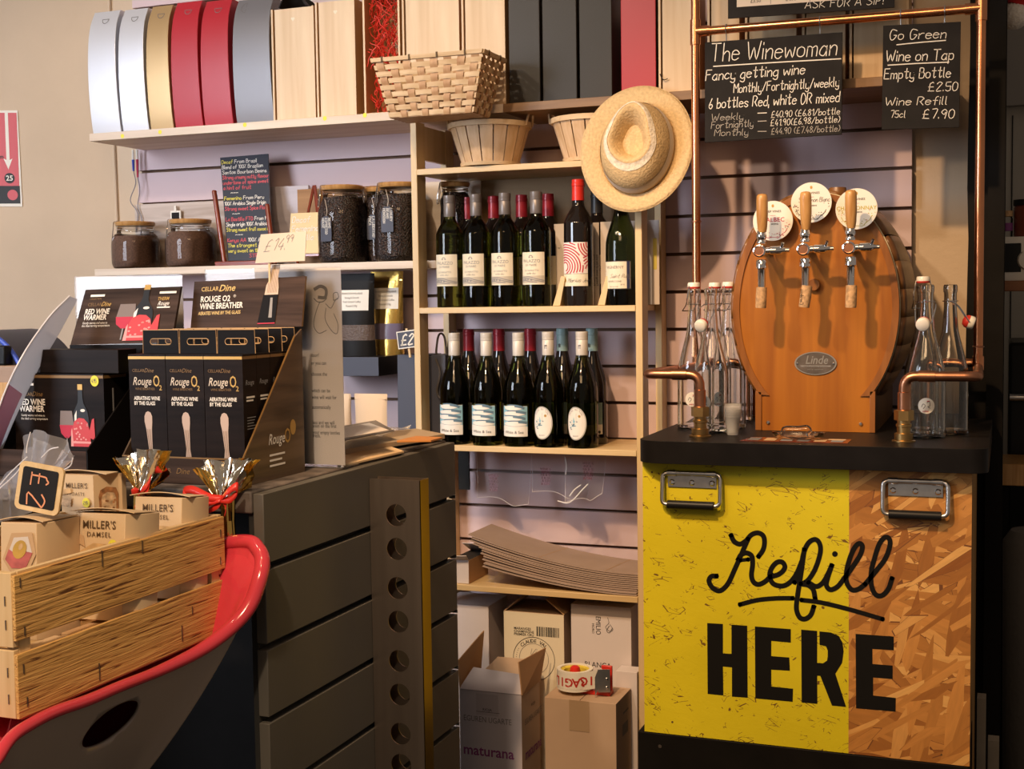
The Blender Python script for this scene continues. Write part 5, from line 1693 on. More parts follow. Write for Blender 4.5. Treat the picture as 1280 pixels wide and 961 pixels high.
for pl in ([(50, 493), (120, 497), (120, 628), (158, 630), (158, 500), (228, 505), (230, 825), (160, 820), (160, 690), (120, 686), (122, 815), (52, 808)],
           [(262, 508), (422, 520), (422, 580), (335, 572), (335, 640), (415, 646), (418, 705), (335, 700), (335, 775), (432, 785), (430, 843), (264, 828)],
           [(468, 522), (539, 528), (539, 670), (565, 672), (583, 660), (586, 640), (586, 615), (578, 596), (550, 590), (549, 530), (600, 535), (635, 550), (652, 580), (657, 620), (650, 670), (620, 718), (668, 866), (605, 860), (553, 728), (539, 727), (540, 852), (470, 846)],
           [(710, 541), (880, 553), (880, 614), (785, 608), (785, 675), (875, 682), (875, 742), (788, 735), (788, 815), (889, 826), (888, 887), (712, 872)]):
    mb.poly([cr(p) for p in pl], PL, letter)
for q in ((800 / 3.99 + 640, 727 / 3.99 + 720), (865 / 3.99 + 960, 890 / 3.99 + 720), (815, 590)):
    mb.disc(PL, q[0], q[1], 1.3, 1.3, brown_print, n=8)
mb.build('front_panel', t)
mb = MB()
mb.box(xl + .005, xl + .023, YP + .0185, -.12, .0, 1.072, black_paint); mb.box(xr - .023, xr - .003, YP + .0185, -.12, .0, 1.072, ply_edge)
mb.box(xl + .023, xr - .023, YP + .3, YP + .318, .02, 1.07, black_paint)
mb.build('carcass', t)
mb = MB(); mb.box(xl - .014, xr - .002, YP - .004, YP + .30, .0005, zpb - .0008, black_paint)
f = planar((xl, YP - .004, zpb), (1, 0, 0), (0, 0, 1)); mb.disc(f, .035, -.028, .004, .004, pewter, n=10); mb.build('plinth', t, .0015)
# worktop with rounded front corners
x0, x1, y0, y1 = at(797, 560, Y=-.76).x, -.030, -.782, -.004 - .1
y1 = -.128
pts = []
for c_, a0 in (((x0 + .05, y0 + .05), PI), ((x1 - .035, y0 + .035), 1.5 * PI)):
    r = .05 if a0 == PI else .035
    pts += [(c_[0] + r * math.cos(a0 + PI / 2 * i / 8), c_[1] + r * math.sin(a0 + PI / 2 * i / 8)) for i in range(9)]
pts += [(x1, y1), (-.092, y1), (-.092, -.002), (-.70, -.002), (-.70, -.20), (x0, -.24)]
mb = MB(); mb.prism(pts, lambda a, b, h: V((a, b, h)), 1.0725, ZT, black_top); mb.build('worktop', t, .004, seg=3)
# carrying handles
for px in (824, 1100):
    xh0, xh1 = at(px + 1, 610, Y=YP - .02).x, at(px + (77 if px < 900 else 87), 610, Y=YP - .02).x
    if px > 1000: xh1 = at(1187, 610, Y=YP - .02).x
    cx_ = (xh0 + xh1) / 2; wdh = xh1 - xh0
    zc = at(px + 40, 596 if px < 900 else 606, Y=YP).z
    mb = MB(); mb.box(cx_ - wdh * .40, cx_ + wdh * .40, YP - .003, YP - .0004, zc - .022, zc + .004, steel)
    for sg in (-1, 1):
        mb.tube([V((cx_ + sg * wdh * .40, YP - .007, zc + .008)), V((cx_ + sg * wdh * .25, YP - .007, zc + .008))], .0068, steel, 12)
    mb.tube([V((cx_ - wdh * .40, YP - .006, zc + .008)), V((cx_ + wdh * .40, YP - .006, zc + .008))], .0055, steel, 12)
    for k in (-.33, 0, .33): mb.lathe([(0, .006), (.004, .0055), (.0062, .0035), (.0066, .003)], chrome, (cx_ + k * wdh, YP, zc - .012), 12, Matrix.Rotation(PI / 2, 4, 'X'))
    hp = mb.build('handle', t, ang=30)
    mb = MB(); yb = YP - .016
    mb.tube(bend([V((cx_ - wdh * .40, YP - .007, zc + .008)), V((cx_ - wdh * .5 + .003, YP - .009, zc + .008)), V((cx_ - wdh * .5 + .003, yb, zc - .058)), V((cx_ + wdh * .5 - .003, yb, zc - .058)), V((cx_ + wdh * .5 - .003, YP - .009, zc + .008)), V((cx_ + wdh * .40, YP - .007, zc + .008))], .012), .0046, steel, 12)
    mb.build('bail', hp)
    mb = MB(); mb.tube([V((cx_ - wdh * .385, yb, zc - .058)), V((cx_ + wdh * .385, yb, zc - .058))], .0095, black_rub, 16); mb.build('rubber_grip', hp, .001)

# printed mat in front of the barrel
mb = MB()
P4 = [at(925, 551, Z=ZT), at(1062, 552, Z=ZT), at(1085, 543, Z=ZT), at(950, 541, Z=ZT)]
f = planar(P4[0], (1, 0, 0), (0, 1, 0), .0008)
ww_ = P4[1].x - P4[0].x
dm = min(.075, -.535 - P4[0].y)
mb.prism([(0, 0), (ww_, 0), (ww_, dm), (.012, dm)], f, -.0006, 0, mahogany)
for k in range(6):
    mb.rect(f, .012 + k * .034, .036 + k * .034, dm * .15, dm * .85, [ink_soft, kraft, pencil][k % 3], .0004)
mb.rect(f, ww_ - .045, ww_ - .01, dm * .6, dm * .9, kraft_pale, .0006)
tag(mb.build('printed_mat'), 'dark red printed mat with grey squares in front of the wooden barrel', 'mat')
# small clear glass dish
c = at(998, 546, Z=ZT + .006); c = V((c.x, c.y + .0, ZT + .0022))
t = thing('glass_dish', 'small clear glass dish with a looped handle lying before the barrel', 'dish', tuple(c))
mb = MB(); mb.lathe([(0, .0), (.040, .0), (.052, .006), (.056, .014), (.053, .014), (.046, .006), (0, .004)], clear_glass, c, 36, sx=1.0, sy=.40); mb.build('dish_body', t, ang=60)
mb = MB(); mb.tube(smooth([c + V((-.032, .0, .012)), c + V((-.028, 0, .022)), c + V((0, .0, .023)), c + V((.018, .0, .025)), c + V((.024, 0, .016)), c + V((.018, -.006, .010))], 5), .0042, clear_glass, 10); mb.build('looped_handle', t)

# ================================================================== barrel tap tower
YB0, YB1 = -.522, -.066
t = thing('tap_barrel', 'orange stained wooden barrel tower with three wine taps on the black worktop', 'wine dispenser', (-.394, -.3, ZT))
BX, BZ = at(1020, 385, Y=YB0).x, at(1020, 385, Y=YB0).z
RA = (at(1124, 385, Y=YB0).x - at(916, 385, Y=YB0).x) / 2
BX = (at(1124, 385, Y=YB0).x + at(916, 385, Y=YB0).x) / 2
RB = (at(1020, 241, Y=YB0).z - at(1020, 528, Y=YB0).z) / 2
FX0, FX1 = at(944, 520, Y=YB0).x, at(1094, 520, Y=YB0).x
FZ = at(1000, 497, Y=YB0).z


def oval(ra, rb, n=72):
    """front outline: superellipse resting on the square foot"""
    out = []
    for i in range(n + 1):
        a = -PI * .5 + 2 * PI * i / n
        e = 1.0
        x = BX + ra * math.copysign(abs(math.cos(a)) ** .92, math.cos(a)); z = BZ + rb * math.copysign(abs(math.sin(a)) ** 1.02, math.sin(a))
        if z > FZ - .002: out.append((x, z))
    out = sorted(out, key=lambda p: math.atan2(p[0] - BX, -(p[1] - BZ)) % (2 * PI))
    return out


ov = oval(RA - .014, RB - .014)
foot = [(FX0 + .014, FZ), (FX0 + .014, ZT + .0006), (FX1 - .012, ZT + .0006), (FX1 - .012, FZ)]
# outline going counter-clockwise starting bottom right
ovr = [p for p in ov]
start = min(range(len(ovr)), key=lambda i: abs(ovr[i][0] - (FX1 - .012)) + abs(ovr[i][1] - FZ))
ring_ = [p for p in sorted(ovr, key=lambda p: math.atan2(p[1] - BZ, p[0] - BX))]
right_ = [p for p in ring_ if p[0] >= BX]; left_ = [p for p in ring_ if p[0] < BX]
rr = sorted(right_, key=lambda p: p[1]); ll = sorted(left_, key=lambda p: -p[1])
outline = rr + ll + foot
fy = lambda a, b, h=0.0: V((a, YB0 + h, b))
mb = MB(); mb.prism(outline, fy, .018, .004, barrel_wood); 
for px, py in ((960, 528), (1076, 530)):
    p = at(px, py, Y=YB0 + .004); mb.lathe([(0, .004), (.003, .0036), (.0045, .0018), (.0047, 0)], chrome, p, 12, Matrix.Rotation(PI / 2, 4, 'X'))
mb.build('front_board', t, ang=30)
# rim
ro = oval(RA, RB); ri = oval(RA - .0145, RB - .0145)
def openring(o):
    r_ = sorted([p for p in o if p[0] >= BX], key=lambda p: p[1]); l_ = sorted([p for p in o if p[0] < BX], key=lambda p: -p[1])
    return r_ + l_
def resample(pl, n):
    L_ = [0]
    for a, b in zip(pl, pl[1:]): L_.append(L_[-1] + math.hypot(b[0] - a[0], b[1] - a[1]))
    out = []
    for i in range(n + 1):
        s_ = L_[-1] * i / n; k = max(j for j in range(len(L_)) if L_[j] <= s_ + 1e-12); k = min(k, len(pl) - 2)
        u = (s_ - L_[k]) / max(1e-9, L_[k + 1] - L_[k]); out.append((pl[k][0] + (pl[k + 1][0] - pl[k][0]) * u, pl[k][1] + (pl[k + 1][1] - pl[k][1]) * u))
    return out
RO, RI = resample(openring(ro), 72), resample(openring(ri), 72)
mb = MB()
for (a, b, c, d) in zip(RO, RO[1:], RI, RI[1:]):
    mb.add([fy(*a, h=.0), fy(*b, h=.0), fy(*d, h=.0), fy(*c, h=.0), fy(*a, h=.02), fy(*b, h=.02), fy(*d, h=.02), fy(*c, h=.02)], [(0, 1, 2, 3), (0, 4, 5, 1), (3, 2, 6, 7)], barrel_rim)
mb.build('front_rim', t, ang=30)
ivory = M('ivory_gasket', (.62, .55, .38), .6)
mb = MB()
for (a, b) in zip(RO, RO[1:]):
    o = lambda p: (BX + (p[0] - BX) * 1.010, BZ + (p[1] - BZ) * 1.010)
    mb.add([fy(*o(a), h=.019), fy(*o(b), h=.019), fy(*o(b), h=.024), fy(*o(a), h=.024), fy(*RO[0], h=.02)], [(0, 1, 2, 3)], ivory)
    mb.add([fy(*a, h=.019), fy(*b, h=.019), fy(*o(b), h=.019), fy(*o(a), h=.019)], [(0, 1, 2, 3)], ivory)
mb.build('ivory_trim', t, ang=30)
# staves: each runs front to back, bulging in the middle
mb = MB(); n = 18; RS = resample(openring(oval(RA * .995, RB * .995)), n * 3)
for k in range(n):
    seg = RS[k * 3:k * 3 + 4]
    vs = []
    for j in range(9):
        u = j / 8; bul = 1 + .035 * math.sin(PI * u)
        y = YB0 + .0245 + (YB1 - YB0 - .03) * u
        for i, p in enumerate(seg):
            q = (p[0], p[1])
            if i == 0: q = (seg[0][0] + (seg[1][0] - seg[0][0]) * .008, seg[0][1] + (seg[1][1] - seg[0][1]) * .008)
            if i == 3: q = (seg[3][0] + (seg[2][0] - seg[3][0]) * (.008 if k not in (5, 6) else .20), seg[3][1] + (seg[2][1] - seg[3][1]) * (.008 if k not in (5, 6) else .20))
            vs.append(V((BX + (q[0] - BX) * bul, y, BZ + (q[1] - BZ) * bul)))
    mb.add(vs, [(j * 4 + i, j * 4 + i + 1, (j + 1) * 4 + i + 1, (j + 1) * 4 + i) for j in range(8) for i in range(3)], stave_wood)
o = mb.build('staves', t, ang=30); md = o.modifiers.new('th', 'SOLIDIFY'); md.thickness = .010; md.offset = -1
mb = MB(); sc_ = [(BX + (p[0] - BX) * .94, BZ + (p[1] - BZ) * .94) for p in RO]
mb.prism(sc_ , lambda a, b, h=0.0: V((a, h, b)), YB1 - .02, YB0 + .03, dark_in); mb.build('inner_drum', t)
mb = MB()
mb.box(FX0, FX0 + .0138, YB0, YB0 + .02, ZT + .0006, FZ + .012, barrel_rim); mb.box(FX1 - .0118, FX1, YB0, YB0 + .02, ZT + .0006, FZ + .016, barrel_rim)
mb.hexa([V((FX0 + .002, YB0 + .02, ZT + .0006)), V((FX1, YB0 + .02, ZT + .0006)), V((FX1, YB1, ZT + .0006)), V((FX0 + .002, YB1, ZT + .0006)),
         V((FX0 + .002, YB0 + .02, FZ + .02)), V((FX1, YB0 + .02, FZ + .02)), V((FX1, YB1, FZ + .02)), V((FX0 + .002, YB1, FZ + .02))], stave_wood)
mb.box(FX0 + .0002, FX0 + .032, YB0 + .006, YB0 + .0198, FZ - .014, FZ + .022, barrel_wood); mb.box(FX1 - .032, FX1 - .0002, YB0 + .006, YB0 + .0198, FZ - .014, FZ + .022, barrel_wood)
mb.build('foot_block', t, .0008)
p = at(1018, 356, Y=YB0 + .004)
mb = MB(); mb.lathe([(0, .012), (.012, .012), (.0135, .010), (.0135, 0)], barrel_rim, p, 20, Matrix.Rotation(PI / 2, 4, 'X')); mb.build('round_plug', t)
p = at(1047, 262, Y=YB0 + .05)
mb = MB(); mb.lathe([(0, .05), (.018, .048), (.022, .03), (.022, -.03)], stave_wood, p, 16); mb.build('bung', t)
# oval maker's plate
p = at(1019.5, 454, Y=YB0 + .004); f = planar((p.x, YB0 + .004, p.z), (1, 0, 0), (0, 0, 1), 0)
ra, rb = .0455, .0255
mb = MB()
mb.prism([(ra * math.cos(2 * PI * k / 44), rb * math.sin(2 * PI * k / 44)) for k in range(44)], f, .0004, .0028, pewter)
mb.ring(f, 0, 0, ra * .93, ra, pewter_hi, h=.0031, n=44, ry=rb / ra)
mb.text('Linde', f, .002, -.001, .026, pewter_hi, .012, shear=.25, al='CENTER', sx=.86, h=.0032)
mb.rect(f, -.032, .033, -.0075, -.0045, pencil, .0030); mb.text('wine dispensing systems', f, 0, -.0072, .0052, pewter_hi, al='CENTER', h=.0034); mb.text('and bar equipment', f, 0, -.0145, .0046, pewter_hi, al='CENTER', h=.0034)
for sg in (-1, 1): mb.lathe([(0, .0055), (.002, .005), (.0026, .0028)], chrome, (p.x + sg * ra * .86, YB0 + .004, p.z), 10, Matrix.Rotation(PI / 2, 4, 'X'))
mb.build('oval_plate', t)

# round wine badges
RX90 = Matrix.Rotation(PI / 2, 4, 'X')
leafs = [label_red, label_slate, gold_print, ink_soft]
for (px, py, r, word, wcol, top) in ((966, 276, 24.8, 'MALBEC', label_red, 'STEP VINES'), (1014, 253, 25, 'Sauvignon Blanc', ink, 'STEP VINES'), (1070.5, 261, 25.5, 'CHARDONNAY', M('olive_print', (.45, .40, .05), .7), 'STEP VINES')):
    YD = YB0 - .028
    p = at(px, py, Y=YD); R_ = r * (p - EYE).dot(fwd) / FPX
    f = planar((p.x, YD, p.z), (1, 0, 0), (0, 0, 1), 0)
    mb = MB(); mb.prism([(R_ * math.cos(2 * PI * k / 48), R_ * math.sin(2 * PI * k / 48)) for k in range(48)], f, -.004, 0, label_white)
    k = R_ / .044
    mb.text(top, f, .0, .0185 * k, .0068 * k, ink, .012, al='CENTER', sp=1.1, h=.0005)
    mb.disc(f, 0, .033 * k, .0028, .0036, gold_print, h=.0005, n=8); mb.rect(f, -.006, .006, .0115 * k, .0120 * k, label_red, .0005)
    if word[0] == 'S': mb.chalk(word, f, -.027 * k, .001, .0095, ink_soft, .0009, h=.0005, sx=.78)
    else: mb.text(word, f, 0, -.002, (.0135 if word == 'MALBEC' else .0115) * k, wcol, .01, al='CENTER', h=.0005, sp=1.05)
    mb.text('RESERVE', f, .004, -.0085 * k, .0042 * k, ink, .012, al='CENTER', h=.0005)
    for j in range(46):
        a = random.uniform(PI * 1.02, PI * 1.98); q = random.uniform(.62, .92) * R_
        mb.disc(f, q * math.cos(a), q * math.sin(a), random.uniform(.0006, .0016), random.uniform(.0005, .0012), wcol if j % 3 else random.choice(leafs), h=.0005, n=6, rot=a)
    mb.ribbon(smooth([(R_ * .78 * math.cos(a), -.004 + R_ * (.76 + .05 * math.sin(a * 9)) * math.sin(a)) for a in [PI * 1.12 + PI * .76 * j / 9 for j in range(10)]], 3), .0011, f, wcol, h=.0007)
    mb.rod((p.x, YD + .004, p.z - R_ * .4), (p.x, YB0 + .002, p.z - R_ * .4), .004, steel)
    mb.build('wine_badge', t)

# the three taps
def tap(px, hx, htop, hbot, ky, ctop, cbot, cx_, lean):
    YT = YB0 - .085
    K = at(px, ky, Y=YT)
    h0, h1 = at(hx, hbot, Y=YT - .005), at(hx - .5, htop, Y=YT - .014)
    mb = MB()
    ax = (h1 - h0); Lh = ax.length; rot = ax.to_track_quat('Z', 'Y').to_matrix().to_4x4()
    mb.lathe([(.0085, 0), (.0105, .012), (.0122, Lh * .45), (.0122, Lh * .82), (.0112, Lh * .94), (.0085, Lh * .985), (0, Lh)], handle_oak, h0, 20, rot)
    mb.build('tap_handle', TT := mbody(t, K, h0, YT, px), ang=60)
    c1, c0 = at(cx_, ctop, Y=YT - .006), at(cx_ + lean, cbot, Y=YT - .006)
    mb = MB(); ax = c1 - c0; rot = ax.to_track_quat('Z', 'Y').to_matrix().to_4x4(); Lc = ax.length
    mb.lathe([(0, 0), (.0108, 0), (.0115, .002), (.0118, Lc * .5), (.0112, Lc - .001), (0, Lc)], cork, c0, 20, rot)
    f = lambda a, b, h=0.0: V((c0.x + (.0122) * math.sin(b / .012 - .3), c0.y - (.0122) * math.cos(b / .012 - .3), c0.z + .006 + a))
    if cx_ > 990 and cx_ < 1020: mb.chalk('Cerdena', f, 0, -.004, .008, brown_print, .0009, sx=.9)
    mb.build('cork_tip', TT, ang=50)


def mbody(t, K, h0, YT, px):
    mb = MB()
    x, z = K.x, K.z
    # ferrule, collar, horizontal valve and spout
    mb.lathe([(.0, .016), (.010, .016), (.0105, .020), (.0085, .024), (.0105, .028), (.0112, .033), (.0098, .037), (.0088, .044), (.0088, h0.z - z + .001), (0, h0.z - z + .001)], chrome, (x + .001, YT - .003, z), 20)
    mb.lathe([(0, -.026), (.0105, -.026), (.0105, -.024), (.0135, -.023), (.0135, .025), (.0120, .03), (.009, .06), (.009, .0675 + .012)], chrome, (x, YT, z), 20, Matrix.Rotation(-PI / 2, 4, 'X'))
    mb.lathe([(0, .0), (.0092, .0), (.0096, .0012), (.0106, .0014), (.0108, 0)], copper_dull, (x, YT - .0265, z), 20, RX90)
    mb.lathe([(.0, -.018), (.0095, -.018), (.0118, -.021), (.0118, -.036), (.0095, -.038), (.0085, -.040), (.0075, -.092), (0, -.092)], chrome, (x + .002, YT - .006, z), 20)
    # flow lever to the right
    mb.lathe([(.007, .010), (.007, .018), (.0088, .020), (.0092, .042), (.0062, .046), (.0045, .052), (.0045, .060), (0, .061)], chrome, (x, YT, z + .001), 16, Matrix.Rotation(PI / 2, 4, 'Y'))
    mb.tube([V((x + .042, YT - .002, z + .004)), V((x + .048, YT - .01, z + .016))], .0032, chrome, 8)
    return mb.build('tap', t, ang=40)


tap(951.5, 953, 242, 290, 314, 358.5, 385, 952, -1)
tap(1006, 1007.5, 239, 287, 312, 356.5, 384, 1009, -4)
tap(1062.5, 1064, 237, 285, 310, 356, 384.5, 1064.5, -1)

# ================================================================== copper frame
YR, YF = -.335, -.675
t = thing('pipe_frame', 'copper pipe frame standing on the black worktop with a rail for chalkboards', 'pipe frame', (-.4, -.5, ZT))
PXL, PXR = at(870, 200, Y=YR).x, at(1225, 200, Y=YR).x
ZRL, ZRR = at(878, 39, Y=YR).z, at(1215, 11, Y=YR).z
zr = (ZRL + ZRR) / 2; rp = .0102
ZE = at(850, 468, Y=YF).z
for X0, sg in ((PXL, 1), (PXR, -1)):
    mb = MB(); mb.tube([V((X0, YR, ZE + .0)), V((X0, YR, 2.42))], rp, copper, 18); mb.build('post', t)
    for a, b in ((zr - .03, zr + .03), (ZE - .006, ZE + .026)):
        mb = MB(); mb.lathe([(rp, a), (rp + .0024, a + .0008), (rp + .0024, b - .0008), (rp, b)], copper, (X0, YR, 0), 18); mb.build('pipe_tee', t)
    mb = MB(); mb.lathe([(rp, -.002), (rp + .0026, -.001), (rp + .0026, .001), (rp, .002)], copper_dull, (X0, YR, 1.60 if sg > 0 else 1.30), 18); mb.build('joint_ring', t)
    xd = at(875, 500, Y=YF).x if sg > 0 else at(1130, 500, Y=YF).x
    xo = at(806, 468, Y=YF).x if sg > 0 else at(1223, 462, Y=YF).x
    mb = MB()
    mb.tube(bend([V((X0, YR, ZE)), V((xo, YF, ZE)), V((xd, YF, ZE)), V((xd, YF, ZT + .075))], .026, 8), rp, copper_dull, 18)
    mb.build('front_foot_pipe', t)
    mb = MB()
    for a, b in ((ZE - .085, ZE - .032),): mb.lathe([(rp, a), (rp + .0022, a + .001), (rp + .0022, b - .001), (rp, b)], copper_dull, (xd, YF, 0), 18)
    mb.build('elbow_sleeve', t); mb = MB()
    q0, q1 = V((xd - sg * .028, YF, ZE)), V((xd - sg * .060, YF, ZE))
    mb.tube([q0, q1], rp + .0018, copper_dull, 18)
    mb.build('elbow_sleeve', t)
    mb = MB(); cf = (xd, YF, ZT)
    mb.lathe([(0, .0004), (.0235, .0004), (.0235, .003), (.017, .0045)], brass, cf, 24)
    mb.lathe([(.0185, .0045), (.0185, .017), (.0135, .018), (.0135, .03), (.0155, .031), (.0155, .036), (.0130, .037), (.0130, .044)], brass, cf, 6 * 4)
    mb.lathe([(.0125, .044), (.0195, .044), (.0195, .064), (.0115, .066), (.0115, .078)], brass, cf, 6)
    mb.build('brass_flange', t, ang=25)
    mb = MB(); yb_ = -.215
    xi = X0 + sg * .11
    mb.tube(bend([V((X0, YR, ZE + .004)), V((X0, yb_, ZE + .004)), V((xi, yb_, ZE + .004)), V((xi, yb_, ZT + .0005))], .02, 6), rp, copper, 16)
    mb.build('rear_foot_pipe', t)
mb = MB(); mb.tube([V((PXL, YR, ZRL)), V((PXR, YR, ZRR))], rp, copper, 18)
mb.tube([V((PXL, YR, ZRL)), V((PXL + .034, YR, ZRL))], rp + .0024, copper, 18); mb.tube([V((PXR - .034, YR, ZRR)), V((PXR, YR, ZRR))], rp + .0024, copper, 18); mb.build('chalkboard_rail', t)
rail_z = lambda x: ZRL + (ZRR - ZRL) * (x - PXL) / (PXR - PXL)


def chalk_board(corners, label, lines, hooks, th=.006, y=YR - .004, name='chalkboard', extra=None):
    P4 = [at(px, py, Y=y) for px, py in corners]          # bottom left, bottom right, top right, top left
    t = thing(name, label, 'chalkboard', ((P4[0].x + P4[1].x) / 2, y, P4[0].z))
    mb = MB()
    mb.hexa([P4[0], P4[1], P4[1] + V((0, th, 0)), P4[0] + V((0, th, 0)), P4[3], P4[2], P4[2] + V((0, th, 0)), P4[3] + V((0, th, 0))], chalk_black)
    for (s_, px, py, hpx, x1px, mt, slope) in lines:
        a = at(px, py, Y=y); b = at(px + 100, py + slope * 100, Y=y)
        u = (b - a).normalized(); f = planar(a, u, V((0, 0, 1)), .0006)
        sc = (at(px, py - 10, Y=y).z - a.z) / 10
        if s_.startswith('_'):
            w_ = at(x1px, py, Y=y).x - a.x; mb.ribbon(smooth([(0, 0), (w_ * .5, .0006), (w_, 0)], 6), sc * 1.3, f, mt); continue
        # fit to width
        k0 = len(mb.v); rs = random.getstate()
        tmp = MB(); end = tmp.chalk(s_, f, 0, 0, hpx * sc, mt); random.setstate(rs)
        w_ = at(x1px, py, Y=y).x - a.x
        mb.chalk(s_, f, 0, 0, hpx * sc, mt, wd=max(.0010, min(.0021, hpx * sc * .078)), sx=w_ / end)
    if extra: extra(mb, y)
    mb.build('board', t, .0006)
    for hx, hy in hooks:
        p = at(hx, hy, Y=y + .003); zr_ = rail_z(p.x)
        mb = MB(); r = rp + .0012
        pts = [V((p.x, y + .004, p.z - .004)), V((p.x, y + .002, p.z + .012))] + [V((p.x, YR + r * math.cos(a), zr_ + r * math.sin(a))) for a in [PI + .5 - (PI + .9) * j / 10 for j in range(11)]]
        mb.tube(smooth(pts, 2), .0014, steel, 6); mb.build('wire_hook', t)
    return t


cd = chalk_dim
chalk_board([(881, 178), (1052, 168), (1053, 40), (881, 53)], 'large black chalkboard with the longest chalk text hanging from the copper rail',
            [('The Winewoman', 888, 77, 22, 1049, chalk, -.05), ('_', 892, 83, 0, 1051, chalk, -.06), ('Fancy getting wine', 882, 101, 13, 1008, chalk, -.07),
             ('Monthly/Fortnightly/weekly', 917, 116, 11.5, 1050, chalk, -.06), ('6 bottles Red, white OR mixed', 886, 136, 12.5, 1051, chalk, -.055),
             ('Weekly', 889, 151, 8.5, 931, cd, -.05), ('-', 946, 147, 12, 962, chalk, -.05), ('£40.90 (£6.81/bottle', 964, 147, 8, 1051, chalk, -.05),
             ('Fortnightly', 889, 161, 8.5, 943, cd, -.06), ('-', 946, 157, 12, 962, cd, -.05), ('£41.90(£6.98/bottle)', 963, 157.5, 8, 1051, chalk, -.055),
             ('Monthly', 893, 170, 8, 937, cd, -.03), ('-', 946, 169, 10, 962, cd, -.02), ('£44.90 (£7.48/bottle)', 964, 168, 7.8, 1051, cd, -.045)],
            [(908, 49), (1025, 40)])
chalk_board([(1102, 162), (1199, 159), (1201, 27), (1104, 32)], 'narrow black chalkboard with wine prices hanging at the right of the rail',
            [('Go Green', 1112, 50, 12, 1185, chalk, -.04), ('_', 1121, 56, 0, 1182, chalk, -.09), ('Wine on Tap', 1107, 77, 13.5, 1194, chalk, -.03), ('_', 1110, 81.5, 0, 1186, chalk, -.05),
             ('Empty Bottle', 1105, 99, 12.5, 1190, chalk, -.03), ('£2.50', 1160, 114, 11, 1199, chalk, -.02), ('Wine Refill', 1106, 132, 10, 1186, chalk, -.02),
             ('75cl', 1113, 147, 8.5, 1133, chalk, -.01), ('£7.90', 1153, 148, 11.5, 1195, chalk, -.0)],
            [(1126, 30), (1181, 27)])


def menu_strip(mb, y):
    f = lambda a, b, h=0.0: at(a, b, Y=y) + V((0, -.0006 - h, 0))
    mb.add([f(921, 9), f(1078, -2), f(1078, -60), f(921, -50)], [(0, 1, 2, 3)], paper_warm)
    for i, s_ in enumerate(('£3.50', '£4.75', '£2.80')):
        a = at(938 + 44 * i, 4 - 2.5 * i, Y=y); mb.text(s_, planar(a, (1, 0, 0), (0, 0, 1), .0014), 0, 0, .011, ink)
    for px in (963, 1012): mb.add([f(px, 5, .0003), f(px + .8, 5, .0003), f(px + .8, -50, .0003), f(px, -50, .0003)], [(0, 1, 2, 3)], pencil)


chalk_board([(910, 23), (1118, 9), (1119, -62), (910, -52)], 'black framed price board seen cut off above the copper rail',
            [('ASK FOR A SIP!', 1006, 10.5, 9, 1106, chalk, -.055)], [], y=YR - .018, extra=menu_strip)

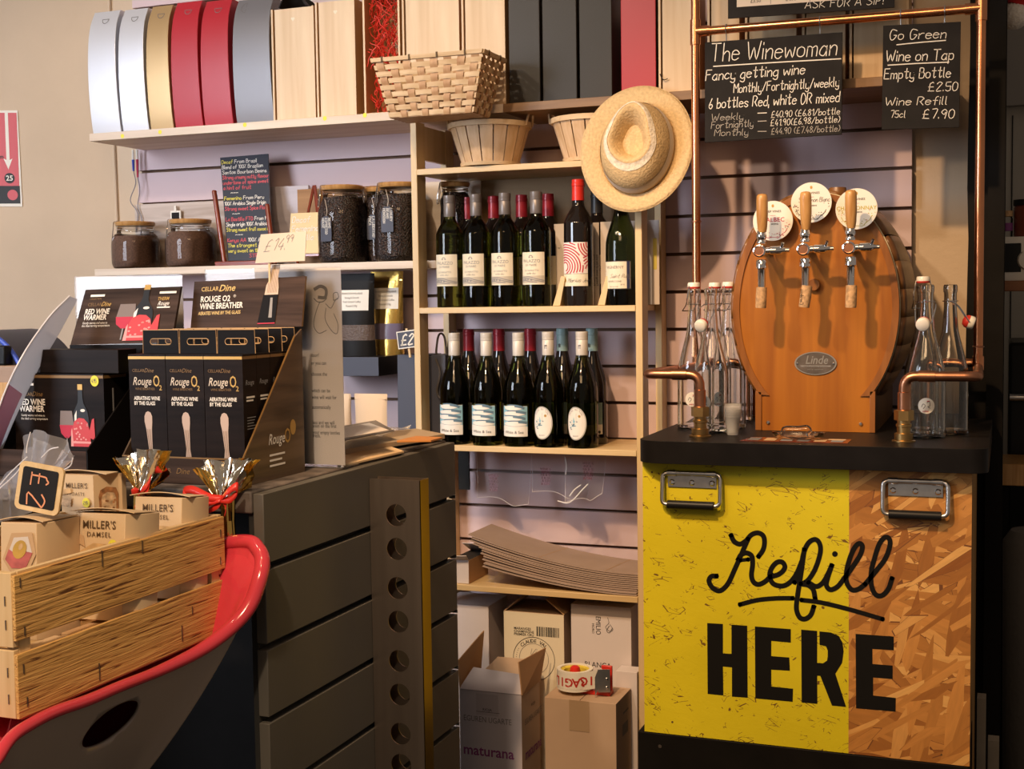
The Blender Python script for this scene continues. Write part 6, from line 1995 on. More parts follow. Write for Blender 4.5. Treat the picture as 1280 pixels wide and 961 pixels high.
# ================================================================== swing-top bottles
def swing_bottle(loc, label, stopper, rz=0.0, group=None, sticker=True, H=.318, open_=False, tag_a=0.0):
    t = thing('swing_top_bottle', label, 'glass bottle', loc, 0, group)
    x, y, z = loc
    R = .0385
    out = [(p.x, p.y) for p in smooth([(0, .005), (R * .7, .003), (R * .94, 0), (R, .008), (R, .07), (R, .118), (R * .97, .136), (R * .80, .165), (R * .62, .192), (R * .45, .22), (.0148, .25), (.0132, .272), (.0132, .300), (.0145, .303), (.0145, .314), (.0125, .318)], 3)]
    inn = [(max(0, r - .0030), max(zz, .009)) for r, zz in out[:-1]]
    mb = MB(); mb.lathe(out + inn[::-1], clear_glass, loc, 32); mb.build('bottle_glass', t, ang=60)
    c = V(loc); a = rz; d = V((math.cos(a), math.sin(a), 0)); s_ = V((-d.y, d.x, 0))
    mb = MB()
    mb.tube([c + V((.0152 * math.cos(q), .0152 * math.sin(q), .283)) for q in [2 * PI * i / 24 for i in range(24)]], .0012, chrome, 6, closed=True)
    if not open_:
        top = c + V((0, 0, H + .006))
        for sg in (1, -1):
            mb.tube(smooth([top + s_ * .015 * sg, c + s_ * .021 * sg + V((0, 0, .300)), c + s_ * .0185 * sg + V((0, 0, .283)) + d * .006, c + s_ * .017 * sg + V((0, 0, .268)) + d * .020], 4), .0013, chrome, 6)
        mb.tube([c + s_ * .017 + V((0, 0, .268)) + d * .020, c - s_ * .017 + V((0, 0, .268)) + d * .020], .0013, chrome, 6)
        mb.build('wire_bail', t)
        mb = MB(); mb.lathe([(0, H + .0005), (.0135, H + .0005), (.0145, H + .003), (.0145, H + .0045)], red_seal, loc, 20); mb.lathe([(.0145, H + .0045), (.0140, H + .012), (.0125, H + .0145), (0, H + .0148)], ceramic, loc, 20); mb.build('stopper', t)
    else:
        e = c + d * .038 + V((0, 0, .238))
        for sg in (1, -1):
            mb.tube(smooth([c + s_ * .0155 * sg + V((0, 0, .283)), c + s_ * .0205 * sg + d * .016 + V((0, 0, .272)), e + s_ * .0155 * sg], 4), .0013, chrome, 6)
        mb.build('wire_bail', t)
        ax = (d * .9 + V((0, 0, -.35))).normalized(); rot = ax.to_track_quat('Z', 'Y').to_matrix().to_4x4()
        mb = MB(); mb.lathe([(0, -.014), (.009, -.012), (.0135, -.006), (.0140, -.001)], red_seal, e, 20, rot); mb.lathe([(.0140, -.001), (.0145, .003), (.0140, .009), (.012, .011), (0, .0113)], ceramic, e, 20, rot); mb.build('stopper', t, ang=50)
    if sticker:
        f = lambda p, q, h=0.0: cyl(x, y, z, R, .0005, tag_a)(p, q, h)
        mb = MB(); mb.disc(f, 0, .068, .0165, .0165, label_white, n=28, rings=5)
        mb.ribbon(smooth([(-.009, .066), (-.006, .072), (-.002, .068), (-.006, .062)], 4), .001, f, ink, h=.0004)
        mb.ribbon(smooth([(.001, .074), (.006, .077), (.007, .068), (.003, .066), (.008, .063)], 4), .001, f, ink, h=.0004)
        mb.rect(f, .001, .007, .0765, .0785, label_red, .0004); mb.chalk('wine', f, -.007, .055, .005, label_red, .0006, h=.0004)
        mb.build('round_sticker', t)
    return t


GB = 'swing-top bottles left of the barrel'
def onbar(px, py): p = at(px, py, Z=ZT); return (p.x, p.y, ZT + .0006)
A_ = lambda px, y: (at(px, 500, Y=y).x, y, ZT + .0006)
swing_bottle(A_(889, -.575), 'swing-top bottle with hanging white stopper, nearest behind the left brass flange', True, -1.9, GB, open_=True, tag_a=-.25)
swing_bottle(A_(868, -.495), 'closed swing-top bottle at the left end beside the shelf unit', True, 2.6, GB, tag_a=.1)
swing_bottle(A_(911, -.475), 'closed swing-top bottle with clear sticker, left of the barrel', True, 2.7, GB, tag_a=-.35)
swing_bottle(A_(894, -.395), 'closed swing-top bottle at the back behind the stopper bottle', True, 2.9, GB, sticker=False)
swing_bottle((-.612, -.285, ZT + .0006), 'swing-top bottle tucked behind the left side of the barrel', True, 2.2, GB, sticker=False)
GB2 = 'swing-top bottles right of the barrel'
swing_bottle(A_(1158, -.575), 'swing-top bottle with hanging white stopper right of the barrel', True, -1.7, GB2, open_=True, tag_a=.05)
swing_bottle(A_(1187, -.49), 'swing-top bottle with red seal stopper swung out to its right', True, .1, GB2, sticker=False, open_=True)
swing_bottle(A_(1153, -.475), 'closed swing-top bottle hidden behind the front right bottle', True, 2.0, GB2, sticker=False, H=.322)
# shot cups
c = onbar(916, 544)
t = thing('shot_cups', 'stack of clear plastic tasting cups on the worktop by the left bottles', 'plastic cups', c)
for k in range(6):
    mb = MB(); b_ = .0052 * k
    mb.lathe([(0, b_ + .0005), (.0125, b_ + .0005), (.0185, b_ + .040), (.0195, b_ + .0405), (.0195, b_ + .0415), (.0178, b_ + .0412), (.0118, b_ + .0018), (0, b_ + .0018)], cup_plastic, c, 24)
    mb.build('cup', t, ang=60)

# ================================================================== back room at the far right
t = thing('white_machine', 'white framed black appliance with a round white dial in the back room', 'appliance', (.08, .5, 1.40))
Y0 = .45
zt_, zb_ = at(1262, 296, Y=Y0).z, at(1262, 351, Y=Y0).z
mb = MB(); mb.box(-.03, .22, Y0, Y0 + .25, zb_, zt_, ceramic); mb.box(-.028, .035, Y0 - .002, Y0 - .0002, zb_ + .024, zt_ - .018, black_rub); mb.build('housing', t, .004)
p = at(1285, 325, Y=Y0); mb = MB(); mb.lathe([(0, .012), (.024, .011), (.028, .004), (.028, 0)], ceramic, (p.x, Y0, p.z), 24, RX90); mb.build('dial', t)
t = thing('kitchen_shelf', 'brown back room shelf carrying the white appliance', 'shelf', (.1, .5, 1.36))
mb = MB(); mb.box(-.03, .44, Y0 - .03, Y0 + .3, at(1262, 364, Y=Y0).z, zb_ - .0005, W('red_brown_shelf', (.25, .09, .03), (.36, .15, .05), 'x', 30, .06, .4)); mb.box(.41, .43, Y0 + .05, Y0 + .29, .0005, at(1262, 364, Y=Y0).z, black_paint); mb.build('board', t, .002)
zj = zt_ + .0005
p = at(1259, 290, Y=Y0 + .05)
t = thing('spice_jar', 'small jar with cork lid and purple label in the back room', 'jar', (p.x, Y0 + .05, zj))
mb = MB(); mb.lathe([(0, 0), (.013, 0), (.0145, .004), (.0145, .052), (.012, .058)], jar_glass, (p.x, Y0 + .05, zj), 18); mb.build('glass_jar', t)
mb = MB(); mb.lathe([(.0150, .018), (.0150, .040)], M('purple_label', (.22, .05, .20), .6), (p.x, Y0 + .05, zj), 18); mb.build('label', t)
mb = MB(); mb.lathe([(.0146, .058), (.0155, .059), (.0155, .074), (0, .075)], cork, (p.x, Y0 + .05, zj), 18); mb.build('cork_lid', t)
p = at(1282, 290, Y=Y0 + .06)
t = thing('sauce_jar', 'taller brown jar with black lid in the back room', 'jar', (p.x, Y0 + .06, zj))
mb = MB(); mb.lathe([(0, 0), (.030, 0), (.032, .004), (.032, .082), (.028, .09)], M('red_brown_preserve', (.16, .035, .018), .15), (p.x, Y0 + .06, zj), 24); mb.build('jar_body', t)
mb = MB(); mb.lathe([(.0335, .088), (.0335, .104), (0, .105)], black_rub, (p.x, Y0 + .06, zj), 24); mb.build('lid', t)
t = thing('black_cooker', 'dark glossy kitchen appliance under the brown shelf in the back room', 'appliance', (.2, .8, 0))
mb = MB(); mb.box(.006, .5, .76, 1.2, .0005, 1.27, black_rub); mb.build('body', t, .01)
mb = MB(); p = at(1262, 497, Y=.73); mb.tube([V((.01, .745, p.z)), V((.4, .745, p.z))], .012, steel, 10); mb.build('door_rail', t)
t = thing('low_bench', 'brown edged low bench in the dark back room', 'bench', (.1, .55, 0))
za, zb_ = at(1262, 580, Y=.5).z, at(1262, 607, Y=.5).z
mb = MB(); mb.box(-.018, .4, .5, .74, zb_, za, handle_oak); mb.build('board', t, .002)
mb = MB(); mb.box(-.010, .01, .52, .72, 0.0005, zb_, black_paint); mb.build('leg', t)
p = at(1268, 690, Y=.35)
mb = MB(); mb.lathe([(0, .0), (.07, .0), (.085, .02), (.09, p.z + .03), (.07, p.z + .06), (0, p.z + .06)], M('dark_grey_cloth', (.12, .11, .10), .9, bump=.5, bs=60), (.085, .36, .001), 24)
tag(mb.build('waste_bin'), 'dark grey rounded bin on the floor of the back room', 'bin')
for (px0, px1, pt, yy, lab) in ((1216, 1226, 872, -.50, 'grey offcut of timber standing beside the chipboard panel'), (1231, 1249, 925, -.42, 'short grey block on the floor at the foot of the black post')):
    a, b = at(px0, pt, Y=yy).x, at(px1, pt, Y=yy).x
    mb = MB(); mb.box(max(a, -.052 if px0 < 1230 else -.03), b if px0 > 1230 else -.034, yy, yy + .04, .0006, at(px0, pt, Y=yy).z, M('greyed_timber', (.22, .19, .15), .8, var=.2)); tag(mb.build('timber_block'), lab, 'wood block')
# santa hat
p = at(1268, 20, Y=.2)
t = thing('santa_hat', 'red santa hat with white pompom hanging at the top right', 'santa hat', tuple(p))
mb = MB(); Rn = random.Random(4)
def pomf(u, v):
    a, b = 2 * PI * u, PI * v
    d = V((math.cos(a) * math.sin(b), math.sin(a) * math.sin(b), math.cos(b)))
    return p + d * (.034 + .0025 * math.sin(13 * a + 5 * b) * math.sin(b))
mb.grid(pomf, 32, 18, fluff, wrap=True); mb.build('pompom', t, ang=80)
mb = MB(); mb.tube(smooth([p + V((.002, 0, .028)), p + V((.02, 0, .07)), p + V((.05, .0, .16)), p + V((.07, 0, .3))], 5), [.022 + .0028 * i for i in range(16)], santa_red, 18); mb.build('cone', t)
mb = MB(); mb.rod(p + V((.07, 0, .3)), p + V((.07, 0, .5)), .003, steel); mb.build('hanging_wire', t)

# ================================================================== grey slatted counter on the left
XC = -1.105; YN, YFAR = -1.640, -.872; TOPZ = 1.12
t = thing('shop_counter', 'grey slatted counter with a worn dark top carrying the wine gadget displays', 'counter', (-1.45, -1.25, 0))
gz = [.998, .8685, .7485, .625, .50, .375, .25, .125]
mb = MB(); zt_ = TOPZ - .004
for z in gz + [0.0005]:
    mb.box(XC - .019, XC, YN, YFAR, z + (.005 if z > .01 else 0), zt_, grey_slat)
    zt_ = z - .006
mb.build('slat_board', t, .0012)
mb = MB(); mb.box(XC - .030, XC - .0192, YN + .004, YFAR - .004, .0005, TOPZ - .03, dark_gap)
mb.box(XC - .72, XC - .0305, YFAR - .02, YFAR - .002, .0005, TOPZ - .037, black_paint); mb.box(XC - .72, XC - .70, YN + .02, YFAR - .02, .0005, TOPZ - .037, black_paint)
mb.box(XC - .72, XC - .0305, -1.30, -1.28, .0005, TOPZ - .037, black_paint)
mb.build('carcass', t)
mb = MB()
mb.box(-1.85, XC - .0195, YN - .004, YFAR, TOPZ - .036, TOPZ, worn_top)
mb.build('worktop', t, .003)
for z in gz[:5]:   # small bright channel ends at the far edge
    mb = MB(); mb.box(XC - .016, XC - .001, YFAR + .0002, YFAR + .002, z - .004, z + .004, steel); mb.build('channel_end', t)
# steel bottle rack
t = thing('bottle_rack', 'brushed steel wine rack with round holes fixed to the grey counter', 'wine rack', (-1.05, -1.26, .0))
XA_, XB_ = XC + .0008, at(527, 700, Y=-1.274).x
yF, yB = -1.274, -1.238; zt_ = 1.092
holes = []
for (hx, hy) in ((496, 644), (493.5, 686), (497, 735), (497.5, 777), (498.5, 826), (499.5, 868), (501, 917), (502.5, 956), (503, 1005), (504, 1046)):
    p = at(hx, hy, Y=yF); holes.append((p.x, p.z))
hx0 = sum(h[0] for h in holes) / len(holes)
rh = .0208
def plate(mb, y0, y1, mat):
    """a plate with round holes, built as a strip of square cells"""
    zs_ = sorted([h[1] for h in holes]); edges = [.30] + [(a + b) / 2 for a, b in zip(zs_, zs_[1:])] + [zt_]
    for zc, za, zb in zip(zs_, edges, edges[1:]):
        n_ = 40
        for y in (y0, y1):
            ins, outs = [], []
            for k in range(n_):
                a = 2 * PI * k / n_; c, s_ = math.cos(a), math.sin(a)
                ins.append(V((hx0 + rh * c, y, zc + rh * s_)))
                tx = ((XB_ if c > 0 else XA_) - hx0) / c if abs(c) > 1e-6 else 1e9
                tz = ((zb if s_ > 0 else za) - zc) / s_ if abs(s_) > 1e-6 else 1e9
                q = min(tx, tz); outs.append(V((hx0 + q * c, y, zc + q * s_)))
            # add true corners
            pts = ins + outs
            fs = [(k, (k + 1) % n_, n_ + (k + 1) % n_, n_ + k) for k in range(n_)]
            mb.add(pts, fs, mat)
            for k in range(n_):
                a, b = outs[k], outs[(k + 1) % n_]
                if abs(a.x - b.x) > 1e-6 and abs(a.z - b.z) > 1e-6:
                    cx_ = a.x if abs(a.x - XA_) < 1e-5 or abs(a.x - XB_) < 1e-5 else b.x
                    cz_ = a.z if abs(a.z - za) < 1e-5 or abs(a.z - zb) < 1e-5 else b.z
                    mb.add([a, b, V((cx_, y, cz_))], [(0, 1, 2)], mat)
        ring = [(rh * math.cos(2 * PI * k / n_), rh * math.sin(2 * PI * k / n_)) for k in range(n_)]
        mb.add([V((hx0 + a, y0, zc + b)) for a, b in ring] + [V((hx0 + a, y1, zc + b)) for a, b in ring], [(k, (k + 1) % n_, n_ + (k + 1) % n_, n_ + k) for k in range(n_)], mat)
mb = MB(); plate(mb, yF, yF + .0016, steel_brushed)
mb.box(XA_, XB_, yF, yF + .0016, zt_, zt_ + .0002, steel_brushed); mb.build('front_plate', t, ang=20)
mb = MB(); plate(mb, yB - .0016, yB, steel_brushed); mb.build('rear_plate', t, ang=20)
mb = MB(); mb.box(XB_ - .0016, XB_ + .0004, yF, yB, .30, zt_, steel_gold); mb.build('outer_strip', t)
mb = MB(); mb.box(XA_, XA_ + .0014, yF + .002, yB - .002, .30, zt_ - .004, steel_brushed); mb.build('back_strip', t)

# ---- leaflets and sleeves at the far end of the counter top
def sheet(pts, z0, th, mat, label, cat='paper', rise=(0, 0, 0, 0), name='paper_sheet', group=None):
    P_ = [at(px, py, Z=z0) for px, py in pts]
    P_ = [V((min(p.x, XC + .03), p.y, z0 + r)) for p, r in zip(P_, rise)]
    mb = MB(); mb.hexa([p for p in P_] + [p + V((0, 0, th)) for p in P_], mat)
    return tag(mb.build(name, bevel=.0004), label, cat, group)


zc_ = TOPZ + .0006
sheet([(430, 583), (505, 566), (470, 556), (425, 566)], zc_, .004, kraft_pale, 'crumpled pale brown envelope at the counter edge', 'envelope', (0, 0, .004, 0), 'envelope')
sheet([(430, 568), (556, 548), (520, 541), (428, 550)], zc_ + .005, .010, M('tan_leaflets', (.40, .30, .20), .5), 'thin stack of tan leaflets under the clear sleeve', 'leaflets', (0, 0, 0, 0), 'leaflet_stack')
mb = MB(); A, B, C_, D = at(425, 556, Z=zc_ + .017), at(505, 543, Z=zc_ + .017), at(514, 536, Z=zc_ + .017), at(425, 545, Z=zc_ + .017)
mb.slab(lambda u, v: (A * (1 - u) + B * u) * (1 - v) + (D * (1 - u) + C_ * u) * v + V((0, 0, .003 + .010 * abs(math.sin(5 * u + 2 * v)))), 22, 6, .0008, M('clear_sleeve', (.75, .72, .68), .08, alpha=.35))
tag(mb.build('plastic_sleeve'), 'crinkled clear plastic sleeve lying on the leaflets', 'plastic sleeve')
sheet([(425, 552), (493, 539), (470, 533), (425, 541)], zc_ + .034, .0016, M('dark_folder', (.10, .085, .08), .4), 'dark folder under the white sheet at the far counter end', 'folder', (0, 0, .012, .012), 'folder')
sheet([(428, 548), (486, 538), (462, 534), (428, 540)], zc_ + .049, .0012, paper, 'white sheet lying on the dark folder', 'paper', (0, 0, .008, .008))
sheet([(496, 553), (557, 553), (562, 549), (520, 547)], zc_ + .017, .004, M('orange_wood_strip', (.50, .20, .05), .5), 'orange wooden ruler at the far end of the counter', 'ruler', name='ruler')
for px0, px1, lab in ((437, 478, 'upright white pouch standing behind the papers on the counter'), (418, 432, 'white pouch mostly hidden behind the printed sheet stand')):
    pouch(px0, px1, 492, TOPZ + .0006, -.905, bag_white, lab, lab=False, th=.03)

# ---- printed sheets in clear stands
def stand(x0, x1, y, z1, label, draw=None, tilt=.0):
    t = thing('sign_stand', label, 'sign', ((x0 + x1) / 2, y, TOPZ))
    f = planar((x0, y, TOPZ + .001), (1, 0, 0), (0, tilt, 1), 0); wd_, hh = x1 - x0, z1 - TOPZ
    mb = MB(); mb.prism([(.002, .003), (wd_ - .002, .003), (wd_ - .002, hh), (.002, hh)], f, -.0004, .0003, paper)
    if draw: draw(mb, f, wd_, hh)
    mb.build('printed_sheet', t)
    mb = MB(); mb.prism([(0, 0), (wd_, 0), (wd_, hh + .003), (0, hh + .003)], f, .0030, .0048, acrylic); mb.build('acrylic_front', t)
    mb = MB(); mb.box(x0, x1, y - .020, y + .05, TOPZ + .0004, TOPZ + .0018, acrylic); mb.build('acrylic_foot', t)


def draw_refill(mb, f, wd_, hh):
    rs = [('Bringing your own bottle', 'door?', .52), ('We can deliver', 'or you can', .485), ('Fill it today and', 'choose the', .435), ('There is a deposit', 'which can be', .36), ('Pop in and the', 'wine will wait for', .33), ('It renews', 'automatically', .285),
          ('We do not mind', 'less and we will', .215), ('Put your name down', 'soon on the first', .20), ('Drop off with', 'your empty bottles', .170), ('Every month', 'fresh.', .155)]
    for a, b, v in rs:
        mb.text(b, f, wd_ * .765, hh * v * 1.12 - .01, .0098, ink, .01, h=.0004, sx=.74); mb.text(a, f, wd_ * .30, hh * v * 1.12 - .01, .0098, ink, .01, h=.0004, sx=.80)
    mb.rect(f, wd_ * .60, wd_ * .865, hh * .66, hh * .9, M('pale_grey_print', (.48, .44, .43), .7), .0002)
    cx_, cy_ = wd_ * .84, hh * .80
    for q, w_ in (([(-.010, .035), (.002, .040), (.013, .034), (.011, .020), (-.002, .020)], .006), ([(-.012, .018), (-.005, .012), (.006, .012), (.014, .018)], .0016), ([(0, .012), (-.008, -.005), (-.014, -.03), (-.004, -.045), (.012, -.04)], .0013),
                  ([(.012, .008), (.022, .0), (.030, .012), (.036, .018)], .0013), ([(.012, .0), (.010, -.02), (.022, -.04), (.033, -.046), (.036, -.030), (.028, -.01)], .0013), ([(.028, .014), (.038, .018), (.036, .028), (.028, .026), (.028, .014)], .0013)):
        mb.ribbon(smooth([(cx_ + a, cy_ + b) for a, b in q], 4), w_, f, ink_soft, h=.0006)


YS = -1.335
stand(at(258, 345, Y=YS).x, at(409, 345, Y=YS).x + .030, YS, at(408, 336, Y=YS).z, 'printed white sheet in a clear stand behind the wine breather boxes', draw_refill)
stand(at(95, 347, Y=-1.32).x, at(229, 345, Y=-1.32).x, -1.32, at(160, 347, Y=-1.32).z, 'blank side of a white sheet in a clear stand behind the red wine warmer boxes', lambda mb, f, w_, h_: mb.rect(f, w_ * .05, w_ * .95, h_ * .93, h_ * .94, label_white, .0004))
# leaning leaflet holder at the far left
P4 = [at(2, 545, Y=-1.60), at(50, 460, Y=-1.50), at(96, 374, Y=-1.42), at(86, 371, Y=-1.44), at(6, 474, Y=-1.60)]
t = thing('leaflet_sheet', 'curved clear leaflet holder leaning at the left of the red wine warmer boxes', 'leaflet holder', tuple(at(20, 600, Y=-1.6)))
mb = MB()
c_ = [at(-14, 575, Y=-1.62), at(46, 555, Y=-1.52), at(98, 374, Y=-1.44), at(86, 370, Y=-1.47)]
q_ = lambda u, v: None
lft = smooth([at(-20, 590, Y=-1.62), at(-2, 512, Y=-1.61), at(25, 450, Y=-1.58), at(60, 398, Y=-1.52), at(87, 370, Y=-1.47)], 4)
rgt = smooth([at(-8, 590, Y=-1.58), at(16, 530, Y=-1.56), at(48, 462, Y=-1.53), at(75, 415, Y=-1.49), at(97, 374, Y=-1.45)], 4)
nL = len(lft) - 1
leaf_m = thin_glass('frosted_leaflet', ior=1.4, rough=.1, haze=.62)
mb.slab(lambda u, v: lft[round(v * nL)] * (1 - u) + rgt[round(v * nL)] * u, 4, nL, .0012, leaf_m)
mb.tube(lft, .0016, M('bright_leaf_edge', (.72, .70, .74), .3), 6)
mb.build('sheet_body', t)
mb = MB(); f_ = lambda u, v: (lft[round(v * nL)] * (1 - u) + rgt[round(v * nL)] * u) + V((.001, -.0022, .0006))
nz_ = max(1, int(nL * .42)); k_ = nz_ / nL
mb.grid(lambda u, v: f_(.04 + .8 * u, v * k_), 4, nz_, M('lilac_print', (.68, .38, .70), .4)); mb.build('lilac_print', t)

# ================================================================== red wine warmer display
DIN = 'CELLAR'


def warmer_art(mb, f, wd_, hh, hdr=False):
    """front print: lettering, glass and bottle with its red warmer"""
    X = lambda v: wd_ * v
    Z = lambda v: hh * v
    if hdr:
        mb.rect(f, X(.08), X(.23), Z(.86), Z(.90), white_print, .0005); mb.text('COLLECTION', f, X(.08), Z(.805), Z(.05), gold_dim, .01, h=.0005, sx=.8)
        mb.text('CELLAR', f, X(.075), Z(.69), Z(.085), gold_dim, .0, h=.0005); mb.text('Dine', f, X(.215), Z(.685), Z(.115), gold_print, .01, shear=.35, h=.0005, sx=.9)
        mb.text('RED WINE', f, X(.065), Z(.545), Z(.135), white_print, .024, h=.0006, sx=.80); mb.text('WARMER', f, X(.065), Z(.44), Z(.135), white_print, .024, h=.0006, sx=.84)
        mb.text('Gently warms red wine to', f, X(.07), Z(.365), Z(.06), white_print, h=.0005, sx=.8); mb.text('the ideal serving temperature', f, X(.07), Z(.315), Z(.06), white_print, h=.0005, sx=.8)
        mb.rect(f, X(.80), X(.97), Z(.88), Z(.92), white_print, .0005)
        mb.text('THERM', f, X(.79), Z(.76), Z(.085), gold_print, .02, shear=.2, h=.0005, sx=.85); mb.text('Rouge', f, X(.80), Z(.67), Z(.105), white_print, .01, shear=.35, h=.0005, sx=.85); mb.rect(f, X(.80), X(.93), Z(.62), Z(.645), white_print, .0005)
        bx, bz, sx, sz = .665, .05, .36, 1.0
        gx, gz = -.46, .22
    else:
        mb.rect(f, X(.055), X(.23), Z(.875), Z(.90), white_print, .0005); mb.text('COLLECTION', f, X(.055), Z(.845), Z(.03), pencil, .01, h=.0005, sx=.8)
        mb.text('CELLAR', f, X(.06), Z(.768), Z(.05), gold_dim, h=.0005); mb.text('Dine', f, X(.205), Z(.765), Z(.07), gold_dim, .01, shear=.35, h=.0005)
        mb.text('RED WINE', f, X(.055), Z(.675), Z(.088), white_print, .024, h=.0006, sx=.82); mb.text('WARMER', f, X(.06), Z(.605), Z(.088), white_print, .024, h=.0006, sx=.86)
        mb.text('Gently warms red wine to', f, X(.075), Z(.555), Z(.034), white_print, h=.0005, sx=.85); mb.text('the ideal serving temperature', f, X(.075), Z(.520), Z(.034), white_print, h=.0005, sx=.85)
        bx, bz, sx, sz = .745, .255, .29, .64
        gx, gz = -.55, .13
    tr = lambda p: (X(bx + p[0] * sx), Z(bz + p[1] * sz))
    mb.poly([tr(p) for p in [(-.30, .0), (-.30, .45), (-.26, .56), (-.11, .70), (-.085, .78), (-.085, .93), (.085, .93), (.085, .78), (.11, .70), (.26, .56), (.30, .45), (.30, .0)]], f, M_BOTP, .0006)
    mb.poly([tr(p) for p in ((-.09, .91), (-.09, 1.0), (.09, 1.0), (.09, .91))], f, gold_print, .0007)
    mb.poly([tr(p) for p in ((-.24, .38), (-.24, .50), (-.15, .58), (-.17, .38))], f, white_print, .0008)
    mb.disc(f, *tr((.08, .58)), X(sx * .09), Z(sz * .025), white_print, .0008, 12)
    mb.poly([tr(p) for p in ((-.36, 0.0), (-.36, .22), (-.26, .40), (-.08, .46), (.12, .45), (.26, .38), (.34, .22), (.36, 0))], f, M_WARM, .0010)
    mb.poly([tr(p) for p in ((.26, .16), (.42, .44), (.50, .46), (.52, .10))], f, M_WARM, .0011)
    mb.poly([tr(p) for p in ((-.40, 0), (-.38, .24), (-.34, .30), (-.31, .12), (-.30, 0))], f, M_WARM2, .0012)
    for k in range(18): mb.disc(f, *tr((random.uniform(-.28, .28), random.uniform(.06, .38))), X(sx * .035), Z(sz * .016), M_WARM2, .0014, 8)
    mb.poly([tr(p) for p in ((-.36, .05), (.36, .05), (.36, .085), (-.36, .085))], f, M_WARM2, .0013)
    g = lambda a, b: tr((gx + a, gz + b))
    mb.poly([g(-.26, .20), g(-.22, .44), g(.22, .44), g(.27, .20), g(.2, .06), g(-.2, .06)], f, M_GLASSP, .0007)
    mb.poly([g(-.27, .21), g(-.22, .08), g(-.06, .0), g(.06, .0), g(.22, .08), g(.27, .21)], f, label_red, .0008)
    mb.poly([g(-.02, .02), g(-.02, -.2 if hdr else -.12), g(.02, -.2 if hdr else -.12), g(.02, .02)], f, pencil, .0008)


M_BOTP = M('black_bottle_art', (.006, .005, .005), .4)
M_WARM = M('coral_red_art', (.55, .045, .05), .4); M_WARM2 = M('pink_art', (.72, .30, .28), .4); M_GLASSP = M('grey_glass_art', (.20, .15, .13), .4)


def yellow_sticker(mb, f, x, y, r):
    mb.disc(f, x, y, r, r * 1.12, yellow_dot, .0010, 20); mb.chalk('4.95', f, x - r * .7, y - r * .35, r * .75, ink_soft, r * .09, sx=.75, h=.0014)


YW = -1.535
t = thing('counter_display', 'open black display tray of red wine warmer boxes on the counter', 'display tray', (-1.57, -1.55, TOPZ))
lx0, lx1 = -1.70, at(109, 580, Y=-1.60).x
mb = MB(); mb.box(lx0, lx1, -1.602, -1.598, TOPZ + .0006, at(60, 563, Y=-1.60).z, wood_print); mb.box(lx0, lx1, -1.598, -1.455, TOPZ + .0006, TOPZ + .004, box_black2)
za = at(109, 563, Y=-1.60).z
mb.build('tray_front', t, .0006)
zb_ = za + .115
for X0 in (lx1, lx0):
    mb = MB()
    pl = [(-1.602, TOPZ + .0006), (-1.44, TOPZ + .0006), (-1.44, zb_ + .01), (-1.46, zb_), (-1.602, za)]
    mb.prism(pl, lambda a, b, h: V((X0 + h, a, b)), 0, .003, box_black2)
    mb.build('tray_side', t)
# header card leaning back
h0, h1, h2, h3 = at(88, 431, Y=-1.450), at(214, 428, Y=-1.450), at(226, 358, Y=-1.405), at(107, 362, Y=-1.405)
mb = MB(); th = V((0, .006, 0)); mb.hexa([h0, h1, h1 + th, h0 + th, h3, h2, h2 + th, h3 + th], wood_print)
e = (h3 - h0); uu_ = (h1 - h0).normalized(); wd_ = (h1 - h0).length; hh = e.length
sk_ = e.dot(uu_); f = lambda a, b, h=0.0: h0 + (h1 - h0) * (a / wd_) + (e + ((h2 - h1) - e) * (a / wd_)) * (b / hh) + V((0, -.0008 - h, .0002))
warmer_art(mb, f, wd_, hh, True)
mb.build('header_card', t)
mb = MB(); mb.box(h0.x, h1.x, -1.452, -1.444, TOPZ + .004, h0.z, box_black2); mb.build('header_support', t)


def warmer_box(x0, x1, y0, y1, z0, z1, label, art=True, sticker=None):
    t = thing('wine_warmer_box', label, 'boxed gift', ((x0 + x1) / 2, (y0 + y1) / 2, z0))
    mb = MB(); mb.box(x0, x1, y0, y1, z0, z1, box_black, mats=[box_black2, box_black2, box_black, box_black2, box_black2, box_black2])
    f = planar((x0, y0, z0), (1, 0, 0), (0, 0, 1), .0005); fr = planar((x1, y0, z0), (0, 1, 0), (0, 0, 1), .0005)
    wd_, hh = x1 - x0, z1 - z0
    if art:
        mb.rect(f, 0, wd_, hh * .955, hh * .985, gold_dim, .0004); mb.rect(fr, 0, y1 - y0, hh * .955, hh * .985, gold_dim, .0004)
        warmer_art(mb, f, wd_, hh)
        mb.rect(fr, .022, .026, hh * .6, hh * .85, pencil, .0004); mb.rect(fr, .03, .034, hh * .18, hh * .28, pencil, .0004)
    if sticker: yellow_sticker(mb, f, wd_ * sticker[0], hh * sticker[1], .0088)
    mb.build('printed_box', t, .0008)


xa, xb = at(18, 500, Y=YW).x, at(130, 500, Y=YW).x; zt_ = at(70, 467, Y=YW).z
warmer_box(xa, xb, YW, YW + .062, TOPZ + .0045, zt_, 'black wine warmer box with red artwork at the front of its tray', sticker=(.91, .93))
x2, x3 = at(36, 450, Y=YW + .006).x, at(147, 450, Y=YW + .006).x
z2 = at(90, 437, Y=YW + .006).z
warmer_box(x2, x3, YW + .008, YW + .060, zt_ + .0008, z2, 'plain black box lying on top of the front wine warmer box', art=False)
x4, x5 = at(143, 460, Y=-1.47).x, at(180, 460, Y=-1.47).x
warmer_box(x3 + .003 if x3 + .003 > x4 else x4, x5, -1.468, -1.453, TOPZ + .0045, at(160, 434, Y=-1.47).z, 'black box with yellow sticker between the two displays', art=False, sticker=(.45, .88))

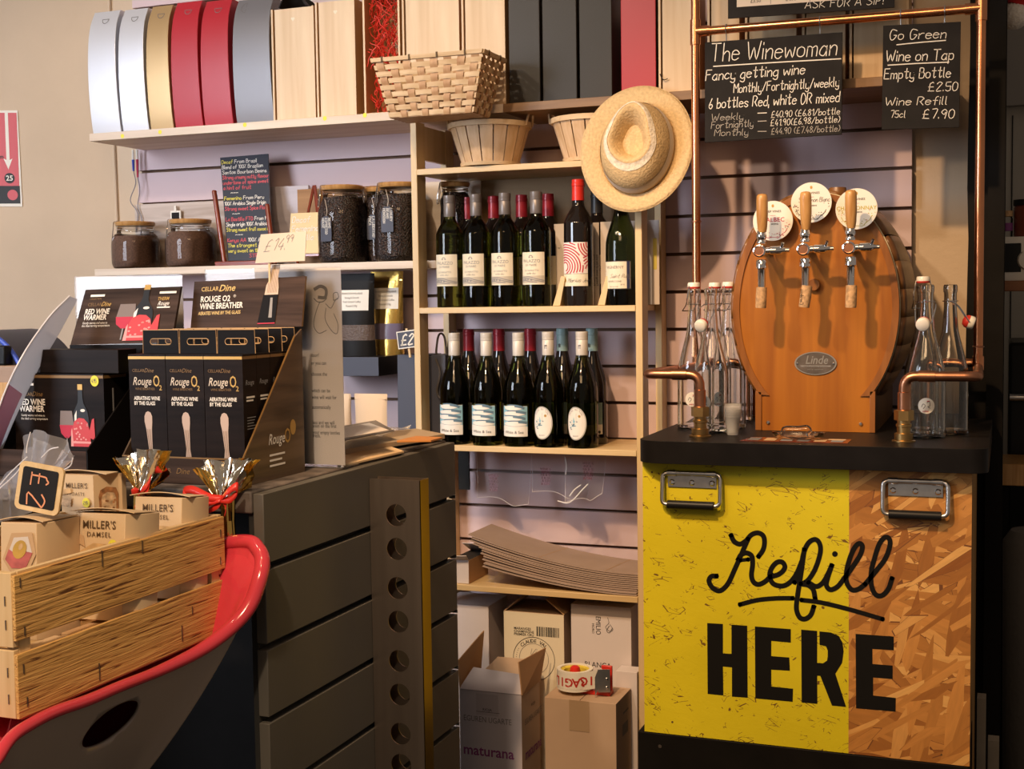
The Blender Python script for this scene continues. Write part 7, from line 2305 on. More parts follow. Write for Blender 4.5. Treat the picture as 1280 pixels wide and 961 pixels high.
# ================================================================== wine breather display
YR0 = -1.585; tz0 = TOPZ + .0006
BXW = .0605; DEP = .043
bx_l = at(160, 445, Y=YR0).x
bx_r = at(303, 445, Y=YR0).x
BXW = (bx_r - bx_l) / 3
zt_ = at(230, 443, Y=YR0).z
t = thing('counter_display', 'open dark display tray of wine breather boxes with a printed header', 'display tray', ((bx_l + bx_r) / 2, -1.5, TOPZ))
lx0, lx1 = bx_l - .006, bx_r + .0075
yf_, yb_ = YR0 - .016, YR0 + 4 * DEP + .008
zl = at(312, 574, Y=yf_).z
mb = MB(); mb.box(lx0, lx1, yf_, yf_ + .003, tz0, zl, wood_print); mb.box(lx0 + .0005, lx1 - .0005, yf_ + .0032, yb_, tz0, tz0 + .003, box_black2)
f = planar((lx0, yf_, tz0), (1, 0, 0), (0, 0, 1), .0004); mb.text('CELLAR', f, .06, .018, .011, gold_dim, h=.0002); mb.text('Dine', f, .107, .017, .014, gold_dim, shear=.35, h=.0002)
mb.rect(f, 0, lx1 - lx0, zl - tz0 - .0025, zl - tz0, gold_dim, .0002)
mb.build('tray_front', t, .0006)
zhb = at(240, 412, Y=yb_).z
for X0, nm in ((lx1 - .003, 'tray_side'), (lx0, 'tray_side')):
    mb = MB(); pl = [(yf_, tz0), (yb_, tz0), (yb_ + .001, zhb), (yb_ - .022, zhb - .012), (yf_, zl)]
    mb.prism(pl, lambda a, b, h: V((X0 + h, a, b)), 0, .003, wood_print_side)
    if X0 > lx0 + .01:
        f = planar((X0 + .003, yf_, tz0), (0, 1, 0), (0, 0, 1), .0005)
        mb.text('Rouge', f, .075, .060, .026, white_print, .008, shear=.3, h=.0003, sx=.8); mb.text('O', f, .128, .058, .036, gold_print, .01, h=.0003, sx=.7)
        for k in range(3): mb.rect(f, .078, .128 - .01 * (k == 1), .040 - .009 * k, .0435 - .009 * k, white_print, .0003)
        mb.disc(f, .157, .083, .0095, .0135, gold_print, .0003)
        pts = [V((X0 + .0015, a, b + .0008)) for a, b in ((yf_, zl), (yb_ - .022, zhb - .012))]
        mb.tube(pts, .0016, gold_dim, 5)
    mb.build(nm, t)
# header board
h0, h1, h2, h3 = at(238, 413, Y=yb_ + .004), at(377, 408, Y=yb_ + .004), at(382, 345, Y=yb_ + .03), at(243, 352, Y=yb_ + .03)
mb = MB(); th = V((0, .005, 0)); mb.hexa([h0, h1, h1 + th, h0 + th, h3, h2, h2 + th, h3 + th], wood_print, [wood_print, gold_dim, wood_print, gold_dim, wood_print, wood_print])
wd_ = (h1 - h0).length; hh = (h3 - h0).length
f = lambda a, b, h=0.0: h0 + (h1 - h0) * (a / wd_) + ((h3 - h0) * (1 - a / wd_) + (h2 - h1) * (a / wd_)) * (b / hh) + V((0, -.0008 - h, 0))
mb.text('CELLAR', f, wd_ * .075, hh * .79, hh * .125, gold_print, .005, h=.0005, sx=.92); mb.text('Dine', f, wd_ * .235, hh * .775, hh * .19, gold_print, .01, shear=.3, h=.0005)
mb.text('ROUGE O2', f, wd_ * .075, hh * .57, hh * .165, white_print, .022, h=.0006, sx=.83); mb.text('®', f, wd_ * .375, hh * .64, hh * .08, white_print, h=.0006)
mb.text('WINE BREATHER', f, wd_ * .075, hh * .425, hh * .165, white_print, .022, h=.0006, sx=.775)
mb.text('AERATES WINE BY THE GLASS', f, wd_ * .065, hh * .305, hh * .095, gold_print, .015, h=.0006, sx=.75)
px_ = lambda a, b: (a, b)
mb.poly([(wd_ * .61, hh * .08), (wd_ * .645, hh * .66), (wd_ * .775, hh * .66), (wd_ * .765, hh * .08)], f, box_black2, .0007)
mb.poly([(wd_ * .705, hh * .2), (wd_ * .71, hh * .6), (wd_ * .73, hh * .6), (wd_ * .735, hh * .2)], f, pencil, .0009); mb.rect(f, wd_ * .612, wd_ * .765, hh * .08, hh * .10, label_red, .0009)
mb.poly([(wd_ * .655, hh * .66), (wd_ * .665, hh * .85), (wd_ * .695, hh * 1.0), (wd_ * .70, hh * 1.26), (wd_ * .775, hh * 1.26), (wd_ * .765, hh * 1.0), (wd_ * .775, hh * .8), (wd_ * .775, hh * .66)], f, M('pale_pourer_art', (.52, .40, .31), .5), .0010)
for k in range(9): 
    x = wd_ * (.68 + .01 * k); mb.ribbon([V((x, hh * .7, 0)), V((x + .001, hh * .95, 0)), V((x + .002 , hh * 1.2, 0))], .0005, f, brown_print, h=.0013)
mb.build('header_board', t)

boxes = []
for r in range(4):
    for c in range(3):
        x0 = bx_l + BXW * c + .0006; x1 = x0 + BXW - .0012
        y0 = YR0 + DEP * r; y1 = y0 + DEP - .001
        z0 = tz0 + .0034 + .0004
        lab = ['%s wine breather box in the front row of its tray' % ('left' if c == 0 else 'middle' if c == 1 else 'right'),
               '%s wine breather box in the second row of its tray' % ('left' if c == 0 else 'middle' if c == 1 else 'right'),
               '%s wine breather box in the third row of its tray' % ('left' if c == 0 else 'middle' if c == 1 else 'right'),
               '%s wine breather box in the rearmost row of its tray' % ('left' if c == 0 else 'middle' if c == 1 else 'right')][r]
        loc = (x0, y0, z0)
        if boxes:
            dup(boxes[0], loc, 0, lab); continue
        t2 = thing('wine_breather_box', lab, 'boxed gift', loc, 0, 'black wine breather boxes in the display tray')
        boxes.append(t2)
        wd_ = x1 - x0; hh = zt_ - z0; dp = y1 - y0
        mb = MB(); mb.box(x0, x1, y0, y1, z0, z0 + hh, box_black, mats=[box_black2, box_black2, box_black, box_black, box_black2, box_black])
        f = planar((x0, y0, z0), (1, 0, 0), (0, 0, 1), .0004); fr = planar((x1, y0, z0), (0, 1, 0), (0, 0, 1), .0004)
        mb.rect(f, 0, wd_, hh * .962, hh * .985, gold_print, .0003); mb.rect(fr, 0, dp, hh * .962, hh * .985, gold_dim, .0003)
        mb.text('CELLAR', f, wd_ * .10, hh * .86, .0072, gold_dim, h=.0003); mb.text('Dine', f, wd_ * .42, hh * .857, .010, gold_dim, shear=.35, h=.0003)
        mb.text('Rouge', f, wd_ * .10, hh * .755, .0195, paper_warm, .006, shear=.3, h=.0003, sx=.76); mb.text('O', f, wd_ * .66, hh * .745, .027, gold_print, .01, h=.0003, sx=.62); mb.text('2', f, wd_ * .82, hh * .715, .012, gold_print, .01, h=.0003)
        mb.text('WINE BREATHER', f, wd_ * .17, hh * .715, .0058, gold_dim, h=.0003, sx=.9)
        mb.text('AERATING WINE', f, wd_ * .13, hh * .635, .0088, white_print, .024, h=.0004, sx=.78); mb.text('BY THE GLASS', f, wd_ * .13, hh * .595, .0088, white_print, .024, h=.0004, sx=.76)
        xm = wd_ * .50
        pr = M('pale_pourer_print', (.50, .37, .30), .5)
        mb.poly([(xm - .0075, hh * .46), (xm - .0075, hh * .505), (xm - .0045, hh * .535), (xm, hh * .545), (xm + .005, hh * .535), (xm + .008, hh * .505), (xm + .0080, hh * .455), (xm + .0068, hh * .40), (xm + .0070, hh * .25), (xm + .011, hh * .13), (xm + .0115, hh * .075), (xm - .0035, hh * .075), (xm - .003, hh * .13), (xm - .0005, hh * .25), (xm - .0045, hh * .40)], f, pr, .0004)
        for k in range(3): mb.ribbon([V((xm - .002 + .003 * k, hh * .40, 0)), V((xm + .001 + .0022 * k, hh * .25, 0)), V((xm + .001 + .004 * k, hh * .12, 0))], .0007, f, brown_print, h=.0007)
        mb.rect(f, xm - .004, xm + .0115, hh * .0, hh * .075, box_black2, .0005)
        mb.text('Rouge', fr, dp * .15, hh * .76, .012, pencil, .005, shear=.3, h=.0003, sx=.85); mb.rect(fr, dp * .2, dp * .8, hh * .655, hh * .67, white_print, .0003); mb.rect(fr, dp * .2, dp * .7, hh * .63, hh * .643, white_print, .0003)
        for k in range(5): mb.rect(fr, dp * .22, dp * (.85 - .08 * (k % 3)), hh * (.50 - .022 * k), hh * (.506 - .022 * k), pencil, .0003); mb.rect(fr, dp * .25, dp * (.85 - .08 * (k % 2)), hh * (.29 - .022 * k), hh * (.296 - .022 * k), pencil, .0003)
        mb.build('printed_box', t2, .0006)
        ht = .040; mb = MB()
        fb = planar((x0, y1 - .0012, z0 + hh), (1, 0, 0), (0, 0, 1), 0)
        def slot(n=10):
            r_ = ht * .13; cx0, cx1, cz_ = wd_ * .28, wd_ * .72, ht * .50
            return [(cx1 + r_ * math.cos(-PI / 2 + PI * k / n), cz_ + r_ * math.sin(-PI / 2 + PI * k / n)) for k in range(n + 1)] + [(cx0 + r_ * math.cos(PI / 2 + PI * k / n), cz_ + r_ * math.sin(PI / 2 + PI * k / n)) for k in range(n + 1)]
        outer = [V((0, 0, 0)), V((wd_, 0, 0)), V((wd_ - .001, ht, 0)), V((.001, ht, 0))]
        inner = [V((a, b, 0)) for a, b in slot()]
        tri = tessellate_polygon([outer, inner[::-1]])
        allp = outer + inner[::-1]
        mb.add([fb(p.x, p.y, 0) for p in allp], tri, box_black2); mb.add([fb(p.x, p.y, -.0008) for p in allp], [q[::-1] for q in tri], box_black2)
        for loop in (inner, outer):
            n_ = len(loop); mb.add([fb(p.x, p.y, .00) for p in loop] + [fb(p.x, p.y, -.0008) for p in loop], [(k, (k + 1) % n_, n_ + (k + 1) % n_, n_ + k) for k in range(n_)], kraft)
        mb.tube([fb(p.x, p.y, .0002) for p in inner], .0006, kraft, 4, closed=True); mb.tube([fb(p.x, p.y, 0) for p in outer[1:] + outer[:1]], .0006, kraft, 4)
        mb.build('hang_tab', t2, ang=30)

# price card
yq = yb_ + .024
q = [at(319, 329, Y=yq), at(381, 326, Y=yq), at(383, 289, Y=yq), at(326, 293, Y=yq)]
t = thing('price_card', 'handwritten cream price card of fourteen ninety-nine above the wine breather header', 'price card', tuple(q[0]))
mb = MB(); th = V((0, .0012, 0)); mb.hexa([q[0], q[1], q[1] + th, q[0] + th, q[3], q[2], q[2] + th, q[3] + th], paper_warm)
f = planar(q[0], (q[1] - q[0]) + V((0, 0, .004)), (0, 0, 1), .0004)
mb.chalk('£14.', f, .018, .020, .020, pencil, .0009, slant=.3, sx=1.15); mb.chalk('99', f, .064, .032, .013, pencil, .0009, slant=.2, sx=1.0)
mb.build('card', t)
mb = MB(); mb.box(q[0].x + .026, q[0].x + .030, yq + .0015, yq + .003, h2.z - .02, q[2].z - .02, birch); mb.build('stick', t)

# dark furniture at the far left behind the counter
t = thing('side_cabinet', 'brown wooden cabinet behind the counter at the left edge', 'cabinet', (-2.5, -.9, 0))
zt_ = at(10, 457, Y=-.95).z; xr_ = at(24, 480, Y=-.95).x
mb = MB(); mb.box(xr_ - .7, xr_, -.95, -.5, .0005, zt_, W('dull_brown_wood', (.24, .14, .08), (.34, .21, .13), 'x', 20, .06, .5)); mb.build('cabinet_body', t, .003)
mb = MB(); mb.box(xr_ - .68, xr_ - .02, -.954, -.951, .1, zt_ - .04, handle_oak); mb.build('door', t, .002)
t = thing('round_bag', 'dark round-topped bag with blue piping on the cabinet at the left edge', 'bag', (xr_ - .1, -.75, zt_))
rad = .19; cx_ = at(-22, 480, Y=-.9).x; cz_ = at(0, 482, Y=-.9).z
rad = at(0, 417, Y=-.9).z - cz_ + .02
arc_ = [(cx_ + rad * math.cos(PI * k / 24), cz_ + rad * .92 * math.sin(PI * k / 24)) for k in range(25)]
zb_ = zt_ + .0006
mb = MB(); mb.prism([(a, max(b, zb_)) for a, b in arc_], lambda a, b, h: V((a, h, b)), -.72, -.92, bag_navy); mb.build('bag_body', t, .006)
mb = MB(); mb.tube([V((a, -.922, max(b, zb_ + .003))) for a, b in arc_], .006, M('blue_piping', (.04, .08, .45), .35), 8); mb.build('piping', t)
mb = MB(); p = at(8, 440, Y=-.93); mb.box(p.x - .06, p.x + .012, -.950, -.9225, zb_, p.z + .016, black_rub); mb.build('front_pocket', t, .004)

# ================================================================== crate of savoury biscuits
CXR, CY0, CY1, CZ = -1.150, -2.147, -1.684, .900
CXL = -1.43; CT = 1.089
t = thing('wooden_crate', 'rough oak gift crate of biscuit boxes resting on the red stool', 'crate', ((CXL + CXR) / 2, (CY0 + CY1) / 2, CZ))
hgt = CT - CZ
zA, zB = CZ + hgt * .455, CZ + hgt * .545
Tq = .005
def plank(x0, x1, y0, y1, z0, z1, mat, name='side_plank'):
    mb = MB(); mb.box(x0, x1, y0, y1, z0, z1, mat); return mb.build(name, t, .0008)
for xx in (CXR - Tq, CXL):
    plank(xx, xx + Tq, CY0, CY1, CZ + .004, zA, oak_crate); plank(xx, xx + Tq, CY0, CY1, zB, CT - .003, oak_crate)
    mb = MB(); x2 = xx - .009 if xx > -1.3 else xx + Tq
    mb.box(x2, x2 + .009, CY0 + .012, CY1 - .012, CT - .013, CT, crate_edge); mb.box(x2, x2 + .009, CY0 + .012, CY1 - .012, CZ + .0005, CZ + .010, crate_edge); mb.build('rail', t)
for xx, yy in ((CXR - Tq - .020, CY0 + .0105), (CXR - Tq - .020, CY1 - .0305), (CXL + Tq, CY0 + .0105), (CXL + Tq, CY1 - .0305)):
    plank(xx, xx + .0198, yy, yy + .020, CZ + .011, CT - .0135, crate_post, 'corner_post')
for yy in (CY0, CY1 - .010):
    plank(CXL + Tq + .0003, CXR - Tq - .0003, yy, yy + .010, CZ + .004, CZ + hgt * .48, crate_post, 'end_plank'); plank(CXL + Tq + .0003, CXR - Tq - .0003, yy, yy + .010, CZ + hgt * .50, CT, crate_post, 'end_plank')
plank(CXL + Tq + .001, CXR - Tq - .001, CY0 + .0105, CY1 - .0105, CZ, CZ + .004, crate_edge, 'base_board')
mb = MB()
f = planar((CXR, CY0, CZ), (0, 1, 0), (0, 0, 1), .0002); Lc = CY1 - CY0
for (u, v, l_) in ((.02, .93, .012), (.03, .60, .012), (.02, .35, .012), (.03, .12, .012), (.975, .85, .012), (.97, .62, .012), (.975, .38, .012), (.975, .12, .012), (.36, .93, .022), (.55, .93, .018), (.33, .12, .024), (.74, .15, .024), (.80, .30, .012)):
    mb = MB(); mb.box(CXR - .0005, CXR + .0012, CY0 + Lc * u, CY0 + Lc * u + .0014, CZ + hgt * v - l_ / 2, CZ + hgt * v + l_ / 2, pewter); mb.build('staple', t)
for v in (.12, .30, .62, .78): mb = MB(); mb.box(CXR - .016, CXR - .0146, CY0 - .0012, CY0 + .0005, CZ + hgt * v, CZ + hgt * v + .012, pewter); mb.build('staple', t)

# biscuit boxes
M_BISC = M('biscuit_picture', (.60, .38, .17), .6, var=.25, vs=60); M_TOAST = M('fruit_toast_picture', (.34, .15, .055), .6, var=.5, vs=90); M_TOAST2 = M('toast_crumb_picture', (.62, .42, .24), .6, var=.4, vs=120)
M_OLIVE = M('olive_picture', (.50, .30, .05), .5, var=.2, vs=30); M_HAM = M('ham_picture', (.50, .12, .10), .5, var=.3, vs=50)


def biscuit_box(c, rz, w_, h_, d_, label, word, tiltx=0.0, art=None, sticker=False, ch=.32):
    """carton with chamfered front corners (half hexagon plan)"""
    t = thing('biscuit_box', label, 'biscuit box', c, 0, 'pale brown biscuit boxes in the crate')
    Rm = Matrix.Translation(V(c)) @ Matrix.Rotation(rz, 4, 'Z') @ Matrix.Rotation(tiltx, 4, 'X')
    k = ch * w_
    plan = [(-w_ / 2 - k * .55, k), (-w_ / 2, 0), (w_ / 2, 0), (w_ / 2 + k * .55, k), (w_ / 2 + k * .55, d_), (-w_ / 2 - k * .55, d_)]
    mb = MB()
    n_ = len(plan)
    vs = [Rm @ V((a, b, 0)) for a, b in plan] + [Rm @ V((a * .985, b * .985 + .001, h_)) for a, b in plan]
    mb.add(vs, [tuple(range(n_))[::-1], tuple(range(n_, 2 * n_))] + [(i, (i + 1) % n_, n_ + (i + 1) % n_, n_ + i) for i in range(n_)], kraft_pale)
    f = lambda a, b, h=0.0: Rm @ V((a, -.0007 - h, b))
    e = (V((w_ / 2 + k * .55, k, 0)) - V((w_ / 2, 0, 0))).normalized()
    fr = lambda a, b, h=0.0: Rm @ (V((w_ / 2, 0, 0)) + e * a + V((e.y, -e.x, 0)) * (.0007 + h) + V((0, 0, b)))
    if word:
        sz_ = w_ / 5.2
        mb.text("MILLER'S", f, 0, h_ - .021, sz_, brown_print, .004, al='CENTER', h=.0003, sx=.92)
        mb.text(word, f, 0, h_ - .033, sz_ * .62, brown_print, .002, al='CENTER', h=.0003, sp=1.15)
    if art: art(mb, f, fr, w_, h_, k)
    if sticker:
        mb.disc(f, w_ * .28, h_ - .044, .0070, .0080, yellow_dot, .0008, 18); mb.chalk('2.95', f, w_ * .28 - .005, h_ - .0465, .005, ink_soft, .0006, sx=.8, h=.001)
    mb.build('printed_box', t, .0008)
    mb = MB(); mb.slab(lambda u, v: Rm @ V(((u - .5) * (w_ + k * .9), .004 + v * (d_ - .006), h_ + .0010 + .006 * math.sin(PI * u) * (1 - v) + .0015)), 10, 3, .0012, kraft_pale)
    mb.build('top_flap', t)
    return t


def art_cracker(mb, f, fr, w_, h_, k):
    q = h_ - .042
    mb.poly([(-w_ * .42, q - .03), (-w_ * .36, q - .012), (-w_ * .10, q), (w_ * .40, q - .002), (w_ * .40, q - .03)], f, M_BISC, .0003)
    mb.poly([(-w_ * .48, q + .002), (-w_ * .44, q + .014), (-w_ * .3, q + .010), (-w_ * .26, q - .006)], f, kraft, .0004)
    mb.poly([(.004, q - .03), (.004, q), (k * .85, q + .002), (k * .9, q - .03)], fr, M_BISC, .0003)


def art_toast(mb, f, fr, w_, h_, k):
    q = h_ - .045
    mb.poly([(-w_ * .5, q + .012), (-w_ * .48, q + .020), (-w_ * .18, q + .024), (-w_ * .16, q + .016)], f, M_BISC, .0009)
    mb.poly([(-w_ * .5, q - .004), (-w_ * .42, q + .006), (-w_ * .16, q + .008), (-w_ * .2, q - .006)], f, M_TOAST2, .0008)
    b0 = h_ - .075
    pts = [(.010, b0), (.008, b0 + .040), (.011, b0 + .050), (.022, b0 + .055), (.038, b0 + .052), (.042, b0 + .042), (.041, b0)]
    mb.poly(pts, fr, M_TOAST, .0003); mb.poly([(.025 + (a - .025) * .74, b0 + (b - b0) * .84) for a, b in pts], fr, M_TOAST2, .0005)
    for j in range(9): mb.disc(fr, random.uniform(.016, .035), b0 + random.uniform(.005, .04), .0022, .0018, M_TOAST, .0008, 8)


def art_olive(mb, f, fr, w_, h_, k):
    q = h_ - .062
    mb.poly([(-.024, q + .012), (-.010, q + .048), (.022, q + .050), (.028, q + .020), (.016, q - .004), (-.012, q - .006)], f, kraft, .0003)
    mb.poly([(-.019, q + .012), (-.006, q + .042), (.016, q + .044), (.022, q + .022), (.012, q), (-.010, q)], f, paper_warm, .0006)
    mb.poly([(-.020, q + .012), (-.014, q + .026), (-.004, q + .020), (.010, q + .024), (.023, q + .022), (.012, q), (-.010, q)], f, M_HAM, .0009)
    mb.disc(f, .003, q + .026, .010, .0135, M_OLIVE, .0012, 24, -.5); mb.disc(f, .005, q + .030, .003, .005, M_BISC, .0014, 12, -.5)


# three front boxes lean in the crate beside the long side, the rest stand behind
def inbox(px, py, X): return at(px, py, X=X)
ZB = CZ + .0046
p = at(118, 640, Y=-1.905); zt_ = p.z
biscuit_box((at(117, 680, Y=-1.93).x, -1.93, ZB + .07), .10, .082, at(117, 640, Y=-1.91).z - ZB - .07, .07, 'biscuit box with yellow sticker in the middle of the crate', 'DAMSEL', -.12, art_cracker, True)
biscuit_box((at(192, 650, Y=-1.79).x, -1.79, ZB + .07), .10, .080, at(192, 620, Y=-1.77).z - ZB - .07, .06, 'biscuit box with cut corner nearest the red bow', 'DAMSEL', -.10, art_cracker, False)
biscuit_box((at(100, 630, Y=-1.735).x - .005, -1.735, ZB + .09), .05, .062, at(105, 594, Y=-1.735).z - ZB - .09, .038, 'fruit toast box with toast picture and yellow sticker at the back of the crate', 'TOASTS', 0.0, art_toast, True, ch=.8)
biscuit_box((at(20, 700, Y=-2.02).x, -2.02, ZB + .06), .12, .056, at(24, 655, Y=-2.02).z - ZB - .06, .09, 'biscuit box with olive picture at the near corner of the crate', '', -.05, art_olive)
# packets seen through the gap between the planks
for i, (px0, px1, py, m_) in enumerate(((50, 100, 795, kraft_pale), (105, 170, 775, kraft), (175, 235, 752, kraft_pale))):
    a, b = at(px0, py, X=CXR - .03), at(px1, py, X=CXR - .03)
    mb = MB(); mb.box(CXR - .07, CXR - .03, a.y, b.y - .004, ZB, ZB + .064, m_)
    f = planar((CXR - .03, a.y, ZB), (0, 1, 0), (0, 0, 1), .0004); mb.text('MILL', f, .03, .040, .022, brown_print, .01)
    tag(mb.build('biscuit_packet', bevel=.001), ['pale packet seen through the crate gap at its near end', 'brown packet seen through the middle of the crate gap', 'packet seen through the crate gap at its far end'][i], 'biscuit packet')

# chalk peg sign
c = at(51, 610, Y=-1.98)
t = thing('chalk_peg_sign', 'rounded wooden framed chalk peg sign marked two pounds, turned sideways on the crate', 'price sign', (c.x, c.y, c.z - .05))
Rm = Matrix.Translation(c) @ Matrix.Rotation(math.radians(7), 4, 'Y') @ Matrix.Rotation(-.12, 4, 'X')
def rrect(w_, h_, r, n=6):
    o = []
    for cx_, cy_, a0 in ((w_ / 2 - r, h_ / 2 - r, 0), (-w_ / 2 + r, h_ / 2 - r, PI / 2), (-w_ / 2 + r, -h_ / 2 + r, PI), (w_ / 2 - r, -h_ / 2 + r, PI * 1.5)):
        o += [(cx_ + r * math.cos(a0 + PI / 2 * k / n), cy_ + r * math.sin(a0 + PI / 2 * k / n)) for k in range(n + 1)]
    return o
sc = 1.0 / 1000
fw = lambda a, b, h=0.0: Rm @ V((a, -h, b))
W2, H2 = at(79, 610, Y=-1.98).x - at(24, 610, Y=-1.98).x, at(50, 580, Y=-1.98).z - at(50, 640, Y=-1.98).z
mb = MB(); mb.prism(rrect(W2, H2, .009), fw, 0, .004, crate_edge); mb.build('frame', t, .0008)
mb = MB(); mb.prism(rrect(W2 * .80, H2 * .80, .004), fw, .0041, .0046, chalk_black)
f90 = lambda a, b, h=0.0: fw(b, -a, .0052 + h)
mb.chalk('£', f90, -.020, -.014, .030, chalk_o, .0022, slant=.0, jit=.1); mb.chalk('2', f90, .008, -.016, .030, chalk_o, .0024, slant=.0, jit=.1, sx=1.2)
mb.build('chalk_face', t)
mb = MB(); mb.box(-.034 - .006, -.002, .002, .010, -.012, -.002, crate_post, Rm); mb.box(-.03, .03, .0003, .0055, -.007, .003, crate_post, Rm); mb.build('peg', t)

# clear cellophane bag
t = thing('cellophane_bag', 'gathered clear cellophane bag fanning up behind the chalk peg sign', 'cellophane bag', tuple(at(40, 650, Y=-1.86)))
def fan(base, tips, mat, name, rip=.007, nu=30, nv=10, seed=1):
    Rr = random.Random(seed); T_ = smooth(tips, 6); n_ = len(T_) - 1
    ph = [Rr.uniform(0, 6) for _ in range(4)]
    def fn(u, v):
        q = T_[min(n_, round(u * n_))]; B_ = base[0] * (1 - u) + base[1] * u
        pnt = B_ * (1 - v) + q * v
        return pnt + V((0, -1, .2)) * rip * v * (math.sin(u * 21 + ph[0]) + .6 * math.sin(u * 47 + ph[1] + v * 3)) + V((.3, 0, .3)) * rip * .5 * v * math.sin(u * 33 + ph[2] + 4 * v)
    mb = MB(); mb.grid(fn, n_, nv, mat); o = mb.build(name, t, ang=25); return o
Yq = -1.86
fan([at(20, 610, Y=Yq), at(55, 612, Y=Yq)], [at(-4, 612, Y=Yq - .06), at(10, 590, Y=Yq - .04), at(30, 574, Y=Yq), at(32, 548, Y=Yq), at(38, 538, Y=Yq), at(62, 541, Y=Yq), at(80, 552, Y=Yq), at(91, 574, Y=Yq), at(84, 585, Y=Yq)], cello_white, 'fanned_top')
fan([at(25, 615, Y=Yq + .02), at(50, 612, Y=Yq + .02)], [at(34, 565, Y=Yq + .02), at(45, 548, Y=Yq + .03), at(60, 556, Y=Yq + .02), at(75, 560, Y=Yq + .01), at(92, 570, Y=Yq)], cello_white, 'inner_fold', seed=3)
fan([at(-6, 655, Y=Yq - .04), at(40, 640, Y=Yq - .02)], [at(-14, 618, Y=Yq - .06), at(0, 606, Y=Yq - .05), at(15, 596, Y=Yq - .05), at(28, 585, Y=Yq - .03), at(45, 590, Y=Yq)], cello_white, 'bag_body', seed=5)
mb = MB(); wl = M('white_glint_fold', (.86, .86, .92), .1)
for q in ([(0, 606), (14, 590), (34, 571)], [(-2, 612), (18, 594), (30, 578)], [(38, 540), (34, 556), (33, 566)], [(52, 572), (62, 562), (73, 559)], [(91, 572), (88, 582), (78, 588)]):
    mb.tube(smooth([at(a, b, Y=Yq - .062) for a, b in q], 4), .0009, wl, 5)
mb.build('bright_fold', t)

# gold foil sweets with red bows
def foil_bag(base, neck, tips_px, Yq, label, body_r, zb_, bow, seed):
    global t
    t = thing('foil_gift_bag', label, 'gift bag', (base.x, base.y, zb_))
    Rr = random.Random(seed)
    mb = MB(); n_ = 26
    prof = [(0, zb_ + .0005), (body_r, zb_ + .0008), (body_r * 1.05, zb_ + (neck.z - zb_) * .5), (body_r * .8, zb_ + (neck.z - zb_) * .82), (.012, neck.z)]
    vs = []
    for r, z in prof:
        for k in range(n_):
            a = 2 * PI * k / n_; rr = r * (1 + .10 * math.sin(k * 4.1 + z * 160) * (r > .005))
            vs.append(V((base.x + (neck.x - base.x) * (z - zb_) / (neck.z - zb_) + rr * math.cos(a), base.y + rr * math.sin(a), z)))
    mb.add(vs, [(j * n_ + k, j * n_ + (k + 1) % n_, (j + 1) * n_ + (k + 1) % n_, (j + 1) * n_ + k) for j in range(len(prof) - 1) for k in range(n_)], foil_gold)
    mb.build('foil_body', t, ang=15)
    T_ = [at(px, py, Y=Yq + dy) for px, py, dy in tips_px]
    fan([neck + V((-.012, -.006, 0)), neck + V((.012, -.006, 0))], T_, foil_silver, 'foil_frill', .008, seed=seed)
    fan([neck + V((-.012, .008, 0)), neck + V((.012, .008, 0))], [p + V((.002, .022, -.004)) for p in T_], foil_gold, 'foil_frill', .007, seed=seed + 1)
    fan([neck + V((-.012, -.002, 0)), neck + V((-.004, -.008, 0))], [T_[0], T_[0] * .6 + T_[1] * .4 + V((0, -.012, 0)), T_[1] + V((.004, -.016, -.006)), T_[2] * .7 + neck * .3 + V((0, -.014, 0))], foil_gold, 'foil_frill', .002, seed=seed + 2)
    if bow:
        mb = MB()
        for path, w_ in bow:
            P_ = smooth([at(px, py, Y=Yq - .022 + dy) for px, py, dy in path], 5)
            vs = []
            for i, p in enumerate(P_):
                u = i / (len(P_) - 1); ww = w_ * (.45 + .55 * math.sin(PI * min(1, u * .8 + .12)))
                vs += [p + V((0, .004 * math.sin(u * 5), ww / 2)), p + V((0, -.006 + .004 * math.sin(u * 4), -ww / 2))]
            mb.add(vs, [(2 * i, 2 * i + 2, 2 * i + 3, 2 * i + 1) for i in range(len(P_) - 1)], ribbon_red)
        mb.lathe([(0, -.007), (.006, -.004), (.0065, .003), (0, .007)], ribbon_red, neck + V((0, -.018, 0)), 12)
        o = mb.build('ribbon_bow', t, ang=60); md = o.modifiers.new('th', 'SOLIDIFY'); md.thickness = .0008
    return t


Yg = -1.662
nk = at(279, 622, Y=Yg)
foil_bag(V((nk.x + .004, Yg + .012, 0)) * 1.0 + V((0, -.0, 0)), nk, [(245, 590, 0), (252, 578, .0), (263, 574, .012), (275, 577, 0), (288, 572, .006), (300, 574, 0), (312, 574, .01), (308, 590, 0), (300, 608, 0)], Yg, 'gold foil gift bag tied with a red bow beyond the crate corner', .012, .90,
         [([(279, 622, 0), (262, 621, -.006), (240, 612, 0), (229, 614, .004), (234, 622, 0), (255, 630, -.004), (279, 624, 0)], .012), ([(279, 622, 0), (285, 614, -.006), (295, 608, 0), (297, 615, .004), (290, 624, 0), (279, 624, 0)], .013), ([(279, 624, 0), (272, 632, -.006), (262, 638, 0)], .011), ([(279, 624, 0), (283, 632, -.004), (284, 642, 0)], .010)], 11)
Yg2 = -1.715
nk = at(178, 612, Y=Yg2)
foil_bag(V((nk.x, Yg2, 0)), nk, [(145, 571, 0), (152, 574, .004), (163, 566, .008), (175, 561, 0), (186, 562, .004), (199, 562, .004), (200, 575, 0), (196, 592, 0), (190, 602, 0)], Yg2, 'gold foil gift bag with red ribbon standing behind the fruit toast box', .018, ZB,
         [([(178, 612, 0), (184, 606, -.004), (188, 598, 0), (186, 612, 0), (180, 622, 0)], .014), ([(178, 612, 0), (173, 620, 0), (172, 632, 0)], .010)], 23)

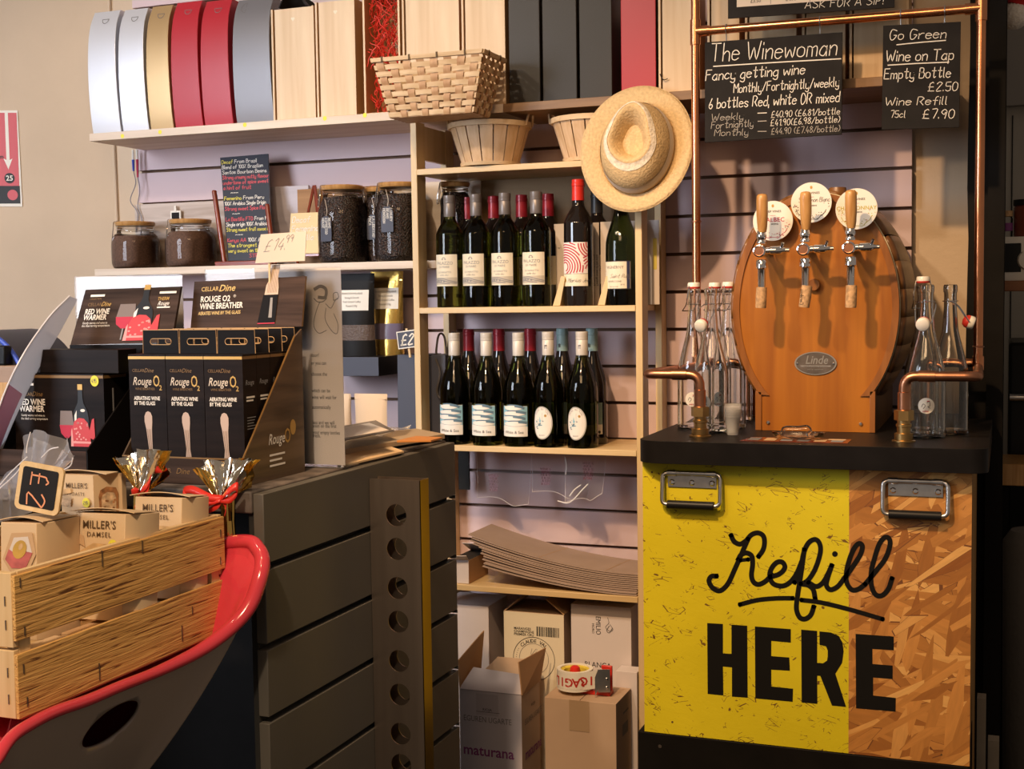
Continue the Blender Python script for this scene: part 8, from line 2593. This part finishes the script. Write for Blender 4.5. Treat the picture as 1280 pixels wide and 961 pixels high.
# ================================================================== red and taupe bar stool under the crate
t = thing('bar_stool', 'glossy red and taupe moulded bar stool with an oval handle hole', 'stool', (-1.30, -1.93, 0))
# rim of the shell, seen in the photograph along the crate's long side; the hidden half closes the loop
rim = [at(-6, 952, X=-1.125), at(14, 922, X=-1.128), at(40, 904, X=-1.130), at(70, 889, X=-1.132), at(110, 875, X=-1.132), at(150, 858, X=-1.132), at(200, 838, X=-1.131), at(250, 813, Y=-1.80), at(288, 785, Y=-1.748),
       at(312, 757, Y=-1.718), at(325, 722, Y=-1.697), at(328, 701, Y=-1.680), at(323, 687, Y=-1.672), at(309, 677, Y=-1.663)]
zc_ = rim[-1].z
rim += [V((-1.19, -1.661, 1.03)), V((-1.32, -1.661, .98)), V((-1.46, -1.665, .94)), V((-1.53, -1.75, .92)), V((-1.545, -1.93, .893)), V((-1.535, -2.12, .890)), V((-1.45, -2.225, .888)), V((-1.28, -2.245, .888)), V((-1.165, -2.235, .886))]
RM = smooth(rim + rim[:1], 6)[:-1]
nR = len(RM)
ctr = V((-1.335, -1.945, 0))
def shell(k, v):
    p = RM[k]; b = V((p.x - ctr.x, p.y - ctr.y, 0)).normalized()
    low = V((ctr.x + .055 * b.x, ctr.y + .055 * b.y, .60))
    mid = V((ctr.x + (p.x - ctr.x) * .68, ctr.y + (p.y - ctr.y) * .68, .745))
    return p * (1 - v) ** 2 + mid * 2 * v * (1 - v) + low * v * v
nV = 22
mb = MB()
def inward(k):
    p = RM[k]; return V((ctr.x - p.x, ctr.y - p.y, 0)).normalized() * .006


NS = (nV + 1) * nR
vs = [shell(k, j / nV) for j in range(nV + 1) for k in range(nR)] + [shell(k, j / nV) + inward(k) for j in range(nV + 1) for k in range(nR)]
fo = [(j * nR + k, (j + 1) * nR + k, (j + 1) * nR + (k + 1) % nR, j * nR + (k + 1) % nR) for j in range(nV) for k in range(nR)]
fi = [tuple(NS + i for i in q[::-1]) for q in fo]
ft = [(k, (k + 1) % nR, NS + (k + 1) % nR, NS + k) for k in range(nR)]
fb = [(nV * nR + k, NS + nV * nR + k, NS + nV * nR + (k + 1) % nR, nV * nR + (k + 1) % nR) for k in range(nR)]
hc = at(138, 904, X=-1.16)
mb.add(vs, fo + ft + fb, stool_grey)
b0_ = len(mb.v) - len(vs)
for q in fi:
    mb.f.append([b0_ + i for i in q]); mb.m.append(mb._mi(stool_red))
o = mb.build('shell', t, ang=60)
bm_ = bmesh.new(); bm_.from_mesh(o.data); bmesh.ops.recalc_face_normals(bm_, faces=bm_.faces); bm_.to_mesh(o.data); bm_.free()
# cut the oval handle hole through the shell
cutter = MB()
view = (hc - EYE).normalized()
nrm = V((1, -.45, -.35)).normalized(); uax = (at(170, 884, X=-1.16) - at(107, 925, X=-1.16)).normalized()
vax = nrm.cross(uax).normalized(); uax = vax.cross(nrm).normalized()
hu = (at(169, 886, X=-1.16) - at(108, 922, X=-1.16)).length / 2
hv = .031
n_ = 40
ringo = lambda d, s_=1.0: [hc + nrm * d + uax * hu * s_ * math.cos(2 * PI * k / n_) + vax * hv * s_ * math.sin(2 * PI * k / n_) for k in range(n_)]
cv = ringo(-.09) + ringo(.12)
cutter.add(cv, [tuple(range(n_))[::-1], tuple(range(n_, 2 * n_))] + [(k, (k + 1) % n_, n_ + (k + 1) % n_, n_ + k) for k in range(n_)], stool_grey)
co = cutter.build('cutter', None, local=True)
bm_ = bmesh.new(); bm_.from_mesh(co.data); bmesh.ops.recalc_face_normals(bm_, faces=bm_.faces); bm_.to_mesh(co.data); bm_.free()
bo = o.modifiers.new('cut', 'BOOLEAN'); bo.operation = 'DIFFERENCE'; bo.object = co; bo.solver = 'EXACT'
bpy.context.view_layer.update()
dg = bpy.context.evaluated_depsgraph_get()
newme = bpy.data.meshes.new_from_object(o.evaluated_get(dg))
o.modifiers.clear(); o.data = newme
bpy.data.objects.remove(co)
# red seat lining and rounded rim
def lin_v(k):
    lo, hi = 0.0, .6
    for _ in range(24):
        mid = (lo + hi) / 2
        if shell(k, mid).z > min(.872, RM[k].z - .012): lo = mid
        else: hi = mid
    return lo


LV = [lin_v(k) for k in range(nR)]


def lin(k, v):
    p = RM[k]; b = V((p.x - ctr.x, p.y - ctr.y, 0)).normalized()
    if v < .6:
        u = v / .6; return shell(k, LV[k] * u) - b * .016 * min(1, u * 4)
    u = (v - .6) / .4; q = shell(k, LV[k]) - b * .016
    return q * (1 - u) + V((ctr.x, ctr.y, .868)) * u


mb = MB(); vs = [lin(k, j / 12) + V((0, 0, -.001)) for j in range(13) for k in range(nR)]
mb.add(vs, [(j * nR + k, j * nR + (k + 1) % nR, (j + 1) * nR + (k + 1) % nR, (j + 1) * nR + k) for j in range(12) for k in range(nR)], stool_red)
mb.build('seat_lining', t, ang=60)
mb = MB(); mb.tube(RM, [.0080 + .0045 * max(0, 1 - abs(p.y + 1.69) / .22) * (p.x > -1.2) for p in RM], stool_red, 12, closed=True); mb.build('seat_rim', t, ang=60)
mb = MB(); mb.lathe([(.030, .05), (.030, .60), (.055, .604), (.055, .612), (0, .614)], chrome, (ctr.x, ctr.y, 0), 24); mb.build('column', t)
mb = MB(); mb.lathe([(0, .0005), (.20, .0005), (.20, .008), (.15, .02), (.04, .05), (0, .05)], chrome, (ctr.x, ctr.y, 0), 36); mb.build('base', t)
